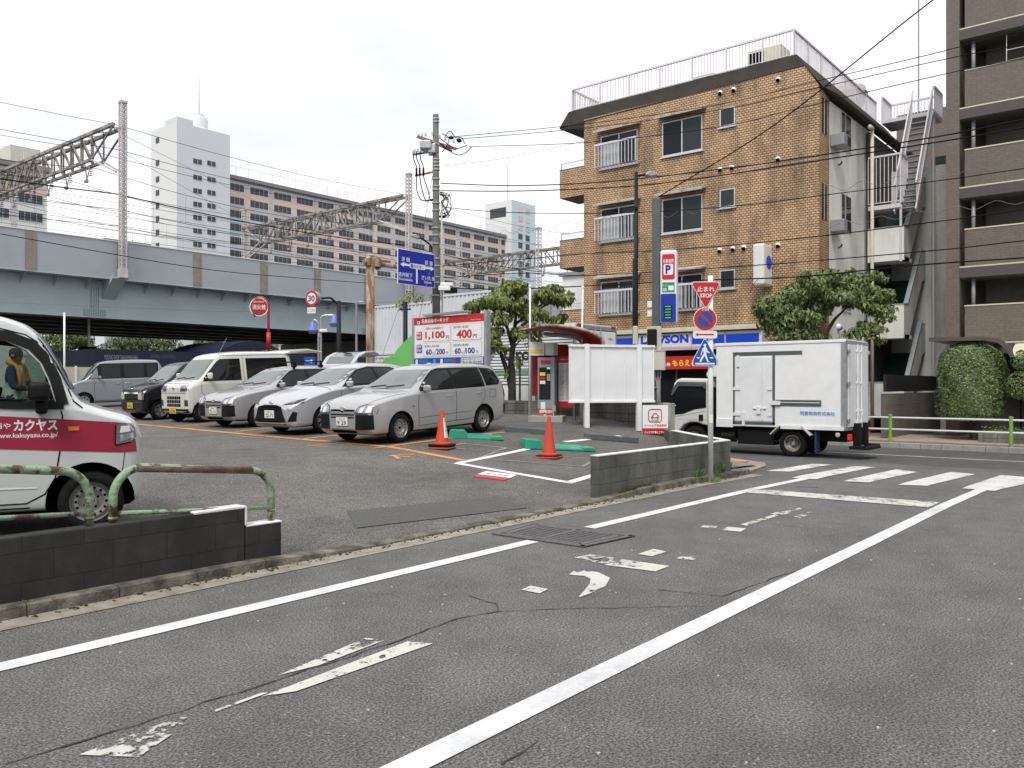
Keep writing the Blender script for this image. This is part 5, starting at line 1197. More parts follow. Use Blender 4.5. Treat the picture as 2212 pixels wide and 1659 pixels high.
# cantilevered balconies on the left corner
def bal(z0, z1, nm='balcony'):
    e = MB().box(XB-.002, XB+1.5, YL+.0, YL+1.32, z0, z1).build(nm, 'tile', bh)
    MB().box(XB-.01, XB+1.51, YL, YL+1.33, z1, z1+.05).build('coping', 'gpost', e)
    b = MB(); b.bar((XB+.06, YL, z1+.32), (XB+.06, YL+1.28, z1+.32), .04, .05); b.bar((XB+.06, YL, z1+.18), (XB+.06, YL+1.28, z1+.18), .02, .02); b.bar((XB+.06, YL+1.26, z1), (XB+.06, YL+1.26, z1+.33), .04, .04); b.build('handrail', 'alu', e)
    MB().box(XB+.05, XB+1.45, YL, YL+1.28, z0-.02, z0-.0).build('soffit', 'brownS', e)
bal(9.92, 11.15); bal(6.76, 7.98); bal(ZG, 4.82)
# windows
def win(y0, y1, z0, z1, split=True, curtain=0, rail=False, awn=True, small=False):
    e = MB(); x = XB; fr = .045
    MB().box(x-.002, x+.16, y0-.03, y1+.03, z0-.03, z1+.03)
    w = MB(); w.box(x-.012, x+.03, y0, y1, z0, z1); w_o = w.build('window', 'dark', bh)
    e = MB()
    e.box(x-.035, x-.011, y0, y1, z0, z0+fr*1.5); e.box(x-.035, x-.011, y0, y1, z1-fr, z1); e.box(x-.035, x-.011, y0, y0+fr, z0+fr*1.5, z1-fr); e.box(x-.035, x-.011, y1-fr, y1, z0+fr*1.5, z1-fr)
    ym = (y0+y1)/2
    if split: e.box(x-.037, x-.011, ym-.025, ym+.025, z0+fr*1.5, z1-fr)
    e.box(x-.09, x-.012, y0-.06, y1+.06, z0-.05, z0-.002)
    e.build('frame', 'alu', w_o)
    if split:
        MB().box(x-.020, x-.0125, ym+.025, y1-fr, z0+fr*1.5, z1-fr).build('pane', 'wglassd', w_o)
        MB().box(x-.026, x-.019, y0+fr, ym-.025, z0+fr*1.5, z1-fr).build('pane', 'wglass', w_o)
    else: MB().box(x-.022, x-.0125, y0+fr, y1-fr, z0+fr*1.5, z1-fr).build('pane', 'wglass', w_o)
    if curtain:
        b = MB()
        for k in range(curtain):
            q0 = y0+fr+.02 if k else ym+.04; q1 = (ym-.04 if k else y1-fr-.03); n = 14
            for i in range(n): a = q0+(q1-q0)*i/n; b.add([(x-.023-(i%2)*.004,a,z0+.09),(x-.023-((i+1)%2)*.004,a+(q1-q0)/n,z0+.09),(x-.023-((i+1)%2)*.004,a+(q1-q0)/n,z1-.30),(x-.023-(i%2)*.004,a,z1-.30)], [(0,1,2,3)])
        b.build('curtain', 'curtain', w_o)
    if rail:
        b = MB(); xo = x-.36; zt = z0+.98
        b.box(xo-.03, xo+.03, y0-.12, y1+.12, zt-.03, zt+.05)
        for k in range(13): yy = y0-.08+(y1-y0+.16)*k/12; b.box(xo-.012, xo+.012, yy-.012, yy+.012, z0+.02, zt)
        for yy in (y0-.10, y1+.10): b.box(xo, x-.01, yy-.015, yy+.015, zt-.04, zt); b.box(xo, x-.01, yy-.015, yy+.015, z0+.02, z0+.06); b.box(xo-.012, xo+.012, yy-.015, yy+.015, z0+.02, zt)
        b.build('window_rail', 'railw', w_o)
        b = MB(); b.box(xo-.02, xo+.02, y0-.12, y1+.12, z0+.0, z0+.035)
        for k in range(13): yy = y0-.1+(y1-y0+.2)*k/12; b.bar((xo, yy, z0+.02), (x-.01, yy, z0+.02), .015, .015)
        b.build('rail_base', 'truss', w_o)
    if awn:
        b = MB(); b.prism([(x-.005, y0-.16, z1+.24), (x-.42, y0-.16, z1+.10), (x-.42, y0-.16, z1+.19), (x-.005, y0-.16, z1+.32)], (0, y1-y0+.32, 0)); b.build('awning', 'concw', w_o)
for k in range(3):
    dz = -3.16 * k
    win(18.06, 19.9, 10.85+dz, 12.28+dz, True, 2 if k else 1, True)
    win(15.1, 16.9, 10.86+dz, 12.28+dz, True, 2 if k == 2 else 0, k == 2)
    win(13.72, 14.36, 11.58+dz, 12.32+dz, False, 0, False, False)
    # bathroom vents
vn = [(1265,490),(1363,468),(1685,393),(1265,1045),(1350,1030),(1685,970),(1262,1632),(1357,1620),(1437,1612),(1685,1595)]
for zx, zy in vn:
    p = OX(1179.5+zx*.2977, 54.86+zy*.2977, XB)
    b = MB(); b.lathe([(0, .10), (.05, .095), (.085, .065), (.10, .02), (.10, -.002)], p, (-1, 0, 0), 14); e = b.build('vent_hood', 'white', bh, smooth=True)
    MB().lathe([(0, .07), (.06, .05), (.085, -.0)], p + Vector((-.045, 0, -.035)), (-.6, 0, -1), 12).build('grille', 'dark', e)
# flank windows, vents, pipe
for k in range(4):
    z = 11.3 - 3.16 * k - .2
    if k < 4:
        w_ = MB().box(XB+.30, XB+.80, YR-.008, YR+.01, z-.35, z+.95).build('window', 'wglassd', bh); MB().box(XB+.50, XB+.56, YR-.02, YR-.007, z-.35, z+.95).build('frame', 'alu', w_)
        w_ = MB().box(32.95, 34.15, YR-.006, YR+.02, z-.35, z+.98).build('window', 'wglass', bh); b = MB(); b.box(33.4, 33.46, YR-.03, YR-.005, z-.35, z+.98); b.box(32.95, 34.15, YR-.04, YR-.005, z-.42, z-.36); b.box(32.9, 32.95, YR-.03, YR-.005, z-.35, z+.98); b.build('frame', 'alu', w_)
        MB().box(34.85, 35.95, YR+.235, YR+.27, z-1.05, z+1.15).build('entrance_recess', 'dark', bh)
        MB().box(34.85, 35.55, YR+.20, YR+.23, z-1.0, z+.1).build('recess_panel', 'cream', bh)
    if k < 3:
        p = OX(1728.1+385*.21874, 0, XB).copy(); b = MB(); b.lathe([(0, .14), (.08, .13), (.12, .08), (.13, .0)], (32.55, YR, z-1.05), (0, -1, 0), 14); e = b.build('vent_hood', 'white', bh, smooth=True)
        MB().lathe([(0, .09), (.09, .06), (.11, 0)], (32.6, YR-.06, z-1.1), (.3, -.6, -1), 12).build('grille', 'dark', e)
for zc in (10.65, 7.45):
    c_ = thing('air_conditioner', (31.75, 10.3, zc), 'grey wall mounted air conditioner on the white flank, %s of two' % ('upper' if zc > 9 else 'lower'), 'air conditioner', group='units on the white flank')
    MB().box(-.1, .75, -.32, .18, -.22, .22).build('casing', 'machine', c_, bevel=.02); MB().box(.30, .70, -.335, -.322, -.18, .18).build('grille', 'black2', c_)
MB().tube([(35.75, YR-.35, 12.0), (35.75, YR-.35, ZG)], .07, 10).build('downpipe', 'cream', bh, smooth=True)
MB().tube([(35.4, YR-.35, 12.0), (35.75, YR-.35, 12.0)], .09, 10).build('pipe_elbow', 'cream', bh, smooth=True)
# rooftop things
r_ = thing('rooftop_unit', (33.0, 13.4, 13.86), 'white cabinet with dark grille on the apartment house roof behind the railing', 'air conditioner')
MB().box(-.5, .5, -.7, .7, 0, 1.25).build('cabinet', 'cream', r_); MB().box(-.51, -.495, .0, .65, .1, 1.15).build('grille', 'dark', r_)
r_ = thing('rooftop_unit', (32.2, 15.8, 13.86), 'low grey unit on the apartment house roof, left of the tall cabinet', 'air conditioner')
MB().box(-.3, .3, -.5, .5, 0, .55).build('cabinet', 'beige', r_); MB().box(-.31, -.3, -.4, .4, .1, .45).build('grille', 'dark', r_)
tk = OY(1836, 200, 12.9)
t_ = thing('water_tank', (tk.x, 12.9, 14.55), 'cream domed water tank behind the roof railing', 'water tank')
MB().lathe([(0, 1.95), (.55, 1.88), (.95, 1.55), (1.05, 1.2), (1.10, 1.17), (1.10, 1.12), (1.05, 1.1), (.95, .6), (.6, .1), (0, 0)], (0, 0, .3), (0, 0, 1), 28).build('shell', 'cream', t_, smooth=True, angle=30)
b = MB(); [b.tube(crv([(x, -.2, 2.1), (x, -.1, 2.45), (x, .1, 2.45), (x, .2, 2.1)], 4), .02, 6) for x in (-.5, -.1)]; b.build('ladder_hoop', 'steel', t_); t_.scale = (.74,) * 3
# ------------------------------------------------------------------ shop front
sh = thing('shop_front', (0, 0, 0), 'convenience shop front with white and blue illuminated band under the apartments', 'shop')
ya, yb_ = 12.45, 20.85
MB().box(XB-.62, XB-.0, ya-.02, yb_, 3.62, 3.80).build('eaves', 'cream', sh, bevel=.01)
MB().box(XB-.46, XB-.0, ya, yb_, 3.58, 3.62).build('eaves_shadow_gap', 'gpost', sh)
MB().box(XB-.48, XB-.0, ya, yb_, 2.90, 3.58).build('sign_box', 'lamp', sh, bevel=.02)
X_ = XB-.484
def band(y0, y1, z0, z1, mat, nm, t=.004): return MB().box(X_-t, X_, y0, y1, z0, z1).build(nm, mat, sh)
band(17.8, yb_, 3.12, 3.46, 'lblue', 'blue_band'); band(ya+.12, 13.89, 3.12, 3.46, 'lblue', 'blue_band'); band(13.95, 15.32, 3.12, 3.46, 'lblue', 'blue_band')
band(ya+.05, yb_, 2.95, 3.04, 'crim', 'pink_band').data.materials[0] = pm('faded pink band', (.62, .38, .45), .5)
for y in (17.77, 15.35, 13.92): MB().box(X_-.006, X_, y-.012, y+.012, 2.91, 3.57).build('panel_joint', 'machine', sh)
text('LAWSON', (X_-.002, 17.64, 3.18), (0, -1, 0), (0, 0, 1), 2.17, .34, 'lblue', sh, 'lettering', .055)
# red banner and dark storefront
bn = thing('banner', (XB-.40, 0, 0), 'red banner with yellow and white lettering under the shop sign', 'banner')
MB().box(-.01, .0, 13.9, 18.2, 2.14, 2.66).build('cloth', 'red', bn)
text('もらえる!!', (-.014, 16.22, 2.26), (0, -1, 0), (0, 0, 1), 1.20, .25, 'yellow', bn, 'lettering', .035)
text('無料券', (-.014, 16.88, 2.26), (0, -1, 0), (0, 0, 1), .58, .15, 'white', bn, 'lettering', .02)
MB().box(XB-.1, XB-.01, ya, yb_, ZG, 2.9).build('shop_glass', 'wglassd', sh)
b = MB(); [b.box(XB-.14, XB-.1, y-.03, y+.03, ZG, 2.42) for y in (13.35, 14.8, 16.2, 17.6, 19.1, 20.7)]; b.build('mullions', 'gpost', sh)
b = MB(); [b.box(XB-.125, XB-.115, 17.65, 19.05, z, z+.03) for z in [.2+.075*k for k in range(22)]]; b.build('window_blind', 'machine', sh)
# projecting pole sign over the tree
ps = thing('projecting_sign', (XB-.35, 12.45, 0), 'white box sign with a blue emblem on its side, projecting from the ochre facade', 'sign')
MB().box(-.95+.45, .35, -.22, .22, 5.2, 6.75).build('box', 'lamp', ps, bevel=.08)
face(MB(), (-.44, -.223, 5.45), (1, 0, 0), (0, 0, 1), circ(.42, .62, .26, 20), .004).build('emblem', 'lblue', ps)

# ------------------------------------------------------------------ outside stairs of the apartment house
st = thing('outside_stairs', (0, 0, 0), 'off white concrete stairwell zigzagging up beside the apartment house', 'stairs')
yo, yi = 9.0, 10.4
for k in range(4):
    zb_ = 7.9 - 3.16 * k - 1.6                      # landing floor level
    if k > 0 or True:
        z0 = 7.92 - 3.16 * k
        # front parapet of the landing and its floor
        b = MB(); b.box(36.0, 36.14, yo, yi, z0 - 1.36, z0); b.box(36.14, 37.2, yo, yi, z0 - 1.36, z0 - 1.2)
        b.prism([(36.14, yo, z0 - 1.36), (36.14, yo, z0 + .0), (36.6, yo, z0 + .0), (38.9, yo, z0 + 2.6), (39.5, yo, z0 + 2.6), (39.5, yo, z0 + 1.35), (38.9, yo, z0 + 1.2), (36.75, yo, z0 - 1.36)], (0, .13, 0))
        b.build('landing', 'plaster', st)
        b = MB(); b.prism([(36.6, yo - .02, z0 + .0), (38.9, yo - .02, z0 + 2.6), (38.9, yo - .02, z0 + 2.72), (36.55, yo - .02, z0 + .10)], (0, .18, 0)); b.box(35.98, 36.62, yo - .01, yi, z0, z0 + .04); b.build('coping', 'cap', st)
        b = MB()
        for i in range(13): b.box(36.8 + i*.18, 37.0 + i*.18 , yo + .13, yi - .05, z0 - 1.3 + i*.20, z0 - 1.1 + i*.20)
        b.build('steps', 'stairg', st)
MB().box(36.2, 40, yi, yi + .1, ZG, 12).build('inner_wall', 'brownS', st)
MB().box(39.5, 39.7, 8.0, yi, ZG, 11).build('back_wall', 'plaster', st)
# steel roof stair
ss = thing('steel_staircase', (0, 0, 0), 'pale lilac steel staircase climbing to the roof', 'stairs')
A = OX(1895, 396, 36.0); zl = 8.9
b = MB(); b.box(35.9, 37.3, 9.1, 10.35, zl - .22, zl - .05); b.build('platform', 'railw', ss)
railing(ss, [(36.9, 9.1, 0), (35.92, 9.1, 0), (35.92, 10.35, 0)], zl - .05, 2.0, 'railw', .14, 3, 'cage')
b = MB()
for yy in (8.55, 9.35):
    p0 = Vector((36.0, yy, zl - .4)); p1 = Vector((38.8, yy, zl + 4.2))
    b.bar(p0, p1, .05, .22, (0, 0, 1)); b.bar(p0 + Vector((0,0,1.1)), p1 + Vector((0,0,1.1)), .06, .06)
    for k in range(22): q = p0.lerp(p1, (k + .5) / 22); b.bar(q, q + Vector((0,0,1.1)), .02, .02)
b.build('stringers', 'railw', ss)
b = MB()
for k in range(17): q = Vector((36.0, 0, zl - .4)).lerp(Vector((38.8, 0, zl + 4.2)), (k + .5) / 17); b.box(q.x - .12, q.x + .12, 8.58, 9.32, q.z - .02, q.z + .02)
b.build('treads', 'machine', ss)
MB().box(38.7, 40.2, 8.5, 10.6, zl + 4.1, zl + 4.25).build('top_landing', 'railw', ss)
railing(ss, [(38.8, 10.6, 0), (40.2, 10.6, 0), (40.2, 8.5, 0), (38.8, 8.5, 0)], zl + 4.2, 1.1, 'railw', .14, 3, 'top_railing')
b = MB(); b.tube([(38.9, 8.55, ZG), (38.9, 8.55, zl + 4.1)], .06, 8); b.tube([(36.0, 9.12, 6.5), (36.0, 9.12, zl - .1)], .05, 8); b.build('column', 'railw', ss)

# ------------------------------------------------------------------ brown apartment block at right
br = thing('apartment_block', (0, 0, 0), 'dark brown tiled apartment block cut by the right edge of the photo', 'building')
XF, Y0 = 34.0, 7.05
fl = [3.05, 5.84, 8.74, 11.64, 14.54, 17.44]
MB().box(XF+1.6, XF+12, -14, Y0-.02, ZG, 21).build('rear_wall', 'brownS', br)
MB().box(XF-.02, XF+12, Y0-.45, Y0, ZG, 21).build('side_pilaster', 'brown', br)
for i, z in enumerate(fl):
    zt_ = z + 1.32
    last = i >= 4
    e = MB().box(XF+.0, XF+.14, -14, Y0-.62, z, zt_ if not last else z+2.7).build('balcony_front', 'brown', br)
    MB().box(XF-.02, XF+.16, -14, Y0-.61, (zt_ if not last else z+2.7), (zt_ if not last else z+2.7)+.045).build('coping', 'cream', e)
    MB().box(XF-.03, XF+.10, -14, Y0-.44, z-.42, z-.05).build('tile_band', 'brownD', br)
    MB().box(XF-.01, XF+1.6, -14, Y0-.45, z-.05, z-.0).build('slab_edge', 'cream', br)
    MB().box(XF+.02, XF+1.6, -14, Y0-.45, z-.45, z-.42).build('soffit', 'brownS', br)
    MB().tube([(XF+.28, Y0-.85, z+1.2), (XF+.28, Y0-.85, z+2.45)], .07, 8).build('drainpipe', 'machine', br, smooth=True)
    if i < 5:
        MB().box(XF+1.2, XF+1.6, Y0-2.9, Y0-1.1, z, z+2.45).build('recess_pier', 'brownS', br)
        w_ = MB().box(XF+1.52, XF+1.58, Y0-9, Y0-3.0, z+.1, z+2.05).build('window', 'wglassd', br)
        b = MB(); [b.box(XF+1.49, XF+1.53, y, y+.07, z+.1, z+2.05) for y in (Y0-3.1, Y0-4.5, Y0-5.9, Y0-7.3)]; b.build('frame', 'brownD', w_)
        MB().box(XF+1.505, XF+1.515, Y0-5.8, Y0-3.3, z+.1, z+1.95).build('curtain', 'curtain' if i in (1, 3, 0) else 'navyc', w_)
ln = MB(); z = fl[3]
ln.tube([(XF+.3, Y0-1.9, z+1.30), (XF+.3, Y0-1.9, z+2.5)], .012, 6); ln.tube([(XF+.3, Y0-1.9, z+1.85), (XF+.3, Y0-6, z+1.85)], .012, 6)
for k in range(6): y = Y0-2.6-k*.22; ln.tube([(XF+.3, y, z+1.85), (XF+.3, y, z+1.68), (XF+.3, y-.08, z+1.60)], .010, 5); ln.tube([(XF+.3, y, z+1.68), (XF+.3, y+.08, z+1.60)], .010, 5)
tag(ln.build('laundry_pole', 'white'), 'laundry pole with white hangers on a balcony of the brown block', 'laundry rack')
ac = thing('air_conditioner', (XF+.75, Y0-2.55, fl[1]+1.0), 'small white outdoor unit standing on the brown block balcony', 'air conditioner')
MB().box(-.3, .1, -.4, .4, -.3, .42).build('casing', 'white', ac, bevel=.02); b = MB(); [b.box(-.32, -.3, .0, .3, z, z+.03) for z in (-.2, -.1, 0, .1, .2, .3)]; b.build('louvres', 'black2', ac)
# entrance canopy and ground floor
cn = thing('entrance_canopy', (0, 0, 0), 'beige curved entrance canopy of the brown apartment block', 'canopy')
P_ = [(XF-.1, 9.2, 2.62), (XF-.9, 9.2, 2.66), (XF-1.6, 9.2, 2.60)]
b = MB(); b.box(31.05, XF, 5.2, 6.9, 2.98, 3.08); b.build('roof', 'cream', cn, bevel=.02)
MB().prism([(30.95, 6.95, 3.0), (30.95, 5.3, 2.97), (30.95, 4.9, 2.88), (30.95, 4.66, 2.66), (30.95, 4.55, 2.4), (30.95, 4.43, 2.4), (30.95, 4.52, 2.72), (30.95, 4.8, 3.0), (30.95, 5.3, 3.10), (30.95, 6.95, 3.12)], (.1, 0, 0)).build('brown_edge', 'brownS', cn)
b = MB()
pr = [(31.0, -8, 2.40), (31.0, -8, 2.48), (31.25, -8, 2.72), (31.7, -8, 2.86), (32.4, -8, 2.90), (33.9, -8, 2.90), (33.9, -8, 2.84), (32.4, -8, 2.84), (31.7, -8, 2.80), (31.3, -8, 2.66)]
b.prism(pr, (0, 12.5, 0)); b.build('curved_roof', 'cream', cn)
b = MB(); b.tube([(31.1, 3.5, ZG), (31.1, 3.5, 2.4), (31.1, 2.9, 2.7)], .045, 8); b.build('post', 'railw', cn, smooth=True)
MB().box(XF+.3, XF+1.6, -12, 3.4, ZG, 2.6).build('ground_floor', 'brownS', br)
bf = thing('boundary_wall', (0, 0, 0), 'low tiled boundary wall with black mesh fence between the buildings', 'wall')
MB().box(30.6, 38.5, 8.2, 8.4, ZG-.1, ZG+1.55).build('wall', brick('taupe wall slabs', (.20,.175,.155), (.175,.15,.135), (.11,.10,.09), .9, .4, .01, 0, 'XZ', .3, .2, .8), bf)
MB().box(30.7, 38.5, 8.25, 8.35, ZG+1.62, ZG+2.22).build('mesh_fence', 'fence', bf)

# ------------------------------------------------------------------ street furniture
def frame(name, px, py_base, d, label, cat, ang, z=None, group=None):
    """a thing standing at pixel column px; local +x to the viewer's right, -y towards the viewer; ang turns it"""
    p = U(px, py_base, d); p.z = z if z is not None else p.z
    return thing(name, p, label, cat, ang, group)
YAW = math.atan2(RT.y, RT.x)                # local x along the picture's right
# white pole with four signs and a back plate
zb = G(1535, 1042); sp = thing('sign_pole', zb, 'white sign pole at the kerb carrying stop, no parking, arrow and crossing signs', 'sign pole', YAW)
MB().tube([(0, 0, 0), (0, 0, 3.2)], .040, 16).build('pole', 'white', sp, smooth=True)
D0 = 12.72; pxm = 1800 / D0
def sz(py): return (832 - py) / pxm + 1.5 - zb.z
def sx(px): return (px - 1535) / pxm
# the stop sign is a rounded triangle pointing down
def tri(cx, top, w, h, r, up=False):
    P = [(cx - w/2, top), (cx + w/2, top), (cx, top - h)] if not up else [(cx - w/2, top - h), (cx + w/2, top - h), (cx, top)]
    out = []
    for i in range(3):
        p = Vector(P[i]); a = (Vector(P[i-1]) - p).normalized(); b = (Vector(P[(i+1) % 3]) - p).normalized(); half = a.angle(b) / 2; dd = r / math.tan(half); c = p + (a + b).normalized() * (r / math.sin(half))
        s_, e_ = p + a * dd - c, p + b * dd - c
        a0 = math.atan2(s_.y, s_.x); a1 = math.atan2(e_.y, e_.x); da = (a1 - a0 + math.pi) % (2 * math.pi) - math.pi
        out += [(c.x + r * math.cos(a0 + da * k / 5), c.y + r * math.sin(a0 + da * k / 5)) for k in range(6)]
    if sum(out[i-1][0] * out[i][1] - out[i][0] * out[i-1][1] for i in range(len(out))) < 0: out.reverse()
    return out
def plate(parent, nm, outline, mat, y=-.055, t=.006, lab=None):
    b = MB(); face(b, (0, y, 0), (1, 0, 0), (0, 0, 1), outline, t); return b.build(nm, mat, parent, lab=lab)
cxs = sx(1522.5)
q = plate(sp, 'stop_sign', tri(cxs, sz(606), .475, .43, .035), 'white')
plate(q, 'stop_face', tri(cxs, sz(607.6), .445, .402, .028), 'red', -.061, .003)
text('止まれ', (cxs - .135, -.067, sz(628)), (1,0,0), (0,0,1), .27, .080, 'white', q, 'lettering', .02)
text('STOP', (cxs - .090, -.067, sz(641)), (1,0,0), (0,0,1), .185, .062, 'white', q, 'lettering', .03)
cy = sz(688); cxn = sx(1521)
q = plate(sp, 'no_parking_sign', circ(cxn, cy, .182, 40), 'white')
plate(q, 'red_ring', circ(cxn, cy, .172, 40), 'red', -.061, .003); plate(q, 'blue_disc', circ(cxn, cy, .122, 40), 'blue', -.064, .002)
a = rad(-45); ca, sa = math.cos(a), math.sin(a); plate(q, 'red_bar', [(cxn + ca*u - sa*v, cy + sa*u + ca*v) for u, v in ((-.125,-.017),(.125,-.017),(.125,.017),(-.125,.017))], 'red', -.067, .002)
text('7-20', (cxn - .055, -.068, cy + .131), (1,0,0), (0,0,1), .11, .030, 'white', q, 'lettering', .02)
q = plate(sp, 'arrow_plate', [(x + sx(1494.5), z + sz(730)) for x, z in rrect(.375, .115, .03)], 'plateW')
ay = sz(721.5); plate(q, 'arrow', [(sx(1540), ay-.011), (sx(1540), ay+.011), (sx(1506), ay+.011), (sx(1506), ay+.026), (sx(1499), ay), (sx(1506), ay-.026), (sx(1506), ay-.011)], 'red', -.061, .002)
cxc = sx(1520.5); top = sz(731); bot = sz(790)
def pent(s_): 
    w = .190 * s_; zc = bot + .17; return [(cxc - w, zc + (bot - zc) * s_), (cxc + w, zc + (bot - zc) * s_), (cxc + w, zc - .085 * s_), (cxc + .014, zc + (top - zc) * s_), (cxc - .014, zc + (top - zc) * s_), (cxc - w, zc - .085 * s_)]
q = plate(sp, 'crossing_sign', pent(1.), 'white'); plate(q, 'crossing_face', pent(.94), 'blue', -.061, .003)
mnp = [(-.018,.30),(.0,.315),(.02,.305),(.03,.295),(.018,.29),(.014,.265),(.03,.25),(.045,.205),(.078,.180),(.070,.166),(.028,.19),(.02,.165),(.035,.12),(.052,.06),(.075,.048),(.072,.04),(.036,.04),(.0,.13),(-.035,.085),(-.060,.035),(-.085,.048),(-.055,.11),(-.018,.165),(-.026,.215),(-.045,.175),(-.058,.135),(-.068,.14),(-.055,.19),(-.035,.245),(-.012,.262),(-.014,.285),(-.03,.29)]
plate(q, 'walking_figure', [(cxc + x*.98 - .002, bot + .022 + z*1.02) for x, z in mnp][::-1], 'white', -.0645, .002)
plate(q, 'kerb_bar', rect(cxc - .15, cxc + .15, bot + .022, bot + .046), 'white', -.0645, .002); plate(q, 'kerb_bar', rect(cxc - .125, cxc - .085, bot + .115, bot + .135), 'white', -.0645, .002); plate(q, 'kerb_bar', rect(cxc + .075, cxc + .125, bot + .115, bot + .135), 'white', -.0645, .002)
plate(sp, 'sign_back', [(x + .05, z) for x, z in pent(.93)], 'steel', .05)
plate(sp, 'pole_sticker', rect(-.03, .025, sz(915), sz(897)), 'plateW', -.044, .002)
# P tower sign
pt_ = U(1418, 0, 20.8); pt_.z = Hroad(17)
pt = thing('parking_tower_sign', pt_, 'tall grey steel column with a white, red and blue P parking sign box', 'sign', rad(-68))
pz = lambda py: (832 - py) / 1800 * 20.8 + 1.5 - pt_.z
MB().box(-.10, .10, -.10, .10, 0, pz(428)).build('column', 'gpost', pt, bevel=.02)
bx = MB(); bx.box(.13, .53, -.30, .06, pz(700), pz(545)); e = bx.build('sign_box', 'white', pt, bevel=.05); e.modifiers['bevel'].segments = 4
def pl(outl, mat, nm, y=-.303, par=None): b = MB(); face(b, (.13, y, 0), (1,0,0), (0,0,1), outl, .003); return b.build(nm, mat, par or e)
Z = lambda py: pz(py)
pl([(x + .045, z + Z(608)) for x, z in rrect(.31, Z(554) - Z(608), .05)], 'red', 'red_panel')
pl([(x + .085, z + Z(598)) for x, z in rrect(.23, Z(575) - Z(598), .03)], 'white', 'white_panel', -.306)
text('P', (.13 + .13, -.311, Z(596)), (1,0,0), (0,0,1), .13, Z(577) - Z(596), 'dblue', e, 'lettering', .05)
text('名鉄協商', (.13 + .07, -.308, Z(573)), (1,0,0), (0,0,1), .26, .10, 'white', e, 'lettering', .01)
pl([(x + .05, z + Z(635)) for x, z in rrect(.30, Z(614) - Z(635), .01)], 'greens', 'green_panel')
text('クレジット', (.13 + .065, -.308, Z(624)), (1,0,0), (0,0,1), .14, .07, 'white', e); text('OK', (.13 + .07, -.308, Z(633)), (1,0,0), (0,0,1), .10, .08, 'white', e, 'lettering', .03)
pl(rect(.20, .33, Z(631), Z(621)), 'white', 'card_icon', -.306)
pl([(x + .015, z + Z(698)) for x, z in rrect(.37, Z(638) - Z(698), .04)], 'dblue', 'blue_panel')
pl(rect(.10, .29, Z(692), Z(662)), 'black2', 'display', -.306)
led = pm('green led', (.05, .75, .25), .5, emit=.6); M['led'] = led
for k in range(5): pl(rect(.12 + .01 * (k % 2), .26, Z(665.5 + k * 6), Z(664.5 + k * 6)), 'led', 'led_line', -.309)
b = MB(); [b.box(.08, .15, -.06, .04, Z(y), Z(y) + .10) for y in (575, 640, 690)]; b.build('bracket', 'gpost', pt)
for y_ in (664, 684): MB().box(-.22, -.10, -.06, .06, Z(y_), Z(y_ - 13)).build('speaker_box', 'plateW', pt, bevel=.01)
b = MB(); b.box(-.21, .14, -.20, -.10, Z(757), Z(706)); b.build('meter_board', 'beige', pt, bevel=.01); MB().box(-.19, .04, -.32, -.20, Z(748), Z(712)).build('meter', 'black', pt, bevel=.03)
q = MB().box(-.20, .24, -.30, -.10, Z(800), Z(758)).build('cabinet', 'beige', pt, bevel=.012); MB().box(-.215, .255, -.315, -.09, Z(759), Z(757)).build('cabinet_lid', 'beige', q)
MB().box(-.14, -.10, -.31, -.30, Z(785), Z(775)).build('lock', 'steel', q)
b = MB()
for k, x in enumerate((-.12, .0, .06, .12)): b.tube(crv([(x, -.18, Z(800)), (x, -.16, Z(815)), (.03 + k*.02, -.14, Z(830)), (.03 + k*.02, -.13, Z(930))], 5), .018, 6)
b.build('conduit', 'conc', pt, smooth=True)
b = MB(); [b.box(-.11, .12, -.16, -.10, Z(y), Z(y) + .02) for y in (838, 866, 890)]; b.build('strap', 'steel', pt)
# dark street lamp by the kerb
lp = U(1372, 0, 25.0); lp.z = Hroad(21.5)
lt_ = thing('street_lamp', lp, 'slim dark navy street lamp rising in front of the ochre house', 'street lamp', YAW)
lz = lambda py: (832 - py) / 1800 * 25 + 1.5 - lp.z
MB().tube([(0, 0, 0), (0, 0, lz(560)), (0.03, 0, lz(560) + .05), (.03, 0, lz(372))], .092, 14, .055).build('pole', 'dpost', lt_, smooth=True)
MB().tube([(.03, 0, lz(380)), (.35, 0, lz(377))], .035, 8).build('arm', 'dpost', lt_, smooth=True)
q = MB().prism([(.27, -.14, lz(379)), (.42, -.14, lz(371)), (.60, -.14, lz(373)), (.66, -.14, lz(380)), (.45, -.14, lz(383))], (0, .28, 0)).build('lamp_head', 'machine', lt_, bevel=.02)
b = MB(); b.box(-.19, .05, -.13, -.06, lz(451), lz(448)); b.build('cable_clamp', 'black', lt_); MB().box(-.09, .06, -.16, -.09, lz(745), lz(705)).build('junction_box', 'beige', lt_, bevel=.02)
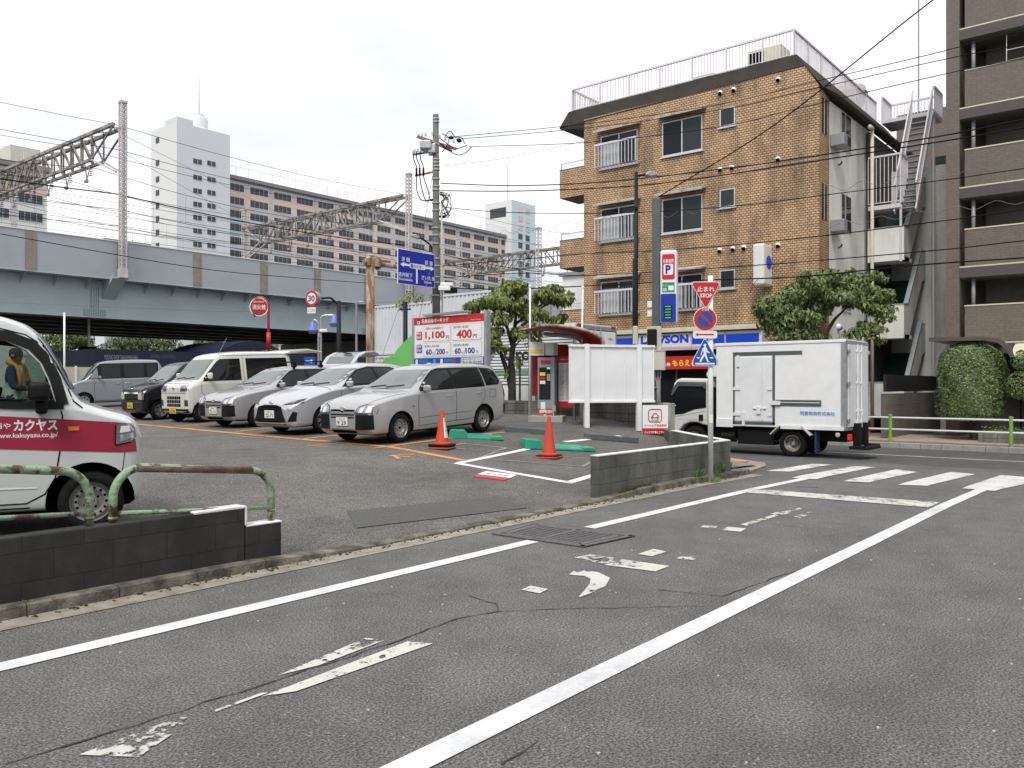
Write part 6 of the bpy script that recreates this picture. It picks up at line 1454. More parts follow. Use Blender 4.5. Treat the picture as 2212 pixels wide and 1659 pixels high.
# concrete utility pole with its gear
up = U(943, 0, 33.); up.z = -.5
ut = thing('utility_pole', up, 'tall weathered concrete utility pole with transformer gear near its top', 'utility pole', YAW)
uz = lambda py: (832 - py) / 1800 * 33 + 1.5 + .5
ux_ = lambda px: (px - 943) / 1800 * 33
MB().tube([(0, 0, 0), (-.03, 0, uz(250))], .185, 20, .115).build('pole', 'poleC', ut, smooth=True)
MB().tube([(-.03, 0, uz(250)), (-.03, 0, uz(246.5))], .118, 20).build('pole_cap', 'beige', ut, smooth=True)
for py in (258, 265, 346, 353, 361, 368, 388, 404, 412, 440, 456, 494, 510, 528, 560, 576, 600, 612, 640): MB().tube([(-.02, 0, uz(py)), (-.02, 0, uz(py) + .05)], itp([(250, .13), (650, .195)], py), 18).build('steel_band', 'steel', ut)
for a_, c_, w_ in (((ux_(903), -.3, uz(300)), (ux_(985), .35, uz(317)), .09), ((ux_(930), -.25, uz(307)), (ux_(975), .3, uz(322)), .08), ((ux_(892), 0, uz(334)), (0, 0, uz(326)), .07), ((ux_(896), 0, uz(380)), (0, 0, uz(370)), .07)): MB().bar(a_, c_, w_, w_).build('crossarm', 'rustpole', ut)
q = MB().box(ux_(908), ux_(933), -.28, .22, uz(325), uz(306)).build('switch_box', 'steel', ut, bevel=.05)
MB().box(ux_(925), ux_(942), -.20, .30, uz(333), uz(312)).build('switch_box', 'steel', ut, bevel=.04)
for px, py in ((905, 298), (912, 297), (920, 296), (935, 294), (950, 300), (962, 305), (975, 300), (980, 310), (896, 331), (903, 330), (910, 329)):
    MB().lathe([(.02, 0), (.055, .02), (.02, .05), (.055, .07), (.02, .10), (.055, .12), (0, .15)], (ux_(px), -.1, uz(py)), (0, 0, 1), 10).build('insulator', 'plateW', ut, smooth=True)
b = MB()
for k, px in enumerate((893, 900, 908)):
    x = ux_(px); b.tube(crv([(x, -.1, uz(328)), (x + .02, -.1, uz(345)), (x + .12, -.08, uz(360)), (x + .13, -.05, uz(382)), (x + .14 + .08*k, -.05, uz(410)), (x + .35 + .03*k, -.1, uz(434)), (-.12, 0, uz(430))], 5), .022, 6)
    b.tube([(x + .13, -.07, uz(364)), (x + .13, -.06, uz(380))], .04, 8)
b.build('riser_cable', 'wire', ut, smooth=True)
b = MB(); rr = random.Random(5)
for k in range(9):
    P = [(ux_(950), .02, uz(418 + rr.uniform(-4, 4)))]; 
    for j in range(4): P.append((ux_(952 + rr.uniform(0, 22)), rr.uniform(-.1, .1), uz(425 + j*14 + rr.uniform(-6, 6))))
    P.append((ux_(948), .02, uz(468))); MB().tube(crv(P, 5), .014, 5).build('cable_loop', 'wire', ut, smooth=True)
for P in ([(950,300),(975,318),(990,322),(1010,315)], [(950,312),(985,335),(1005,332),(1020,318)], [(955,290),(970,300),(965,318),(955,330)], [(960,300),(972,285),(985,300)], [(985,298),(998,300),(1004,312)]):
    MB().tube(crv([(ux_(x), -.1, uz(y)) for x, y in P], 5), .018, 5).build('jumper_cable', 'wire', ut, smooth=True)
b = MB(); b.lathe([(.0, -.12), (.06, -.08), (.09, 0), (.06, .08), (0, .12)], (ux_(992), -.1, uz(305)), (1, 0, -.4), 10); b.lathe([(.0, -.12), (.05, -.08), (.07, 0), (.05, .08), (0, .12)], (ux_(975), -.1, uz(299)), (1, 0, 0), 10); b.build('strain_clamp', 'black', ut, smooth=True)
MB().tube([(.24, .0, .5), (.22, 0, uz(545)), (.2, 0, uz(440))], .03, 8).build('conduit', 'beige', ut, smooth=True)
# lamp arm and traffic cameras on the pole
b = MB(); b.tube(crv([(-.15, 0, uz(545)), (ux_(930), 0, uz(530)), (ux_(915), 0, uz(518)), (ux_(905), 0, uz(513))], 5), .035, 8); b.build('lamp_arm', 'wire', ut, smooth=True)
MB().prism([(ux_(886), -.12, uz(508)), (ux_(900), -.12, uz(507)), (ux_(908), -.12, uz(513)), (ux_(903), -.12, uz(516)), (ux_(888), -.12, uz(511))], (0, .24, 0)).build('lamp_head', 'machine', ut, bevel=.02)
for k, (x0, x1, y0, y1) in enumerate(((953, 980, 613, 621), (949, 974, 620, 630))): MB().box(ux_(x0), ux_(x1), -.45, -.2, uz(y1), uz(y0)).build('traffic_camera', 'white', ut, bevel=.03)
MB().box(ux_(960), ux_(988), -.2, .1, uz(633), uz(624)).build('camera_bracket', 'black', ut, bevel=.02)
# direction sign and the rusty pole that carries it
rp_ = OY(800, 0, 23.0); rp_.z = 0
rp = thing('gantry_pole', rp_, 'rust streaked white pole with an arm reaching to the blue direction sign', 'pole')
rz_ = lambda py: (832 - py) / 1800 * 30.1 + 1.5
MB().tube([(0, 0, 0), (0, 0, rz_(553))], .165, 18, .15).build('pole', 'rustpole', rp, smooth=True)
MB().tube([(0, 0, rz_(553)), (0, 0, rz_(551))], .16, 18).build('pole_cap', 'cream', rp)
b = MB(); b.tube([(-.3, 0, rz_(567)), (3.2, 0, rz_(567))], .085, 12); b.lathe([(.0, 0), (.23, 0), (.23, .06), (0, .06)], (.32, 0, rz_(567)), (1, 0, 0), 18); b.box(-.2, .35, -.14, .14, rz_(567) - .13, rz_(567) + .13); b.build('arm', 'rustpole', rp, smooth=False)
ds_ = OY(858, 0, 22.8); W2 = (OY(938, 0, 22.8) - OY(858, 0, 22.8)).x
ds = thing('direction_sign', (ds_.x, 22.8, 0), 'blue direction sign with white arrows and place names', 'sign')
zt_ = OY(862, 537, 22.8).z; zb_ = OY(857, 612, 22.8).z; Hh = zt_ - zb_
def dsp(outl, mat, nm, y=0., par=None, t=.004): b = MB(); face(b, (0, y, zb_), (1,0,0), (0,0,1), outl, t); return b.build(nm, mat, par or ds)
dsp(rect(0, W2, 0, Hh), 'white', 'panel', .0, None, .03); dsp(rect(.02, W2-.02, .02, Hh-.02), 'dblue', 'blue_face', -.032)
ym = Hh * .56; b = MB()
for o in ([(.30, ym-.035), (.62, ym-.035), (.62, ym+.035), (.30, ym+.035), (.30, ym+.09), (.12, ym), (.30, ym-.09)], [(1.42, ym-.035), (1.72, ym-.035), (1.72, ym-.09), (1.90, ym), (1.72, ym+.09), (1.72, ym+.035), (1.42, ym+.035)], rect(W2/2-.04, W2/2+.04, .08, ym-.10)): face(b, (0, -.036, zb_), (1,0,0), (0,0,1), o, .003)
b.build('arrows', 'white', ds)
dsp([(x + .60, z + ym - .095) for x, z in rrect(.82, .19, .06)], 'white', 'route_plate', -.037); 
text('高島通り', (.80, -.044, zb_ + ym - .06), (1,0,0), (0,0,1), .52, .12, 'dblue', ds); dsp([(.63 + .085 + .085*math.cos(k*math.pi/3), ym + .085*math.sin(k*math.pi/3)) for k in range(6)], 'dblue', 'route_badge', -.042)
text('447', (.655, -.048, zb_ + ym - .03), (1,0,0), (0,0,1), .12, .06, 'white', ds)
for t, x, z, w_, h in (('浮 間', .18, .83, .42, .17), ('Ukima', .24, .70, .30, .10), ('荻 窪', 1.40, .83, .42, .17), ('Ogikubo', 1.40, .70, .40, .11), ('志村坂下', .03, .25, .72, .17), ('Shimurasakashita', .03, .12, .72, .10), ('さいたま', 1.22, .25, .70, .16), ('Saitama', 1.36, .12, .40, .10)):
    text(t, (x, -.038, zb_ + z * Hh / 1.31 + .02), (1,0,0), (0,0,1), w_, h, 'white', ds, 'lettering', .008)
# fire hydrant sign on a red hooped pole
def hyd():
    d = 29.; k = 1800 / d; p = U(580, 0, d); p.z = .45; e = thing('hydrant_sign', p, 'round red fire hydrant sign hanging in a red hoop pole', 'sign', YAW)
    X = lambda px: (px - 580) / k; Zf = lambda py: (832 - py) / k + 1.5 - .45
    P = [(0, 0, 0), (0, 0, Zf(672))] + [(X(562) + (18/k) * math.cos(rad(a)), 0, Zf(664) + (22/k) * math.sin(rad(a))) for a in range(0, 250, 15)]
    MB().tube(P, .045, 10).build('pole', 'red2', e, smooth=True); MB().tube([(0, 0, Zf(752)), (0, 0, Zf(718))], .07, 10).build('sleeve', 'red', e, smooth=True)
    b = MB(); face(b, (0, -.02, 0), (1,0,0), (0,0,1), circ(X(560), Zf(663), 20.5/k, 32), .02); b.build('disc', 'white', e)
    b = MB(); face(b, (0, -.042, 0), (1,0,0), (0,0,1), circ(X(560), Zf(663), 18.5/k, 32), .003); b.build('red_face', 'red2', e)
    text('消火栓', (X(546), -.048, Zf(669)), (1,0,0), (0,0,1), 29/k, 11/k, 'white', e, 'lettering', .01); text('FIRE HYDRANT', (X(549), -.048, Zf(654)), (1,0,0), (0,0,1), 23/k, 3.5/k, 'white', e)
hyd()
# 30 sign, its dark pole
def thirty():
    d = 33.; k = 1800 / d; p = U(732, 0, d); p.z = .2; e = thing('speed_sign_pole', p, 'dark pole whose bent arm holds a round 30 speed sign with a small plate', 'sign pole', YAW)
    X = lambda px: (px - 732) / k; Zf = lambda py: (832 - py) / k + 1.5 - .2
    MB().tube([(0, 0, 0), (0, 0, Zf(650))], .10, 12, .085).build('pole', 'dpost', e, smooth=True)
    MB().tube(crv([(0, 0, Zf(659)), (X(722), -.05, Zf(650)), (X(714), -.1, Zf(644)), (X(696), -.1, Zf(645))], 5), .045, 8).build('arm', 'dpost', e, smooth=True)
    b = MB(); b.lathe([(0, 0), (16.6/k, 0), (16.6/k, .22), (0, .22)], (X(681), -.03, Zf(646)), (-.45, -1, 0), 32); b.build('sign_drum', 'machine', e)
    n = Vector((-.45, -1, 0)).normalized(); u = Vector((1, -.45, 0)).normalized(); c = Vector((X(681), -.03, Zf(646))) + n * .221
    for r, m_, l in ((16.2/k, 'red', 0), (11.8/k, 'white', .004)): b = MB(); face(b, c, u, (0,0,1), circ(0, 0, r, 36), .003, l); b.build('speed_face' if l == 0 else 'white_disc', m_, e)
    text('30', c + n * .012 - u * (8.5/k) - Vector((0,0,6.5/k)), u, (0,0,1), 17/k, 13/k, 'inkb', e, 'lettering', .03)
    b = MB(); face(b, c - Vector((0,0,32/k)) - u * (11/k), u, (0,0,1), rrect(22/k, 13/k, .03), .01); b.build('sub_plate', 'plateW', e)
    text('ここから', c - Vector((0,0,28.5/k)) - u * (9.5/k) + n * .013, u, (0,0,1), 19/k, 6/k, 'ink', e, 'lettering', .01)
thirty()
# twin blue cone lamps
def cones():
    d = 40.; k = 1800 / d; p = U(690, 0, d); p.z = .3; e = thing('shopping_street_lamp', p, 'grey twin pole street lamp with two lilac blue cone shades', 'street lamp', YAW)
    X = lambda px: (px - 690) / k; Zf = lambda py: (832 - py) / k + 1.5 - .3
    b = MB(); b.tube([(X(688), 0, 0), (X(688), 0, Zf(705))] + [(X(688) - (10/k)*(1-math.cos(rad(a))), 0, Zf(705) + (14/k)*math.sin(rad(a))) for a in (20, 45, 70, 90)], .05, 8)
    b.tube([(X(693), 0, 0), (X(693), 0, Zf(690))] + [(X(693) + (12/k)*(1-math.cos(rad(a))), 0, Zf(690) + (9/k)*math.sin(rad(a))) for a in (20, 45, 70, 90)] + [(X(722), 0, Zf(681))], .05, 8)
    b.box(X(687), X(694), -.06, .06, Zf(728), Zf(720)); b.build('pole', 'steel', e, smooth=False)
    for x, y in ((676, 707), (722, 692)):
        q = MB().lathe([(.02, 14/k), (.10, 10/k), (8/k, -4/k), (10.5/k, -6/k), (10.5/k, -8/k), (9/k, -8/k)], (X(x), -.05, Zf(y)), (0, 0, 1), 20).build('lamp_shade', 'cobalt', e, smooth=True, angle=40)
        MB().lathe([(9/k, -8/k), (8/k, -14/k), (0, -14/k)], (X(x), -.05, Zf(y)), (0, 0, 1), 16).build('glass', 'machine', q, smooth=True)
    MB().box(X(691), X(708), -.15, .0, Zf(718), Zf(711)).build('camera', 'white', e, bevel=.03)
cones()
# plain thin poles
for px, y0, d, mt, lab, r in ((137, 678, 30., 'white', 'thin white antenna pole behind the delivery van', .03), (617, 738, 38., 'rustpole', 'short rusty post under the viaduct, far left of the red hoop sign', .05)):
    pass
p = U(139, 0, 30.); p.z = .4; e = thing('thin_pole', p, 'thin white pole rising behind the delivery van', 'pole'); MB().tube([(0,0,0), (0,0,(832-675)/60+1.1)], .035, 8).build('pole', 'white', e, smooth=True)
p = U(876, 0, 34.); p.z = 0; e = thing('dark_post', p, 'dark post with small crossbar in front of the white containers', 'pole', YAW); MB().tube([(0,0,0), (0,0,(832-652)/53+1.5)], .09, 10).build('post', 'dpost', e, smooth=True); MB().bar((-.22,0,4.6), (.22,0,4.6), .06, .06).build('crossbar', 'dpost', e)
p = U(770, 0, 36.); p.z = .1; e = thing('bent_pipe', p, 'thin grey pipe elbow left of the rusty pole', 'pipe', YAW); MB().tube([(0,0,0), (0,0,5.0), (.28,0,5.0)], .05, 8).build('pipe', 'machine', e)

# ------------------------------------------------------------------ things in the lot
# price board
XP = 16.6; ya_ = OX(897, 0, XP).y; yb2 = OX(1048, 0, XP).y; WB = ya_ - yb2
zt2 = OX(1040, 677, XP).z; zb2 = OX(1040, 787, XP).z; HB = zt2 - zb2
pb = thing('price_board', (XP, ya_, 0), 'large white, red and blue parking price board', 'sign')
uB = (0, -1, 0)
def pbf(outl, mat, nm, l=0., par=None, t=.004): b = MB(); face(b, (-.03, 0, zb2), uB, (0,0,1), outl, t, l); return b.build(nm, mat, par or pb)
MB().box(-.03, .08, -WB, 0, zb2, zt2).build('panel', 'white', pb)
b = MB(); b.box(-.05, .1, -WB - .10, -WB, .3, zt2 + .06); b.box(-.05, .1, 0, .08, .3, zt2 + .0); b.bar((.0, -.4, zt2 + .05), (.0, -WB * .78, zt2 + .08), .22, .05); b.build('frame', 'steel', pb)
s_ = WB / 151.; V = lambda x0, x1, y0, y1: rect((x0 - 897) * s_, (x1 - 897) * s_, (787 - y1) / 110 * HB, (787 - y0) / 110 * HB)
pbf(V(897, 1048, 677, 694), 'red', 'red_header'); pbf(V(897, 1048, 770, 787), 'blue', 'blue_footer')
def T(body, x0, y0, w_, h, mat, bold=0.): return text(body, (-.0415, -(x0 - 897) * s_, zb2 + (787 - y0) / 110 * HB), uB, (0,0,1), w_ * s_, h / 110 * HB, mat, pb, 'lettering', bold)
T('名鉄協商パーキング', 914, 691, 60, 10.5, 'white', .02); T('http://mkp.jp', 1021, 691, 20, 3, 'white')
pbf([(a + (903-897)*s_, b_ + (787 - 693)/110*HB) for a, b_ in rrect(8*s_, 14/110*HB, .02)], 'crim', 'logo', .004); pbf([(a + (904-897)*s_, b_ + (787 - 692)/110*HB) for a, b_ in rrect(6*s_, 7/110*HB, .02)], 'white', 'logo', .008); text('P', (-.045, -(905.3-897)*s_, zb2 + (787-691)/110*HB), uB, (0,0,1), 3.5*s_, 5/110*HB, 'ink', pb, 'lettering', .03)
for x0, x1, y0, y1 in ((917, 978, 697, 733), (980, 1043, 697, 733), (917, 978, 736, 767), (980, 1043, 736, 767)):
    a0, a1, b0, b1 = (x0-897)*s_, (x1-897)*s_, (787-y1)/110*HB, (787-y0)/110*HB
    for r_, m_, l in ((0, 'machine', .001), (.008, 'white', .003)): pbf([(a + a0 + r_, b_ + b0 + r_) for a, b_ in rrect(a1-a0-2*r_, b1-b0-2*r_, .05)], m_, 'price_cell', l)
T('入庫から24時間まで', 922, 706, 40, 5.5, 'ink'); T('20:00~8:00', 984, 706, 32, 5, 'ink')
T('1,100', 922, 729, 44, 19, 'red', .035); T('円', 968, 729, 7, 8, 'red', .02); T('400', 991, 729, 32, 19, 'red', .035); T('円', 1025, 729, 8, 8, 'red', .02)
T('8:00~20:00', 921, 746, 32, 5, 'ink'); T('20:00~8:00', 984, 746, 32, 5, 'ink')
for x, n_ in ((924, '200'), (987, '100')):
    T('60', x, 763, 13, 13, 'inkb', .03); T('分', x + 14, 763, 5, 6, 'inkb'); T('/', x + 19, 765, 4, 15, 'machine'); T(n_, x + 23, 763, 19, 13, 'inkb', .03); T('円', x + 44, 763, 5, 6, 'inkb')
for (t1, t2, y, m_) in (('最大', '料金', 709, 'red'), ('基本', '料金', 739, 'blue')):
    pbf([(a + (902-897)*s_, b_ + (787-y-19)/110*HB) for a, b_ in rrect(12.5*s_, 19/110*HB, .03)], m_, 'caption_tile', .001); T(t1, 903, y + 8.5, 10.5, 7.5, 'white', .02); T(t2, 903, y + 17.5, 10.5, 7.5, 'white', .02)
pbf(V(1000, 1045, 772, 785), 'plateW', 'phone_panel', .004)
t_ = T('TEL:0120-722-247', 1001, 784, 43, 5.5, 'ink', .01); T('駐車場名 板橋区高島平 No.8518', 1001, 776.5, 43, 3.2, 'ink')
for t_ in [c for c in kids(pb) if c.name.startswith('lettering')][-2:]: t_.location.x -= .006
pbf(V(900, 905, 773, 785), 'plateW', 'caption_tile', .004); pbf(V(956, 961, 773, 785), 'plateW', 'caption_tile', .004)
for x0 in (908, 964): [pbf(V(x0, x0 + 20, 774 + k*2.6, 775 + k*2.6), 'tblue', 'small_print', .004) for k in range(3)]
pbf(V(926, 934, 781, 785), 'white', 'car_icon', .004); pbf(V(940, 946, 773, 784), 'tblue', 'ticket_icon', .004); pbf(V(985, 989, 773, 785), 'crim', 'ticket_icon', .004)
nb = MB().box(-.07, -.06, -(917-897)*s_, .12, zb2 - .32, zb2 + .04).build('taped_notice', 'plateW', pb)
MB().box(-.075, -.07, -(915-897)*s_, .10, zb2 - .27, zb2 - .20).build('highlight', 'yellow', nb); text('ご案内', (-.075, .08, zb2 - .04), uB, (0,0,1), .3, .05, 'red', nb)

# payment machine, canopy, notice board
gm = G(1182, 908); gm = OX(1182, 908, 16.3); zl_ = H(16.3, gm.y)
pm_ = thing('payment_machine', (gm.x, gm.y, zl_), 'grey parking payment machine under the red canopy', 'payment machine', rad(-62))
k_ = 1800 / (Vector((gm.x, gm.y)).dot(Vector((.7746, .6324))))
hM = (905 - 769) / k_; wM = .42
MB().box(-.42, .42, -.3, .3, -.1, .13).build('plinth', 'conc', pm_, bevel=.015)
MB().box(-wM/2, wM/2, -.17, .17, .13, hM).build('cabinet', 'machine', pm_, bevel=.015)
def mf(x0, x1, z0, z1, mat, nm, l=0.): b = MB(); face(b, (0, -.171 - l, 0), (1,0,0), (0,0,1), rect(x0, x1, z0, z1), .004); return b.build(nm, mat, pm_)
mf(-.17, .11, hM-1.02, hM-.24, 'black2', 'control_panel'); mf(.02, .10, hM-.56, hM-.40, 'steel', 'keypad', .004); mf(-.15, -.02, hM-.44, hM-.36, 'yellow', 'sticker', .004); mf(-.15, -.02, hM-.53, hM-.47, 'red', 'sticker', .004); mf(-.15, -.02, hM-.64, hM-.56, 'plateW', 'sticker', .004)
mf(-.13, .12, hM-.16, hM-.07, 'red', 'warning_label'); mf(-.13, -.02, hM-1.30, hM-1.08, 'plateW', 'notice'); mf(-.06, .0, hM-1.55, hM-1.34, 'yellow', 'sticker'); mf(-.06, .02, hM-1.64, hM-1.57, 'dark', 'slot')
mf(-wM/2, wM/2, .16, .30, 'red', 'red_label'); text('遠隔監視中', (-.17, -.178, .19), (1,0,0), (0,0,1), .34, .08, 'white', pm_, 'lettering', .02)
mf(.02, .10, hM-.28, hM-.24, 'led', 'display', .004); b = MB(); b.box(.15, .24, -.2, -.17, hM-1.30, hM-1.16); b.box(.17, .20, -.22, -.18, hM-1.42, hM-1.3); b.build('lock', 'steel', pm_)
cnp = thing('red_canopy', (gm.x, gm.y, zl_), 'curved red canopy with brown ribbed edge over the payment machine', 'canopy', rad(-50))
zc_ = hM
b = MB(); pr = []
for t in range(9):
    a = rad(0 + 90 * t / 8); pr.append((.60 - .75 * math.sin(a) * 0, 0, 0))
P = [(.62, .35, .55), (.62, .35, hM + .25), (.50, .35, hM + .50), (.22, .35, hM + .64), (-.25, .35, hM + .72), (-.62, .35, hM + .70)]
C1 = crv(P, 4)
vs = []
for p in C1: vs += [(p.x, -.75, p.z), (p.x, .45, p.z)]
b.add(vs, [(2*i, 2*i+1, 2*i+3, 2*i+2) for i in range(len(C1)-1)]); o = b.build('curved_roof', 'red2', cnp, smooth=True); m_ = o.modifiers.new('s', 'SOLIDIFY'); m_.thickness = .03
b = MB()
for y in (-.76, .46): b.tube([(p.x, y, p.z + .0) for p in C1[3:]], .035, 8)
b.build('ribbed_edge', 'rustpole', cnp, smooth=True)
b = MB(); b.box(-.45, .62, .38, .42, .6, hM + .35); b.build('back_panel', 'red2', cnp); b = MB(); b.box(-.5, -.44, .36, .42, 0, hM + .6); b.box(.58, .65, .36, .42, 0, hM + .3); b.tube([(-.3, .0, hM + .58), (.15, -.35, hM + .50)], .05, 8); b.build('frame', 'machine', cnp)
q = MB().box(-.20, .02, .16, .26, hM + .06, hM + .36).build('control_box', 'beige', cnp, bevel=.015)
b = MB().box(-.58, -.28, .06, .07, hM + .05, hM + .38).build('taped_notice', 'plateW', cnp); MB().box(-.56, -.31, .052, .06, hM + .12, hM + .20).build('highlight', 'yellow', b); MB().box(-.26, -.10, .06, .07, hM + .06, hM + .36).build('taped_notice', 'plateW', cnp)
b = MB(); b.tube(crv([(-.1, .15, hM+.02), (-.12, .15, hM-.12), (-.32, .1, hM-.2), (-.35, .1, hM-.35)], 5), .025, 6); b.build('conduit', 'beige', cnp, smooth=True)
cnp.rotation_euler = (0, 0, rad(-34)); cnp.scale = (1.3, 1.1, 1.0); cnp.location += RT * .30
for i_, (px, yt, lab) in enumerate(((1145, 620, 'thin white whip pole left of the red canopy'), (1263 - 1263 + 1263, 622, 'rusty white whip pole right of the red canopy'))):
    pp = U(1145 if i_ == 0 else 1259, 0, 20.5); pp.z = H(pp.x, pp.y) if pp.x < Xb(pp.y) else 0; e = thing('whip_pole', pp, lab, 'pole', YAW, 'whip poles beside the canopy')
    hh = (832 - yt) / 1800 * 20.5 + 1.5 - pp.z; MB().tube([(-.06 if i_ else 0, 0, 0), (0, 0, hh)], .022, 8).build('pole', 'wtop', e, smooth=True); MB().lathe([(0, .06), (.035, .04), (.035, 0)], (0, 0, hh), (0,0,1), 8).build('tip', 'plateW', e, smooth=True)
nbp = OX(1222, 0, 16.75); gzn = H(16.75, nbp.y)
nb = thing('notice_board', (16.75, nbp.y, gzn), 'narrow notice board with red header and long printed rules beside the machine', 'sign', rad(-70))
kz = lambda py: (832 - py) / 1800 * Vector((16.75, nbp.y)).dot(Vector((.7746, .6324))) + 1.5 - gzn
b = MB(); b.box(-.24, -.18, -.02, .06, -.1, kz(769)); b.box(.18, .24, -.02, .06, -.1, kz(769)); b.build('posts', 'gpost', nb)
MB().box(-.18, .18, -.01, .04, kz(880), kz(770)).build('panel', 'red', nb)
b = MB(); face(b, (0, -.011, 0), (1,0,0), (0,0,1), rect(-.175, .175, kz(867), kz(784)), .003); b.build('paper', 'plateW', nb)
b = MB()
for k in range(30):
    z = kz(784) - .04 - k * (kz(784) - kz(867) - .06) / 30
    for x0 in (-.16, .015): w_ = R.uniform(.08, .14); face(b, (0, -.0145, 0), (1,0,0), (0,0,1), rect(x0, x0 + w_, z, z + .008), .001)
b.build('small_print', 'gpost', nb); text('名鉄協商パーキング', (-.13, -.016, kz(778)), (1,0,0), (0,0,1), .26, .035, 'white', nb)
# white panel fence
f1 = G(1267, 923); f2 = G(1379.6, 931.9); dv = (f2 - f1); an = math.atan2(dv.y, dv.x); Lf = Vector((dv.x, dv.y)).length
wf = thing('panel_fence', f1, 'white sheet metal panel fence on two square posts', 'fence', an)
df = Vector((f1.x, f1.y)).dot(Vector((.7746, .6324))); zz = lambda py: (832 - py) / 1800 * df + 1.5 - f1.z
[MB().box(x - .055, x + .055, -.06, .05, -.1, zz(743)).build('post', 'white', wf) for x in (0, Lf)]
MB().box(-.42, Lf + .40, .02, .045, zz(868), zz(747)).build('sheet', 'whitem', wf)
b = MB(); b.box(-.43, Lf + .41, -.02, .06, zz(749), zz(744)); b.box(-.43, Lf + .41, -.02, .06, zz(870), zz(866)); [b.box(x - .012, x + .012, .0, .02, zz(866), zz(749)) for x in (-.40, .42, .95, Lf + .38)]; b.build('rail', 'white', wf)
# car share sign
cs = G(1415, 941); e = thing('car_share_sign', cs, 'white car share sign with red car emblem on the fence line', 'sign', YAW)
dc = Vector((cs.x, cs.y)).dot(Vector((.7746, .6324))); kc = 1800 / dc
MB().box(-27/kc, 28/kc, 0, .015, 4/kc, 66/kc).build('panel', 'plateW', e); MB().box(-.06, .06, .02, .12, 0, .2).build('foot', 'gpost', e)
cz = lambda py: (941 - py) / kc; cx_ = lambda px: (px - 1415) / kc
b = MB(); face(b, (0, -.001, 0), (1,0,0), (0,0,1), rect(-27/kc, 28/kc, 4/kc, 16/kc), .003); b.build('red_strip', 'red', e)
b = MB()
o = [(a + cx_(1401), c + cz(911)) for a, c in rrect(28/kc, 27/kc, .06, 5)]; b.tube([(a, -.008, c) for a, c in o + [o[0]]], .009, 6, cap=False)
cw = [(cx_(1408.5), cz(902)), (cx_(1408.5), cz(898)), (cx_(1410.5), cz(897)), (cx_(1412), cz(893)), (cx_(1418), cz(893)), (cx_(1420), cz(896.5)), (cx_(1422), cz(897.5)), (cx_(1422), cz(901))]
b.tube([(a, -.008, c) for a, c in cw], .009, 6); b.tube([(cx_(1412), -.008, cz(902)), (cx_(1418), -.008, cz(902))], .008, 6)
for px in (1409, 1421): b.tube([(cx_(px) + .022*math.cos(a), -.008, cz(902) + .022*math.sin(a)) for a in [k*.5236 for k in range(13)]], .008, 6, cap=False)
b.build('car_emblem', 'crim', e)
for t, x0, y0, w_, h, m_, bo in (('careco', 1407, 909.5, 16, 3, 'crim', 0), ('カーシェア車両専用', 1392, 921.5, 47, 5, 'red', .015), ('一般の駐車はご遠慮下さい', 1392, 932, 47, 4.3, 'crim', 0), ('バックで駐車して下さい', 1392, 940-4 + .5, 48, 5.5, 'white', .03)):
    text(t, (cx_(x0), -.006, cz(y0)), (1,0,0), (0,0,1), w_/kc, h/kc, m_, e, 'lettering', bo)
# cones
def cone(px, py, d_h, label, base2):
    p = G(px, py); h = d_h; e = thing('traffic_cone', p, label, 'traffic cone', rad(20), 'orange traffic cones in the lot')
    MB().box(-.20, .20, -.20, .20, .002, .03).build('base', 'cone' if not base2 else 'cone', e, bevel=.01)
    b = MB(); b.box(-.19, .19, -.19, .19, .031, .055); 
    if base2: b.box(-.20, .20, -.195, .195, .056, .085)
    b.build('weight', 'black', e, bevel=.01)
    z0 = .086 if base2 else .056
    MB().lathe([(.15, z0), (.15, z0 + .015), (.125, z0 + .03), (.03, h - .03), (.028, h - .005), (.018, h), (0, h)], (0, 0, 0), (0, 0, 1), 28).build('shell', 'cone', e, smooth=True, angle=40)
    return e
c1 = cone(955, 969, .70, 'orange cone with a white printed label, beside the silver car', True)
q = MB()
vs = []; 
for z, hw in ((.20, .05), (.56, .022)):
    r = .125 + (.03 - .125) * (z - .116) / (.67 - .116) + .003
    for k in range(5): a = rad(250) + (k - 2) * hw / r * .5; vs.append((math.cos(a) * r, math.sin(a) * r, z))
q.add(vs, [(k, k+1, 6+k, 5+k) for k in range(4)]); lb = q.build('label', 'plateW', c1)
for k, ch in enumerate('P名鉄協商パーキング'):
    z = .52 - k * .034; r = .125 + (.03 - .125) * (z - .116) / .554 + .008; a = rad(250); text(ch, (math.cos(a)*r + math.sin(a)*.012*1, math.sin(a)*r - math.cos(a)*.012, z), (-math.sin(a), math.cos(a), 0), (0,0,1), .024, .024, 'red' if k == 0 else 'ink', lb)
cone(1186, 989, .74, 'plain orange cone on a brown base, in the white bay', False)
# green lock plates
def lock(px0, py0, px1, py1, label):
    a = G(px0, py0); c = G(px1, py1); dv = c - a; L = Vector((dv.x, dv.y)).length; e = thing('lock_plate', a, label, 'lock plate', math.atan2(dv.y, dv.x), 'green lock plates in the bays')
    e.rotation_euler[1] = -math.atan2(dv.z, L)
    MB().prism([(-.02, -.13, .0), (-.02, -.13, .10), (.0, -.13, .17), (.27, -.13, .17), (.33, -.13, .10), (.36, -.13, 0)], (0, .46, 0)).build('housing', 'teal', e, bevel=.01)
    MB().prism([(.30, -.13, .0), (.30, -.13, .035), (.30, .30, .095), (.30, .30, .0)], (L - .52, 0, 0)).build('flap', 'teal', e, bevel=.006)
    MB().prism([(L - .27, -.13, 0), (L - .27, -.13, .07), (L - .06, -.13, .085), (L, -.13, .03), (L, -.13, 0)], (0, .44, 0)).build('end_block', 'teal', e, bevel=.015)
    b = MB(); b.box(.06, .20, -.06, .06, .156, .159); b.build('sticker', 'plateW', e)
lock(972, 946, 1088, 951, 'green lock plate beside the silver estate car')
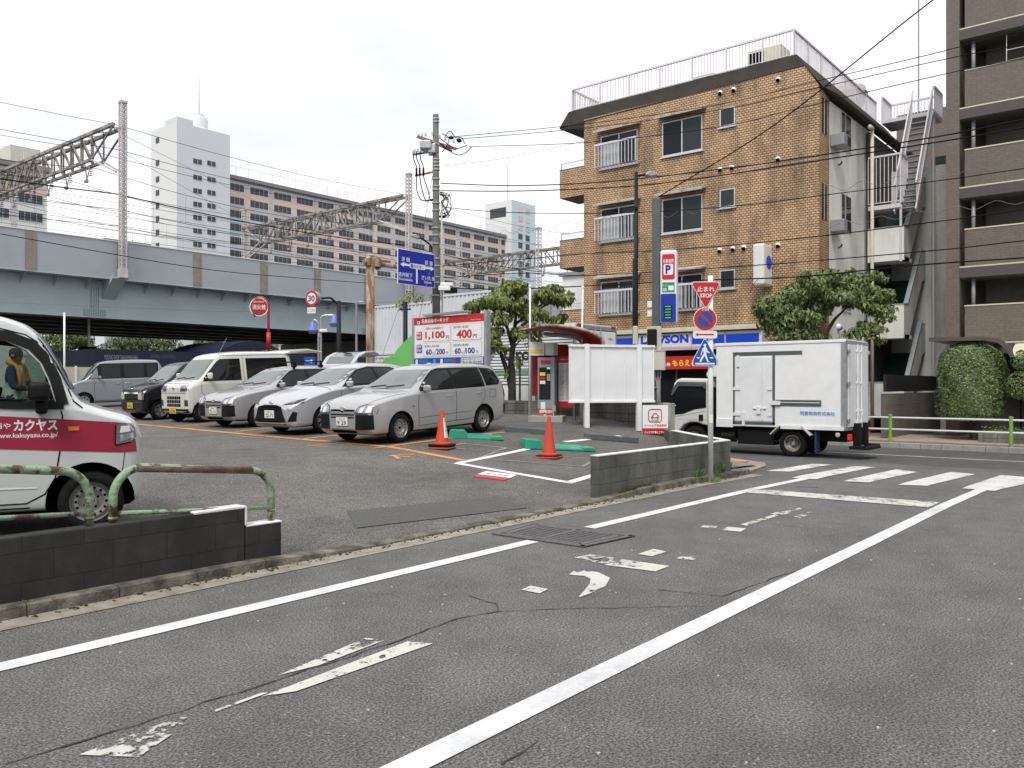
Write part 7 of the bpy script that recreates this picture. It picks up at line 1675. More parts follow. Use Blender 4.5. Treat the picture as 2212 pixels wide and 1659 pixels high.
lock(1133, 968, 1284, 975, 'green lock plate in the white bay behind the plain cone')
for px0, py0, px1, py1, lab in ((1090, 932, 1180, 939, 'grey steel wheel stop behind the left green lock plate'), (1261, 948, 1378, 957, 'grey steel wheel stop in the white bay')):
    a = G(px0, py0); c = G(px1, py1); e = thing('wheel_stop', a, lab, 'wheel stop', math.atan2((c-a).y, (c-a).x), 'steel wheel stops in the lot'); L = Vector(((c-a).x, (c-a).y)).length
    e.rotation_euler[1] = -math.atan2((c-a).z, L); MB().box(0, L, -.05, .05, .0, .115).build('beam', 'gpost', e, bevel=.008); MB().box(L - .002, L + .002, -.04, .04, .01, .10).build('open_end', 'dark', e)
# guard rail across the main street
gr_ = thing('guard_rail', (28.75, 0, zf + .15), 'white twin guard rail with bright green posts along the far kerb', 'guard rail')
P = [OX(1880, 904, 28.75), OX(2212, 916, 28.75)]; z1 = .80; z2 = .42
b = MB(); b.tube([(0, 12.6, z1), (0, -20, z1)], .032, 10); b.tube([(0, 12.6, z2), (0, -20, z2)], .032, 10); b.build('rails', 'white', gr_, smooth=True)
for y in (10.9, 7.60, 4.20, .8, -2.6):
    b = MB(); b.tube([(0, y, 0), (0, y, .86)], .055, 12); b.lathe([(.065, 0), (.065, .04), (0, .06)], (0, y, .86), (0,0,1), 12); b.build('post', 'railgreen', gr_, smooth=True, angle=40)
# planter and hedge bush
pl_ = thing('planter', (30.3, 0, zf + .15), 'low block planter edging in front of the brown block', 'planter')
MB().box(0, 2.8, -6, 5.35, 0, .36).build('edging', 'blockl', pl_, bevel=.02)
b = MB(); rr = random.Random(9)
for k in range(5200):
    x, y = 30.3 + rr.uniform(.05, 2.6), rr.uniform(-4, 5.3); z = zf + .5 + rr.random() * .16; s = .035; a = rr.uniform(0, 6.28); t = rr.uniform(-.6, .6)
    dx, dy = Vector((math.cos(a), math.sin(a), t)) * s, Vector((-math.sin(a), math.cos(a), rr.uniform(-.5, .5))) * s * .6; c = Vector((x, y, z)); b.add([c - dx, c + dy, c + dx, c - dy], [(0,1,2,3)])
tag(b.build('ground_cover', 'leafh'), 'low green ground cover inside the planter', 'ground cover', kind='stuff')

# ------------------------------------------------------------------ leafy things
def leafcloud(b, blobs, n, size, rr, flat=.75, dens=2.0, droop=.3):
    """scatter leaf quads through ellipsoid clumps"""
    tot = sum(r[3] * r[4] * r[5] for r in blobs)
    for x, y, z, rx, ry, rz in blobs:
        for k in range(int(n * rx * ry * rz / tot)):
            while True:
                u = Vector((rr.uniform(-1, 1), rr.uniform(-1, 1), rr.uniform(-1, 1)))
                if u.length <= 1: break
            u = u.normalized() * u.length ** (1 / dens)
            c = Vector((x + u.x * rx, y + u.y * ry, z + u.z * rz)); s = size * rr.uniform(.6, 1.25)
            nrm = (Vector((u.x, u.y, u.z * .6 + flat)) + Vector((rr.gauss(0, .55), rr.gauss(0, .55), rr.gauss(0, .45)))).normalized()
            t = nrm.cross(Vector((rr.gauss(0, 1), rr.gauss(0, 1), rr.gauss(0, .4)))).normalized(); w_ = nrm.cross(t)
            tip = t * s - Vector((0, 0, droop * s)); b.add([c - t * s * .8, c + w_ * s * .48 , c + tip, c - w_ * s * .48], [(0, 1, 2, 3)])
def limbs(b, base, segs, rr):
    for P, r0, r1 in segs: b.tube(crv([base + Vector(p) for p in P], 4), r0, 8, r1)
def tree(name, base, label, trunk, blobs, n, size, mat, seed, cat='tree', subs=None, **kw):
    rr = random.Random(seed); e = thing(name, base, label, cat, YAW)
    b = MB(); limbs(b, Vector((0, 0, 0)), trunk, rr); b.build('trunk', 'bark', e, smooth=True)
    bb = []
    for x, y, z, rx, ry, rz in blobs:
        k = subs or 7
        bb.append((x, y, z, rx * .75, ry * .75, rz * .7))
        for i in range(k):
            a = rr.uniform(0, 6.28); t = rr.uniform(-.8, 1); q = math.sqrt(max(0, 1 - t * t)); f_ = rr.uniform(.25, .5)
            bb.append((x + rx * math.cos(a) * q * .8, y + ry * math.sin(a) * q * .8, z + rz * t * .75, rx * f_, ry * f_, rz * f_ * 1.0))
    b = MB(); leafcloud(b, bb, n, size, rr, **kw); b.build('crown', mat, e)
    return e
# street tree beside the price board (local units: metres to the right, depth, up)
d1 = 24.; k1 = 1800 / d1; B1 = U(1106, 0, d1); B1.z = .1
X1_ = lambda px: (px - 1106) / k1
Z1_ = lambda py: (832 - py) / k1 + 1.4
tr1 = [([(0, 0, 0), (.0, 0, Z1_(820)), (-.02, 0, Z1_(780)), (.05, 0, Z1_(735)), (.1, .1, Z1_(690)), (.15, .1, Z1_(640))], .13, .03),
       ([(0, 0, Z1_(850)), (X1_(1098), 0, Z1_(810)), (X1_(1086), -.1, Z1_(775)), (X1_(1075), 0, Z1_(745)), (X1_(1062), .1, Z1_(735))], .09, .03),
       ([(0, 0, Z1_(745)), (X1_(1095), .2, Z1_(705)), (X1_(1082), .2, Z1_(665)), (X1_(1078), .2, Z1_(640))], .06, .02),
       ([(.1, 0, Z1_(735)), (X1_(1122), -.1, Z1_(710)), (X1_(1145), -.2, Z1_(690)), (X1_(1165), -.1, Z1_(668)), (X1_(1190), 0, Z1_(655))], .06, .02),
       ([(.1, 0, Z1_(700)), (X1_(1150), .2, Z1_(672)), (X1_(1180), .2, Z1_(650)), (X1_(1200), .2, Z1_(640))], .045, .015),
       ([(-.1, 0, Z1_(700)), (X1_(1060), .2, Z1_(665)), (X1_(1040), .1, Z1_(655)), (X1_(1020), .1, Z1_(660))], .045, .015),
       ([(.0, 0, Z1_(770)), (X1_(1112), -.2, Z1_(750)), (X1_(1125), -.3, Z1_(735))], .04, .015)]
bl1 = [(X1_(px), dy, Z1_(py), rx / k1, ry / k1, rz * 1.12 / k1) for px, py, rx, rz, ry, dy in
       ((1110, 622, 42, 22, 40, 0), (1060, 648, 38, 14, 34, .3), (1018, 662, 28, 11, 26, .1), (1085, 655, 40, 18, 40, -.3), (1178, 640, 36, 15, 34, 0), (1215, 648, 24, 13, 28, .2), (1190, 622, 28, 10, 24, .3),
        (1135, 665, 40, 20, 40, .2), (1160, 680, 34, 14, 30, -.2), (1082, 690, 34, 13, 30, -.3), (1060, 722, 30, 14, 26, -.3), (1142, 715, 42, 15, 34, -.2), (1155, 745, 18, 14, 18, -.2), (1070, 752, 26, 12, 20, -.4), (1230, 640, 12, 12, 14, 0), (1205, 690, 22, 14, 20, .2), (1118, 780, 10, 14, 12, -.1), (1095, 805, 6, 8, 8, -.1))]
tree('street_tree', B1, 'slender street tree with tiered olive crown between price board and red canopy', tr1, bl1, 7600, .090, 'leaf1', 21, subs=6, droop=.7, flat=.25, dens=3.)
# its support stake
p = U(1123, 0, 23.8); e = thing('tree_stake', (p.x, p.y, .1), 'thin dark stake beside the street tree trunk', 'stake'); MB().tube([(0,0,0), (0,0,2.2)], .03, 8).build('stake', 'bark', e)
# tree behind the box truck
d2 = 29.; k2 = 1800 / d2; B2 = U(1775, 0, d2); B2.z = zf
X2_ = lambda px: (px - 1775) / k2
Z2_ = lambda py: (832 - py) / k2 + 1.5 - zf
tr2 = [([(0, 0, 0), (.02, 0, Z2_(760)), (0, 0, Z2_(735)), (X2_(1762), 0, Z2_(705)), (X2_(1755), 0, Z2_(670)), (X2_(1758), 0, Z2_(630)), (X2_(1765), 0, Z2_(600))], .14, .02),
       ([(0, 0, Z2_(738)), (X2_(1790), .1, Z2_(715)), (X2_(1805), .1, Z2_(690)), (X2_(1820), .1, Z2_(675)), (X2_(1840), .1, Z2_(655))], .085, .02),
       ([(0, 0, Z2_(720)), (X2_(1750), -.1, Z2_(712)), (X2_(1725), -.2, Z2_(705)), (X2_(1690), -.2, Z2_(690))], .06, .02),
       ([(X2_(1756), 0, Z2_(690)), (X2_(1780), 0, Z2_(672)), (X2_(1790), 0, Z2_(640))], .045, .015)]
bl2 = [(X2_(px), dy, Z2_(py), rx / k2, ry / k2, rz * 1.3 / k2) for px, py, rx, rz, ry, dy in
       ((1680, 665, 46, 30, 44, 0), (1720, 640, 46, 30, 44, .3), (1765, 615, 50, 30, 48, 0), (1815, 610, 44, 26, 44, .2), (1850, 625, 44, 24, 40, 0), (1890, 640, 46, 14, 36, .1), (1920, 638, 24, 11, 24, .2), (1840, 585, 14, 10, 14, .1), (1895, 595, 28, 10, 24, .2),
        (1720, 690, 44, 22, 40, -.2), (1680, 705, 30, 16, 30, -.3), (1900, 672, 34, 13, 30, -.1), (1905, 690, 24, 10, 24, -.2), (1870, 712, 40, 15, 34, -.3), (1840, 722, 26, 10, 24, -.3), (1700, 728, 44, 12, 30, -.4), (1745, 725, 34, 12, 30, -.3), (1655, 715, 8, 16, 10, 0), (1780, 660, 40, 22, 30, .3), (1895, 735, 16, 8, 14, -.2), (1662, 690, 34, 18, 34, -.2), (1690, 650, 36, 18, 34, .2), (1760, 690, 26, 12, 26, .3), (1800, 640, 50, 22, 40, -.2), (1850, 655, 34, 14, 34, -.2))]
tree('street_tree', B2, 'broad dark green street tree spreading above the box truck', tr2, bl2, 17500, .092, 'leaf2', 33, subs=7, droop=.6, flat=.25, dens=3.)
# clipped bush
d3 = 28.9; k3 = 1800 / d3; B3 = OX(2097, 0, 31.6); d3 = B3.dot(FW); k3 = 1800 / d3; B3.z = zf + .15
Z3_ = lambda py: (832 - py) / k3 + 1.5 - B3.z
hb = thing('clipped_bush', B3, 'tall clipped round topped bush in front of the brown block', 'bush', YAW)
b = MB(); rr = random.Random(4); ht, hb_ = Z3_(738), Z3_(908); rx = 68 / k3
for k in range(15500):
    t = rr.random(); z = hb_ + (ht - hb_) * t; prof_ = itp([(0, .72), (.08, .92), (.3, 1.), (.65, .99), (.8, .90), (.9, .74), (.97, .45), (1, .12)], t)
    a = rr.uniform(0, 6.283); wv = 1 + .05 * math.sin(3 * a + 5 * t) + .04 * math.sin(7 * a + 11 * t) + .03 * math.sin(13 * a - 17 * t); q = prof_ * wv * (1 - abs(rr.gauss(0, .07)))
    c = Vector((math.cos(a) * q * rx, math.sin(a) * q * rx, z)); s = .036 * rr.uniform(.6, 1.3)
    n_ = Vector((math.cos(a), math.sin(a), (t - .3) * 1.2)) + Vector((rr.gauss(0, .5), rr.gauss(0, .5), rr.gauss(0, .5))); n_.normalize(); u_ = n_.cross(Vector((rr.gauss(0,1), rr.gauss(0,1), 1))).normalized(); w_ = n_.cross(u_)
    b.add([c - u_*s, c + w_*s*.55, c + u_*s, c - w_*s*.55], [(0,1,2,3)])
b.build('foliage', 'leafh', hb)
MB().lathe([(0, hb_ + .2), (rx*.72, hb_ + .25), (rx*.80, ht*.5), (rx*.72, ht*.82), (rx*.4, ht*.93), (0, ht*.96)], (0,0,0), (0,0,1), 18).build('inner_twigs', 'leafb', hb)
MB().tube([(0, 0, 0), (0, 0, hb_ + .4)], .05, 8).build('stem', 'bark', hb)
for px, py, r_, lab, sd_ in ((2206, 778, .34, 'small round bush at the right edge, upper one', 5), (2206, 832, .48, 'small bush at the right edge, below the round one', 6)):
    c_ = OX(px, py, 31.2); e = thing('bush', (c_.x, c_.y, zf + .15), lab, 'bush', 0, 'small bushes at the right edge'); b = MB(); leafcloud(b, [(0, 0, c_.z - zf - .15, r_ * .8, r_ * .9, r_)], 1700, .04, random.Random(sd_), dens=5.); b.build('foliage', 'leafh', e); MB().tube([(0,0,0), (0,0,c_.z - zf - .1)], .04, 6).build('stem', 'bark', e)
# ------------------------------------------------------------------ traffic on the main street further on
zg = Hroad(23)
def wing_truck():
    t = thing('wing_truck', (20.9, 14.6, zg), 'long box truck with ribbed side, blue, orange and green stripes and white rear doors', 'truck')
    x1 = 2.35; z0, z1 = .85, 3.82; Ln = 6.2
    MB().box(.02, x1, .02, Ln, z0, z1).build('cargo_box', 'gpost', t)
    b = MB(); b.box(-.03, .06, -.03, Ln, z1 - .14, z1 + .05); b.box(.06, x1 + .01, -.03, Ln, z1 + .001, z1 + .045); b.build('top_rail', 'white', t); MB().box(-.02, .03, .05, Ln, z0, 1.95).build('lower_panel', 'whitem', t)
    b = MB(); b.box(-.01, .05, -.03, .01, z0, z1 - .15); b.box(x1 - .05, x1 + .01, -.03, .01, z0, z1); b.box(.05, x1 - .05, -.03, .01, z1 - .12, z1); b.box(0, x1, -.03, .01, z0 - .08, z0 - .0); b.build('rear_frame', 'machine', t)
    b = MB(); b.box(.07, x1/2 - .01, -.035, -.012, z0 + .04, z1 - .15); b.box(x1/2 + .01, x1 - .07, -.035, -.012, z0 + .04, z1 - .15); d_ = b.build('rear_doors', 'white', t, bevel=.01)
    b = MB(); [b.tube([(x, -.07, z0), (x, -.07, z1 - .05)], .022, 6) for x in (x1/2 - .16, x1/2 + .16)]; b.build('lock_bars', 'steel', d_); b = MB(); [b.box(x, x + .2, -.06, -.03, z, z + .09) for x in (.0, x1 - .2) for z in (z0 + .3, z0 + 1.3, z1 - .65)]; b.build('hinges', 'machine', d_)
    q = MB()
    for k in range(5): a0 = .16 * k; q.prism([(x1 - .95 + a0 * .55, -.038, z1 - 1.35), (x1 - .72 + a0 * .3, -.038, z1 - .72 + .05 * k), (x1 - .86 + a0 * .55, -.038, z1 - 1.35)], (0, -.003, 0))
    q.build('sail_emblem', 'blue', d_); text('TREX', (x1 - .5, -.04, z1 - .42), (1,0,0), (0,0,1), .24, .08, 'inkb', d_); b = MB(); b.box(.2, .48, -.040, -.037, z1 - .45, z1 - .33); b.build('badge', 'dblue', d_); text('J-BEAMS', (.22, -.043, z1 - .42), (1,0,0), (0,0,1), .24, .06, 'white', d_)
    for x in (.1, x1 - .32): MB().box(x, x + .22, -.06, -.031, z1 - .02, z1 + .03).build('marker_lamp', 'redlens', t)
    n = 17; b = MB(); za0, za1 = 1.97, 3.66; hh_ = (za1 - za0) / n
    for k in range(n): z = za0 + hh_ * k; b.prism([(.02, .06, z + hh_*.1), (-.028, .06, z + hh_*.3), (-.028, .06, z + hh_*.72), (.02, .06, z + hh_*.9)], (0, Ln - .1, 0))
    b.build('ribbed_side', 'white', t)
    def fl(y0, y1, z, mat, nm): return MB().box(-.033, -.0285, y0, y1, z + hh_*.3, z + hh_*.72).build(nm, mat, t)
    for k in range(n):
        z = za0 + hh_ * k
        if 2.40 < z < 3.05: fl(3.05 + (3.05 - z) * .75, 4.6, z, 'blue', 'blue_stripe')
        elif 3.05 <= z < 3.5: fl(2.95, 3.15 + (z - 3.05) * .1, z, 'blue', 'blue_stripe')
        elif 2.2 < z <= 2.40: fl(3.25, 3.5, z, 'amber', 'orange_stripe'); fl(.1, 3.2, z, 'greens', 'green_stripe')
    text('Seisin', (-.040, 4.9, 2.62), (0,-1,0), (0,0,1), 1.5, .42, 'ink', t, 'lettering', .03); text('Group', (-.040, 2.78, 2.62), (0,-1,0), (0,0,1), 1.75, .55, 'ink', t, 'lettering', .03)
    MB().box(-.03, -.02, .9, 1.5, 1.45, 1.78).build('green_badge', 'greens', t)
    MB().box(.3, x1 - .3, .1, Ln, .4, .8).build('chassis', 'black', t); MB().box(.1, x1 - .1, -.1, .05, .45, .62).build('bumper', 'steel', t)
    for x in (.22, x1 - .22):
        for y in (1.4, 2.5, 5.4): MB().lathe([(.0, 0), (.2, 0), (.42, 0), (.42, .25), (0, .25)], (x, y, .42), (1 if x < 1 else -1, 0, 0), 20).build('wheel', 'rubber', t)
wing_truck()
lime_car()
tg = thing('raised_tailgate', (0, 0, 0), 'glossy lime green tailgate fin pointing up left of the price board', 'tailgate')
def tgp(px, py, d=25.5): return U(px, py, d)
o_ = [(906, 715), (893, 723), (880, 734), (868, 746), (858, 757), (852, 766), (845, 771), (832, 776), (827, 783), (832, 789), (860, 790), (905, 790)]
b = MB(); q = [tgp(x, y) for x, y in o_]; back = FW * .5 + RT * .55
b.add(q + [p + back for p in q], [tuple(range(len(q)))] + [(i, (i+1) % len(q), len(q) + (i+1) % len(q), len(q) + i) for i in range(len(q))]); b.build('panel', 'lime', tg, bevel=.02)
# ------------------------------------------------------------------ containers, houses behind
def container(y0, y1, z, label):
    c = thing('shipping_container', (31.4, y0, z), label, 'container', 0, 'white shipping containers stacked behind the lot'); L = y1 - y0; Hc = 2.75
    b = MB(); n = int(L / .28); a = []
    for k in range(n):
        u = .1 + (L - .2) * k / n; s = (L - .2) / n; a += [(0, u), (.0, u + s*.4), (.05, u + s*.5), (.05, u + s*.9)]
    a.append((0, L - .1)); v = []
    for x, y in a: v += [(x, y, .12), (x, y, Hc - .1)]
    b.add(v, [(2*i, 2*i+2, 2*i+3, 2*i+1) for i in range(len(a)-1)]); b.build('corrugated_side', 'cont', c)
    b = MB(); b.box(-.02, .12, 0, L, 0, .14); b.box(-.02, .12, 0, L, Hc - .11, Hc); b.box(-.03, .13, 0, .13, 0, Hc); b.box(-.03, .13, L - .13, L, 0, Hc); b.build('frame', 'cont', c, bevel=.01)
    MB().box(.06, 2.4, .02, L - .02, .1, Hc - .02).build('box', 'cont', c)
    b = MB(); [b.box(-.035, .05, y, y + .09, zz, zz + .09) for y in (.02, L - .11) for zz in (.02, Hc - .11)]; b.build('corner_casting', 'black2', c)
ct0 = OX(808, 0, 31.4).y; ct1 = OX(936, 0, 31.4).y; ct2 = OX(1015, 0, 31.4).y; ctm = OX(872, 0, 31.4).y
zc1 = OX(873, 656, 31.4).z - 2.75
container(ctm + .05, ct0, zc1, 'white corrugated container behind the rusty pole, upper left one')
container(ct1 + .05, ctm - .0, zc1, 'white corrugated container directly left of the concrete pole')
container(ct1 - 5.9, ct1 - .1, zc1 + .28, 'white corrugated container right of the concrete pole behind the tree')
container(ct1 + .05, ct0, zc1 - 2.80, 'grey white container at the bottom of the stack behind the lime tailgate')
b_ = thing('site_banner', (31.2, ct0 - .3, zc1 - .95), 'orange and navy banner strip on the lower container', 'banner'); MB().box(0, .05, -3.0, 0, .18, .55).build('orange_strip', 'amber', b_); MB().box(0, .05, -3.0, 0, -.4, .17).build('navy_strip', 'navy', b_); text('Hello Storage', (-.01, -1.3, .25), (0,-1,0), (0,0,1), 1.5, .2, 'white', b_)
p0 = OX(1170, 0, 33.0).y; 
wb = thing('small_white_house', (35.0, 21.0, 0), 'small white house with grey windows between the tree and the ochre building', 'house')
MB().box(0, 6, -.5, 4.2, ZG, 7.1).build('wall', 'white', wb); MB().box(-.15, 6.1, -.6, 4.35, 7.1, 7.3).build('roof', 'machine', wb)
w_ = MB().box(-.03, .02, 1.0, 2.4, 4.9, 6.1).build('window', 'wglass', wb); b = MB(); b.box(-.05, -.03, 1.66, 1.74, 4.9, 6.1); b.box(-.08, -.03, .95, 2.45, 4.82, 4.9); b.build('frame', 'alu', w_)
w_ = MB().box(-.03, .02, -.4, .8, 2.7, 4.2).build('window', 'wglassd', wb); MB().box(-.06, -.03, -.45, .85, 3.0, 3.06).build('frame', 'alu', w_)
nv = thing('sports_shop', (19.4, 43.2, .2), 'long low navy blue sports shop tucked under the viaduct', 'shop')
MB().box(0, 26, 0, 6, 0, 3.15).build('wall', 'navy', nv)
b = MB(); b.prism([(6.7 + 5.0*t/12, -.05, 3.1 + .85*math.sin(math.pi*t/12)) for t in range(13)], (0, 6, 0)); b.build('arched_roof', 'navy', nv); MB().box(14, 26, -.04, 0, 1.2, 2.4).build('blue_panel', 'blue', nv).data.materials[0] = pm('deep blue panel', (.008, .03, .16), .5)
text('MIZUNO SHOP TAKASHIMADAIRA', (.45, -.06, 2.62), (1,0,0), (0,0,1), 1.75, .24, 'machine', nv); text('BASEBALL & RUNNING', (2.9, -.06, 2.75), (1,0,0), (0,0,1), 1.4, .2, 'gpost', nv)
b = MB(); b.prism([(8.4 + (a-14.2)*.55, -.07, 3.05 + (c-3.45)*.55) for a, c in ((14.2, 3.55), (15.6, 3.75), (15.4, 4.0), (16.0, 3.85), (18.2, 4.3), (16.6, 3.6), (15.9, 3.45), (15.6, 3.62))], (0, -.02, 0)); b.build('bird_emblem', 'truss', nv)
wl = thing('low_wall', (15.5, 38, .3), 'pale panelled low wall behind the microvan', 'wall'); MB().box(0, 2.2, 0, .15, 0, 2.0).build('panels', 'beige', wl); b = MB(); [b.box(x, x + .08, -.05, 0, 0, 2.05) for x in [0, .7, 1.4, 2.12]]; b.build('posts', 'wtop', wl)
ts = U(192, 0, 48.); e = thing('traffic_signal', (ts.x, ts.y, .3), 'traffic signal on a grey pole under the viaduct', 'traffic light', YAW); MB().tube([(0,0,0), (0,0,5)], .07, 8).build('pole', 'steel', e); MB().box(-.5, .55, -.3, -.1, 2.6, 2.95).build('signal_head', 'plateW', e, bevel=.03); MB().box(-.45, .5, -.3, -.1, 3.1, 3.4).build('signal_head', 'dark', e, bevel=.03)
ar = U(668, 0, 40.); e = thing('route_arrow_sign', (ar.x, ar.y, 1.9), 'small blue sign with white right arrow behind the raised tailgate', 'sign', YAW); MB().box(-.25, .28, 0, .03, .55, .95).build('panel', 'blue', e); b = MB(); b.box(-.18, .08, -.005, 0, .72, .78); b.prism([(.08, -.005, .65), (.2, -.005, .75), (.08, -.005, .85)], (0, .004, 0)); b.build('arrow', 'white', e); MB().tube([(0, .05, -1.8), (0, .05, .6)], .03, 6).build('post', 'steel', e)

# ------------------------------------------------------------------ railway viaduct
YV = 46.0
vd = thing('railway_viaduct', (0, 0, 0), 'elevated railway viaduct with pale blue girders and grey parapet', 'viaduct')
xa, xe = -25, 170
MB().box(xa, xe, YV, YV + .18, 7.40, 9.42).build('parapet', 'parapet', vd)
MB().box(xa, xe, YV - .04, YV + .22, 9.42, 9.47).build('coping', 'wtop', vd)
jx = [8.2, 12.7, 17.2, 22.0, 26.4, 31.0, 35.2] + [39.6 + 4.4 * k for k in range(16)]
for x in jx:
    if abs(x - 22.0) < .1: MB().box(x - .12, x + .45, YV - .03, YV, 7.36, 9.3).build('joint_gap', 'under', vd)
    else: MB().box(x - .03, x + .52, YV - .03, YV - .001, 7.38, 9.40).build('joint_cover', 'joint', vd)
b = MB(); b.box(xa, xe, YV + .9, YV + 1.1, 5.25, 7.3); b.box(xa, xe, YV + .6, YV + 1.4, 5.20, 5.25); b.box(xa, xe, YV - .02, YV + 1.4, 7.32, 7.398)
for x in rng(xa + 1, xe - 1, 1.65): b.box(x, x + .03, YV + .25, YV + .9, 6.9, 7.32) if False else b.prism([(x, YV + .1, 7.32), (x, YV + .9, 7.32), (x, YV + .9, 6.75)], (.03, 0, 0))
b.build('edge_girder', 'girder', vd)
for x in (20.8, 40.5, 62.):
    b = MB(); b.box(x, x + .5, YV + .86, YV + .899, 5.71, 6.9); b.box(x - .35, x + .85, YV + .86, YV + .899, 5.3, 5.7); sp_ = b.build('splice_plate', 'girder', vd); b = MB()
    for i in range(4):
        for j in range(12): b.box(x + .04 + i * .12, x + .09 + i * .12, YV + .84, YV + .86, 5.74 + j * .10, 5.79 + j * .10)
    for i in range(10):
        for j in range(4): b.box(x - .32 + i * .12, x - .27 + i * .12, YV + .84, YV + .86, 5.33 + j * .09, 5.38 + j * .09)
    b.build('bolts', 'under', sp_)
b = MB(); b.box(xa, xe, YV + 1.4, YV + 22, 7.2, 7.5)
for y in (50.5, 54, 57.5, 61, 64.5, 67.5): b.box(xa, xe, y, y + .25, 5.5, 7.2); b.box(xa, xe, y - .25, y + .5, 5.42, 5.5)
for x in rng(-20, 120, 7): b.box(x, x + .3, YV + 1.1, YV + 21.5, 6.0, 7.2)
b.build('deck_underside', 'under', vd)
for x in (-14, 47, 76, 104): MB().box(x, x + 2.2, YV + 1.5, YV + 20.5, -.5, 5.3).build('pier', 'conc', vd)
MB().box(xa, xe, YV + 21.8, YV + 22, 7.2, 9.2).build('far_parapet', 'parapet', vd)
def bracket(x): MB().prism([(x - .15, YV + .88, 6.3), (x - .15, YV - .35, 7.35), (x - .15, YV - .35, 7.45), (x - .15, YV + .88, 7.3)], (.75, 0, 0)).build('mast_bracket', 'girder', vd)
for x in (21.6, 43.5, 66.0): bracket(x)
# lattice masts and gantry trusses
def lattice(x, y, z0, z1, w_, label):
    e = thing('lattice_mast', (x, y, z0), label, 'mast', 0, 'lattice masts of the railway'); Hh = z1 - z0; h = w_ / 2
    b = MB(); [b.bar((sx_*h, sy_*h, 0), (sx_*h, sy_*h, Hh), .06, .06, (0, 1, 0)) for sx_ in (-1, 1) for sy_ in (-1, 1)]; b.build('corner_posts', 'lat', e)
    b = MB(); n = int(Hh / (w_ * .85))
    for k in range(n):
        za, zb2 = Hh * k / n, Hh * (k + 1) / n; s_ = 1 if k % 2 else -1
        for f_ in (-1, 1):
            b.bar((-h*s_, f_*h, za), (h*s_, f_*h, zb2), .045, .012, (0, 1, 0)); b.bar((f_*h, -h*s_, za), (f_*h, h*s_, zb2), .012, .045, (0, 1, 0))
            b.bar((h*s_, f_*h, za), (-h*s_, f_*h, zb2), .045, .012, (0, 1, 0)); b.bar((f_*h, h*s_, za), (f_*h, -h*s_, zb2), .012, .045, (0, 1, 0))
    b.build('lacing', 'lat', e)
    b = MB(); b.box(-h-.06, h+.06, -h-.06, h+.06, 0, .5); b.box(-h-.05, h+.05, -h-.05, h+.05, Hh, Hh + .12); b.build('base_plate', 'lat', e)
def gantry(x, y0, y1, zlo, zhi, label):
    e = thing('gantry_beam', (x, 0, 0), label, 'gantry', 0, 'overhead line gantries'); n = 16; w_ = .34
    b = MB(); ys_ = [y0 + (y1 - y0) * k / n for k in range(n + 1)]
    for s_ in (-1, 1):
        xx = s_ * w_; b.bar((xx, y0, zhi), (xx, y1, zhi), .17, .17); b.bar((xx, ys_[2], zlo), (xx, ys_[-3], zlo), .15, .15)
        b.bar((xx, ys_[0], zhi - .05), (xx, ys_[2], zlo), .08, .08); b.bar((xx, ys_[-1], zhi - .05), (xx, ys_[-3], zlo), .08, .08)
    b.build('chords', 'truss', e); b = MB()
    for s_ in (-1, 1):
        xx = s_ * w_
        for k in range(2, n - 1): b.bar((xx, ys_[k], zlo), (xx, ys_[k], zhi), .08, .08, (0,1,0))
        for k in range(2, n - 2): a, c = (zlo, zhi) if k < n/2 else (zhi, zlo); b.bar((xx, ys_[k], a if k >= 0 else 0), (xx, ys_[k+1], c), .08, .08)
    for k in range(n): b.bar((-w_, ys_[k], zhi), (w_, ys_[k+1], zhi), .04, .04); b.bar((w_, ys_[k], zhi), (-w_, ys_[k+1], zhi), .04, .04)
    b.build('lacing', 'truss', e)
    b = MB()
    for s_ in (-1, 1): b.bar((s_*w_, ys_[2], zlo), (s_*.2, y0, zlo - 1.1), .09, .09); b.bar((s_*w_, ys_[-3], zlo), (s_*.2, y1, zlo - 1.1), .09, .09)
    b.build('knee_brace', 'lat', e)
    b = MB()
    for k in (3, 5, 7, 9, 11, 13):
        y = ys_[k]
        for j in range(4): b.lathe([(.03, 0), (.11, .02), (.03, .06)], (.2, y, zlo - .25 - j * .12), (0,0,1), 10)
        b.bar((-.3, y - .35, zlo), (0, y, zlo - .9), .05, .05); b.bar((.3, y + .35, zlo), (0, y, zlo - .9), .05, .05); b.lathe([(0, -.14), (.10, -.1), (.12, 0), (.10, .1), (0, .14)], (0, y + .1, zlo - .95), (0, 1, 0), 10)
    b.build('insulators', 'machine', e)
lattice(21.96, 45.55, 7.4, 17.0, .28, 'tall lattice mast nearest on the viaduct, left of the white tower')
lattice(43.6, 45.6, 7.4, 17.3, .32, 'lattice mast beside the concrete pole, top level with its upper bracket')
lattice(43.6, 67.2, 7.4, 17.5, .34, 'lattice mast on the far side of the viaduct, in front of the apartment block start')
q = U(1163, 494, 84.); lattice(q.x, q.y, 7.4, q.z, .42, 'lattice mast in front of the small far tower')
q2 = U(992, 517, 95.); lattice(q2.x, q2.y, 7.4, q2.z, .42, 'lattice mast just right of the concrete pole, far side of the viaduct')
gantry(21.96, 45.9, 67.2, 14.35, 15.85, 'lattice gantry beam reaching out of the photo at the upper left')
gantry(43.6, 45.9, 67.0, 14.2, 15.75, 'lattice gantry beam crossing in front of the apartment block, middle one')
g3 = U(1163, 530, 84.); g4 = U(985, 0, 95.)
gantry(67.0, 40.5, 63.5, 13.5, 15.1, 'most distant lattice gantry beam, ending behind the ochre house')
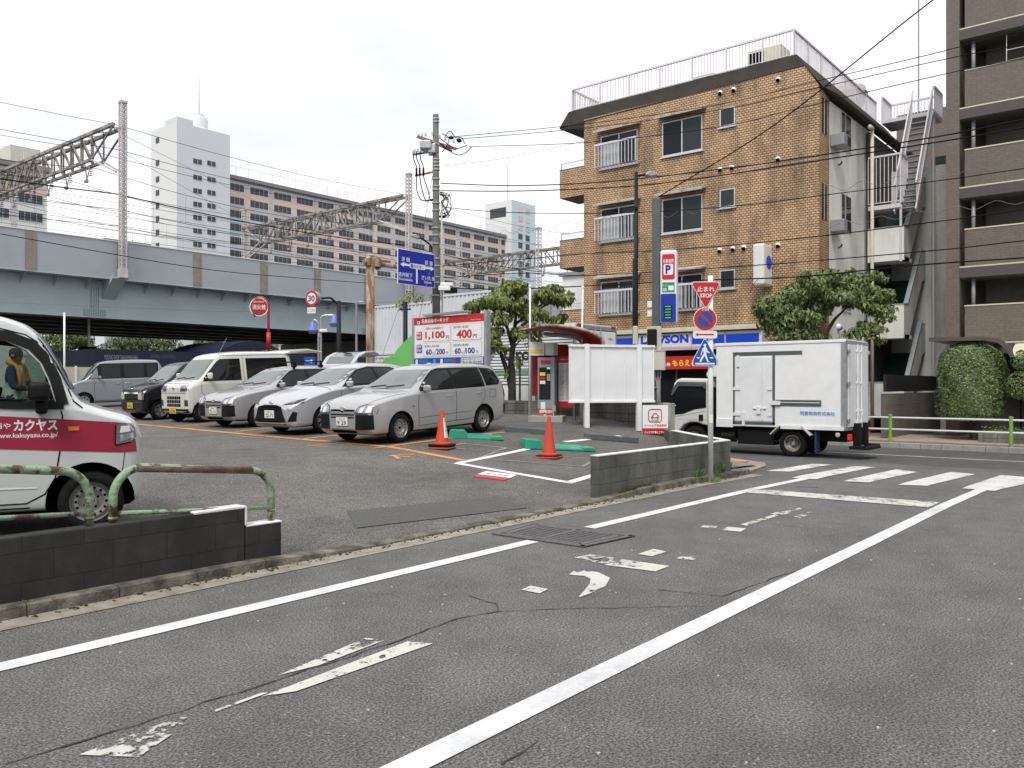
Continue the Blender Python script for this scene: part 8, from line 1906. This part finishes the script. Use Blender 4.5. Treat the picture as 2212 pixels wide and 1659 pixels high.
# ------------------------------------------------------------------ cables
def wire(pts, r, label, mat='wire', grp='street cables', smooth=True, n=6):
    b = MB(); b.tube(crv(pts, n) if smooth else pts, r, 5, cap=False); o = b.build('overhead_cable', mat, smooth=True); return tag(o, label, 'cable', grp)
def ext(pts, X, slope=True):
    P = [OX(x, y, X) for x, y in pts]; d = P[-1] - P[-2]; return P + [P[-1] + d * (6 / d.length)]
CB = 'black street cable running from the concrete pole across the ochre facade to the right edge'
for pts, X, r, lab in (
    ([(965, 297), (1262, 268), (1550, 226), (1728, 184), (1868, 151), (2032, 112), (2212, 63)], 23.4, .012, 'topmost of the three thin black power cables crossing to the right edge'),
    ([(985, 301), (1262, 277), (1550, 238), (1728, 199), (2032, 130), (2212, 95)], 23.6, .012, 'middle one of the three thin black power cables from the pole top'),
    ([(1012, 317), (1262, 308), (1550, 275), (1728, 233), (2032, 162), (2212, 125)], 23.9, .012, 'lowest of the three thin black power cables from the pole top'),
    ([(952, 396), (1100, 401), (1262, 396), (1400, 384), (1600, 360), (1728, 342), (2032, 294), (2212, 258)], 23.3, .019, 'thick black cable at mid height, upper of the pair'),
    ([(952, 412), (1100, 413), (1262, 408), (1400, 399), (1600, 373), (1728, 353), (2032, 306), (2212, 276)], 23.3, .019, 'thick black cable at mid height, lower of the pair'),
    ([(955, 446), (1000, 452), (1100, 459), (1262, 461), (1420, 457), (1600, 444), (1728, 428), (2032, 390), (2212, 364)], 23.3, .013, 'black cable crossing just above the street lamp middle'),
    ([(955, 575), (1130, 560), (1262, 548), (1450, 540), (1728, 515), (2030, 478), (2212, 453)], 23.3, .015, 'cable with spiral hanger crossing the second floor of the ochre house'),
    ([(960, 600), (1130, 590), (1262, 595), (1500, 582), (1728, 566), (2030, 540), (2212, 520)], 23.3, .015, 'twisted bundle crossing at the height of the stop sign top, upper'),
    ([(975, 622), (1100, 625), (1262, 618), (1500, 606), (1728, 598), (1914, 579), (2030, 569), (2212, 557)], 23.3, .020, 'twisted bundle crossing at the height of the stop sign, lower')):
    wire(ext(pts, X), r, lab)
def spiral(pts, X, r, lab):
    P = crv(ext(pts, X), 10); b = MB(); Q = []; tot = 0
    for a, c in zip(P, P[1:]):
        L = (c - a).length; n = max(1, int(L / .12))
        for k in range(n): t = tot + L * k / n; Q.append(a.lerp(c, k / n) + Vector((.02 * math.cos(t * 7), 0, r * (.5 + .5 * math.sin(t * 7)))))
        tot += L
    b.tube(Q, .006, 4, cap=False); return tag(b.build('hanger_wire', 'wiret', smooth=True), lab, 'cable', 'spiral hanger wires')
spiral([(1100, 509), (1262, 505), (1420, 520), (1728, 500), (2030, 462), (2212, 440)], 23.3, .16, 'thin wavy hanger wire above the second floor cable')
spiral([(1000, 530), (1110, 505), (1262, 482), (1440, 470), (1728, 425), (2030, 384), (2212, 360)], 23.35, .20, 'thin scalloped wire rising from the viaduct to the right')
cb = pt_ + Vector((0, 0, pz(428))); q = U(2015, 0, 15.5)
wire([cb, cb.lerp(q, .5) - Vector((0, 0, .25)), q, q + (q - cb) * .4], .014, 'single black cable rising steeply from the grey column to the top of the photo', smooth=True)
wire([OX(955, 359, 23.3), OX(1100, 340, 25), OX(1262, 305, 29)], .008, 'thin pale wire rising from the pole to the ochre house', 'wiret')
wire([OX(1620, 630, 26), OX(1640, 600, 30), OX(1700, 560, 30.4)], .010, 'short service cable looping onto the facade', 'wire')
for px0, py0, px1, py1, d0, d1, lab in ((937, 548, 905, 690, 33, 30, 'guy wire pair left of the concrete pole, lower'), (934, 380, 890, 640, 33, 34, 'thin guy wire left of the concrete pole, upper'), (877, 620, 815, 800, 31, 27, 'guy wire slanting down to the lime tailgate')):
    wire([U(px0, py0, d0), U(px1, py1, d1)], .010, lab, 'wiret', 'guy wires', False)
wire([U(-20, 652, 36), U(330, 667, 38), U(560, 672, 42), U(900, 648, 45)], .010, 'thin wire drooping across the blue girder', 'wiret')
wire([U(-20, 500, 38), U(0, 505, 38), U(420, 578, 45), U(640, 600, 52), U(800, 612, 60)], .02, 'black cable lying along the parapet top', 'wire', 'railway cables')
# railway lines: contact and messenger wires over every track, with droppers
trk = [(48.6, 13.9, 12.55, 0), (52.6, 13.9, 12.5, 1), (57.6, 13.9, 12.55, 0), (61.8, 13.9, 12.5, 1)]
b0 = [-22 + 0, 0.2, 21.96, 43.6, 65.2, 87, 109, 131]
for i, (y, zm, zc, _) in enumerate(trk):
    b = MB()
    for x0, x1 in zip(b0, b0[1:]):
        P = sag((x0, y, zm), (x1, y, zm), .75, 12); b.tube(P, .016, 5, cap=False); b.tube([(x0, y, zc - .9), (x1, y, zc - .9)], .014, 5, cap=False)
        b.tube([(x0, y + .25, zm - 1.7), (x1, y + .25, zm - 1.7)], .012, 5, cap=False)
        for p in P[1:-1:2]: b.tube([p, (p.x, p.y, zc - .9)], .006, 4, cap=False)
    tag(b.build('contact_line', 'wire'), 'contact wire with droppers over the %s track of the viaduct' % ('nearest', 'second', 'third', 'farthest')[i], 'cable', 'contact lines over the tracks')
for i, (y, z, r, lab) in enumerate(((46.2, 12.1, .035, 'thick black feeder cable hung on the near masts'), (46.3, 14.6, .016, 'upper feeder wire on the near masts'), (67.0, 14.3, .02, 'feeder wire on the far masts, upper'), (66.6, 12.2, .02, 'feeder wire on the far masts, lower'), (46.1, 15.9, .015, 'topmost earth wire on the near masts'), (50.5, 15.4, .015, 'wire above the gantry beams, nearer'), (59.5, 15.4, .015, 'wire above the gantry beams, farther'), (46.0, 10.3, .016, 'low signal cable just above the parapet'), (45.9, 11.2, .016, 'signal cable on the near masts, second from below'))):
    b = MB()
    for x0, x1 in zip(b0, b0[1:]): b.tube(sag((x0, y, z), (x1, y, z), .35, 8), r, 5, cap=False)
    tag(b.build('railway_cable', 'wire'), lab, 'cable', 'railway cables')
for x1, z1, lab in ((43.6, 9.6, 'stay wire from the nearest mast, upper'), (36.0, 9.5, 'stay wire from the nearest mast, lower')):
    wire([(22.2, 45.55, 15.2 if z1 > 9.55 else 14.2), (x1, 45.7, z1)], .012, lab, 'wiret', 'mast stay wires', False)

# ------------------------------------------------------------------ far apartment blocks
def slab(name, label, x0, x1, y, z0, z1, rows, cols, rowh, top, pattern, ww=.72, wh=.44, depth=14, rail=True, wallm='aptw'):
    e = thing(name, (0, 0, 0), label, 'building'); MB().box(x0, x1, y, y + depth, z0, z1).build('wall', wallm, e)
    MB().box(x0 - .4, x1 + .4, y - 1.0, y + depth, z1, z1 + .8).build('cornice', 'aptroof', e)
    if rail:
        b = MB(); n = int((x1 - x0) / 3.2); b.bar((x0, y - .6, z1 + 2.9), (x1, y - .6, z1 + 2.9), .08, .08)
        for k in range(n + 1): x = x0 + (x1 - x0) * k / n; b.bar((x, y - .6, z1 + .8), (x, y - .6, z1 + 2.9), .09, .09)
        for k in range(int((x1 - x0) / .8)): x = x0 + .8 * k; b.bar((x, y - .6, z1 + .8), (x, y - .6, z1 + 2.9), .03, .03)
        b.build('roof_railing', 'railw', e)
    cw = (x1 - x0) / cols; bands = {}; wins = []
    for c in range(cols):
        for r in range(rows):
            zt = z1 - top - rowh * r; m_ = pattern(c, r); xa_ = x0 + cw * c
            if m_: bands.setdefault(m_, MB()).box(xa_, xa_ + cw, y - .06, y, zt - rowh * 1.0 + .05, zt - rowh * wh)
            if c % 2 == 1 or m_ == 'aptp' and c % 4 == 2: bands.setdefault('aptg2' if c % 2 == 1 and c % 4 == 1 else 'aptp2', MB())
            wins.append((c, r, xa_ + cw * (1 - ww) / 2, xa_ + cw * (1 + ww) / 2, zt - rowh * wh, zt))
    for c in range(1, cols):
        xa_ = x0 + cw * c
        if c % 2 == 0: bands.setdefault('aptg', MB()).box(xa_ - .45, xa_ + .45, y - .07, y, z1 - top - rowh * (rows - 1.4), z1)
        else: bands.setdefault('aptp', MB()).box(xa_ - .35, xa_ + .35, y - .065, y, z1 - top - rowh * (rows - 1.6), z1 - .5)
    for k, mb in bands.items():
        if mb.v: mb.build('colour_band', k if k in M else 'aptg', e)
    wins.sort(key=lambda q: (q[0], q[1]))
    rest = MB(); rest_f = MB()
    for i, (c, r, a0, a1, zb2, zt) in enumerate(wins):
        if i < 100:
            w_ = MB().box(a0, a1, y - .10, y + .0, zb2, zt).build('window', 'aptd', e)
        else: rest.box(a0, a1, y - .10, y, zb2, zt)
        rest_f.box(a0 - .12, a1 + .12, y - .09, y, zb2 - .12, zb2); rest_f.box(a0 - .12, a0, y - .09, y, zb2, zt); rest_f.box(a1, a1 + .12, y - .09, y, zb2, zt + .1)
        for k in range(3): xx = a0 + (a1 - a0) * (k + 1) / 4; rest_f.box(xx - .02, xx + .02, y - .12, y - .10, zb2, zt)
    if rest.v: o = rest.build('windows', 'aptd', e); o['kind'] = 'stuff'
    o = rest_f.build('window_surrounds', 'aptw', e)
    return e
def pat(c, r):
    if c < 2: return 'aptp' if r == 0 else 'aptg' if r == 1 or (r == 4 and c == 1) else 'aptb'
    if r in (1, 4): return 'aptg'
    return 'aptp' if r < 6 - (c - 2) * .16 else 'aptb'
slab('apartment_slab', 'long pale apartment slab with salmon and taupe bands and rows of dark balconies', 103.2, 206, 168, 0, 48.0, 12, 16, 3.02, .9, pat, .74, .52)
# tall tower with water tank
tw = thing('white_tower', (0, 0, 0), 'tall white apartment tower with a water tank and thin mast on its roof', 'tower')
MB().box(91, 103.4, 165, 175.8, 0, 56.8).build('wall', 'aptw', tw)
MB().add([(90.97, 165.0, 0), (90.97, 175.8, 0), (90.97, 175.8, 56.8), (90.97, 165.0, 56.8)], [(0, 1, 2, 3)]).build('flank', 'apttower', tw)  # lighter sheet paints the sunlit left face of the tower
MB().box(91, 94.6, 165, 170, 56.8, 57.9).build('parapet_block', 'aptw', tw)
tkp = OY(438, 0, 168); MB().lathe([(2.7, 0), (2.7, .9), (2.1, 1.2), (2.1, 3.3), (1.9, 3.7), (1.3, 4.0), (1.3, 4.4), (0, 4.6)], (tkp.x, 170, 56.7), (0, 0, 1), 24).build('water_tank', 'apttower', tw, smooth=True, angle=30)
MB().tube([(tkp.x + .3, 170, 60.8), (tkp.x + .3, 170, 69.5)], .10, 6, .04).build('lightning_rod', 'machine', tw)
def wq(px, py, w_, h_, Y=165.):
    p = OY(px, py, Y); return p
for k, py in enumerate((349, 383.5, 412.5, 441.5, 470, 499, 528, 555)):
    for px in (426.5, 456.5):
        p = OY(px, py + (4.5 if px > 440 else 0) * (1 - k * .07), 165); w_ = MB().box(p.x - .95, p.x + .95, 164.9, 165, p.z - .5, p.z + .5).build('window', 'aptd', tw); MB().box(p.x - .04, p.x + .04, 164.87, 164.9, p.z - .5, p.z + .5).build('frame', 'aptw', w_)
for py in (303, 352, 387.5, 416.5, 444.5, 473, 502, 531):
    p = OX(340.5, py, 90.97); w_ = MB().box(90.9, 90.97, p.y - .7, p.y + .7, p.z - .6, p.z + .6).build('window', 'aptd', tw)
st_ = thing('white_tower', (0, 0, 0), 'smaller far white tower with a windowed top room, right of the long slab', 'tower')
MB().box(202, 214, 165, 176, 0, 59.6).build('wall', 'aptb', st_); MB().add([(201.96, 165, 0), (201.96, 176, 0), (201.96, 176, 59.6), (201.96, 165, 59.6)], [(0, 1, 2, 3)]).build('flank', 'apttower', st_)  # left face again in the painted sunlit tone
MB().box(201.9, 201.96, 167.3, 173.9, 54.6, 57.6).build('window', 'aptd', st_)
pm1 = OX(1097, 0, 203); MB().tube([(203, pm1.y, 59.6), (203, pm1.y, 71.5)], .12, 5).build('lightning_rod', 'machine', st_)
for k, py in enumerate((453, 472, 491, 511, 530, 550, 570, 590)):
    for px in (1124, 1139.5):
        p = OY(px, py + (px > 1130) * 4, 165); m_ = ('aptp', 'aptg')[(k + (px > 1130)) % 2] if k < 3 else 'aptd'
        MB().box(p.x - 1.0, p.x + 1.0, 164.9, 165, p.z - .9, p.z + .9).build('window' if k > 2 else 'colour_panel', m_, st_)
slab('apartment_slab', 'distant banded apartment slab continuing right of the small tower', 214, 262, 172, 0, 30.5, 6, 8, 3.0, .9, lambda c, r: 'aptg' if r == 0 else 'aptp', .7, .44, 12, False)
slab('apartment_slab', 'beige apartment slab at the far left behind the gantry', 44, 59.4, 150, 0, 37.3, 9, 3, 3.0, 1.0, lambda c, r: 'aptp' if r in (0, 3) else None, .72, .5, 12, True, 'apttower')
MB().box(54.5, 59.2, 152, 158, 38, 41.5).build('penthouse', 'beige', bpy.data.objects['apartment_slab.002'])
slab('apartment_slab', 'low distant slab peeping over the parapet left of the white tower', 92, 118, 200, 0, 35.5, 3, 10, 3.2, 1.0, lambda c, r: None, .6, .7, 10, True)
fb = thing('far_brown_building', (45, 8.0, 0), 'brown tiled building with a cream roof tank between the stairs and the brown block', 'building')
q0 = U(1990, 155, 52); q1 = U(2045, 155, 52); 
MB().box(0, 6, -3.5, 1.45, ZG, 18.6).build('wall', 'brown', fb); 
fb.location = (q0.x - .0, q0.y, 0); fb.rotation_euler = (0, 0, 0)
MB().tube([(.2, .2, 18.6), (.2, .2, 26.2)], .05, 6).build('lightning_rod', 'machine', fb); MB().box(1, 3.5, -3.4, -1.2, 18.6, 20.6).build('roof_tank', 'cream', fb)
w_ = MB().box(-.03, .02, -1.5, -.6, 13.6, 15.6).build('window', 'wglassd', fb)
# background greenery under the viaduct
for i, (px, py, w_, h_, d_, lab) in enumerate(((185, 748, 42, 30, 82, 'leafy tree under the viaduct, just right of the delivery van roof'), (262, 745, 60, 34, 84, 'big dark tree seen under the viaduct behind the microvan'), (345, 745, 55, 30, 86, 'rounded tree under the viaduct, left of the pale gap'), (455, 748, 45, 22, 88, 'small loose tree under the viaduct, left of the hoop sign'), (570, 752, 50, 16, 90, 'tree top glimpsed under the viaduct right of the arched roof'), (655, 742, 42, 16, 92, 'tree top glimpsed under the viaduct behind the tailgate'), (120, 745, 40, 36, 80, 'tree under the viaduct beside the delivery van roof'))):
    c_ = U(px, py, d_); k_ = d_ / 1800; e = thing('background_tree', (c_.x, c_.y, 0), lab, 'tree', YAW, 'trees beyond the viaduct')
    b = MB(); b.tube([(0, 0, 0), (0, 0, c_.z)], .25, 6); b.build('trunk', 'bark', e); b = MB(); rr = random.Random(40 + i)
    bb = [(rr.uniform(-.7, .7) * w_ * k_, rr.uniform(-.5, .5) * w_ * k_, c_.z + rr.uniform(-.6, .7) * h_ * k_, w_ * k_ * .5, w_ * k_ * .5, h_ * k_ * .6) for _ in range(8)]
    leafcloud(b, bb, 2600, .17, rr, dens=3); b.build('crown', 'leafb', e)
b = MB(); rr = random.Random(2)
for x, y, z in [(U(px, py, 38).x, U(px, py, 38).y, U(px, py, 38).z) for px, py in ((873, 652), (885, 640), (905, 645), (940, 645), (868, 660))]:
    leafcloud(b, [(x, y, z, .3, .2, .28)], 60, .08, rr)
tag(b.build('climbing_weed', 'grass'), 'light green weeds sprouting above the white containers', 'weed', kind='stuff')

# ------------------------------------------------------------------ person beyond the van
def person():
    hd_ = U(34, 768, 11.6); g_ = H(hd_.x, hd_.y); e = thing('person', (hd_.x, hd_.y, g_), 'person in pale vest over navy sleeves with orange towel, seen through the van window', 'person', YAW)
    Hh = hd_.z - g_ + .10; s = Hh / 1.70
    V = {'pel': (0, 0, .95), 'wa': (-.01, 0, 1.10), 'ch': (-.02, 0, 1.30), 'nk': (0, 0, 1.46), 'nk2': (.02, -.005, 1.52), 'hd': (.03, -.01, 1.60), 'ht': (.03, -.01, 1.67),
         'sl': (.02, -.17, 1.40), 'el': (.10, -.24, 1.14), 'wl': (.32, -.20, 1.12), 'sr': (-.02, .17, 1.40), 'er': (.06, .24, 1.14), 'wr': (.28, .18, 1.14), 'hl': (.05, -.09, .90), 'kl': (.07, -.10, .50), 'al': (.03, -.10, .08), 'tl': (.16, -.10, .03), 'hr': (-.03, .09, .90), 'kr': (-.02, .10, .50), 'ar': (-.06, .10, .08), 'tr': (.07, .10, .03)}
    Rr = {'pel': .15, 'wa': .135, 'ch': .15, 'nk': .06, 'nk2': .055, 'hd': .09, 'ht': .06, 'sl': .075, 'el': .048, 'wl': .032, 'sr': .075, 'er': .048, 'wr': .032, 'hl': .10, 'kl': .065, 'al': .045, 'tl': .035, 'hr': .10, 'kr': .065, 'ar': .045, 'tr': .035}
    E_ = [('pel','wa'),('wa','ch'),('ch','nk'),('nk','nk2'),('nk2','hd'),('hd','ht'),('ch','sl'),('sl','el'),('el','wl'),('ch','sr'),('sr','er'),('er','wr'),('pel','hl'),('hl','kl'),('kl','al'),('al','tl'),('pel','hr'),('hr','kr'),('kr','ar'),('ar','tr')]
    # fingers
    for sd_, wv in (('l', V['wl']), ('r', V['wr'])):
        V['p' + sd_] = (wv[0] + .06, wv[1], wv[2] + .01); Rr['p' + sd_] = .030; E_.append(('w' + sd_, 'p' + sd_))
        for k in range(5):
            n1, n2 = 'f%s%d' % (sd_, k), 'g%s%d' % (sd_, k); dy = (k - 1.5) * .018; ln_ = (.055, .065, .06, .048, .04)[k]
            if k == 4: V[n1] = (wv[0] + .07, wv[1] + .035, wv[2] + .02); V[n2] = (wv[0] + .10, wv[1] + .045, wv[2] + .02)
            else: V[n1] = (wv[0] + .07 + ln_ * .6, wv[1] + dy, wv[2] + .01); V[n2] = (wv[0] + .07 + ln_, wv[1] + dy, wv[2] - .02)
            Rr[n1] = Rr[n2] = .009; E_ += [('p' + sd_, n1), (n1, n2)]
    ks = list(V); me = bpy.data.meshes.new('body'); me.from_pydata([Vector(V[k]) * s for k in ks], [(ks.index(a), ks.index(b)) for a, b in E_], []); o = bpy.data.objects.new('body', me); C.objects.link(o)
    md = o.modifiers.new('s', 'SKIN'); o.modifiers.new('u', 'SUBSURF').levels = 2; o.modifiers['u'].render_levels = 2
    for i, k in enumerate(ks): me.skin_vertices[0].data[i].radius = (Rr[k] * s * (.72 if k in ('pel', 'wa', 'ch') else 1), Rr[k] * s * (1.15 if k in ('pel', 'wa', 'ch') else 1)); me.skin_vertices[0].data[i].use_root = (k == 'pel')
    bpy.context.view_layer.update(); m2 = bpy.data.meshes.new_from_object(o.evaluated_get(bpy.context.evaluated_depsgraph_get())); o.modifiers.clear(); o.data = m2
    for m_ in ('skin', 'navyc', 'vest', 'dpost'): m2.materials.append(M[m_])
    for p in m2.polygons:
        c = p.center / s; p.use_smooth = True
        if c.z > 1.475 or (c.x > .30 and c.z > 1.0): p.material_index = 0
        elif c.z < .96: p.material_index = 3
        elif abs(c.y) > .135 or c.x > .14: p.material_index = 1
        else: p.material_index = 2
    o.parent = e
    b = MB(); b.lathe([(0, .098), (.045, .090), (.072, .065), (.086, .03), (.086, -.01), (.075, -.05)], (.012*s, -.01*s, 1.612*s), (-.35, 0, 1), 16); b.build('hair', 'hair', e, smooth=True)
    b = MB(); b.lathe([(0, .04), (.012, .02), (.016, 0)], (.128*s, -.01*s, 1.585*s), (1, 0, -.2), 8); b.bar((.105*s, -.035*s, 1.545*s), (.105*s, .015*s, 1.545*s), .01, .01)
    for y in (-.045, .025): b.lathe([(0, .010), (.012, 0)], (.108*s, y*s, 1.61*s), (1, 0, 0), 8)
    for y in (-.108, .09): b.lathe([(0, .012), (.022, .008), (.028, 0)], (.02*s, y*s, 1.59*s), (0, 1 if y > 0 else -1, 0), 10)
    b.build('face', 'skin', e, smooth=True)
    b = MB(); P = [(.11, -.10, 1.08), (.115, -.11, 1.25), (.06, -.10, 1.42), (-.05, -.07, 1.50), (-.10, .0, 1.50), (-.05, .08, 1.50), (.06, .10, 1.42), (.115, .10, 1.2)]
    b.tube(crv([Vector(p) * s for p in P], 5), .04 * s, 8); b.build('towel', 'towel', e, smooth=True)
person()

# ------------------------------------------------------------------ unseen houses added around the viewpoint for glass and paint to reflect
def house(x0, x1, y0, y1, h, mat, label, nx, ny, fl_):
    e = thing('reflection_house', (0, 0, 0), label, 'house'); MB().box(x0, x1, y0, y1, -.1, h).build('wall', mat, e); MB().box(x0 - .3, x1 + .3, y0 - .3, y1 + .3, h, h + .25).build('roof', 'gpost', e)
    for f_ in range(fl_):
        z = 1.0 + f_ * 3
        for k in range(nx): x = x0 + (x1 - x0) * (k + .5) / nx; MB().box(x - .9, x + .9, y1, y1 + .06, z, z + 1.5).build('window', 'wglassd', e)
        for k in range(ny): y = y0 + (y1 - y0) * (k + .5) / ny; MB().box(x1, x1 + .06, y - .9, y + .9, z, z + 1.5).build('window', 'wglassd', e)
house(-8, 3.5, -17, -7.5, 8.5, 'brown', 'unseen three storey brown house added behind the viewpoint for the cars to reflect', 4, 2, 3)
house(5, 13, -17, -7.0, 6.2, 'plaster', 'unseen two storey plaster house added at right for the cars to reflect', 3, 2, 2)
house(-34, -20, -2, 46, 17, 'brown', 'unseen long brown apartment house added at left for the cars to reflect', 2, 9, 5)
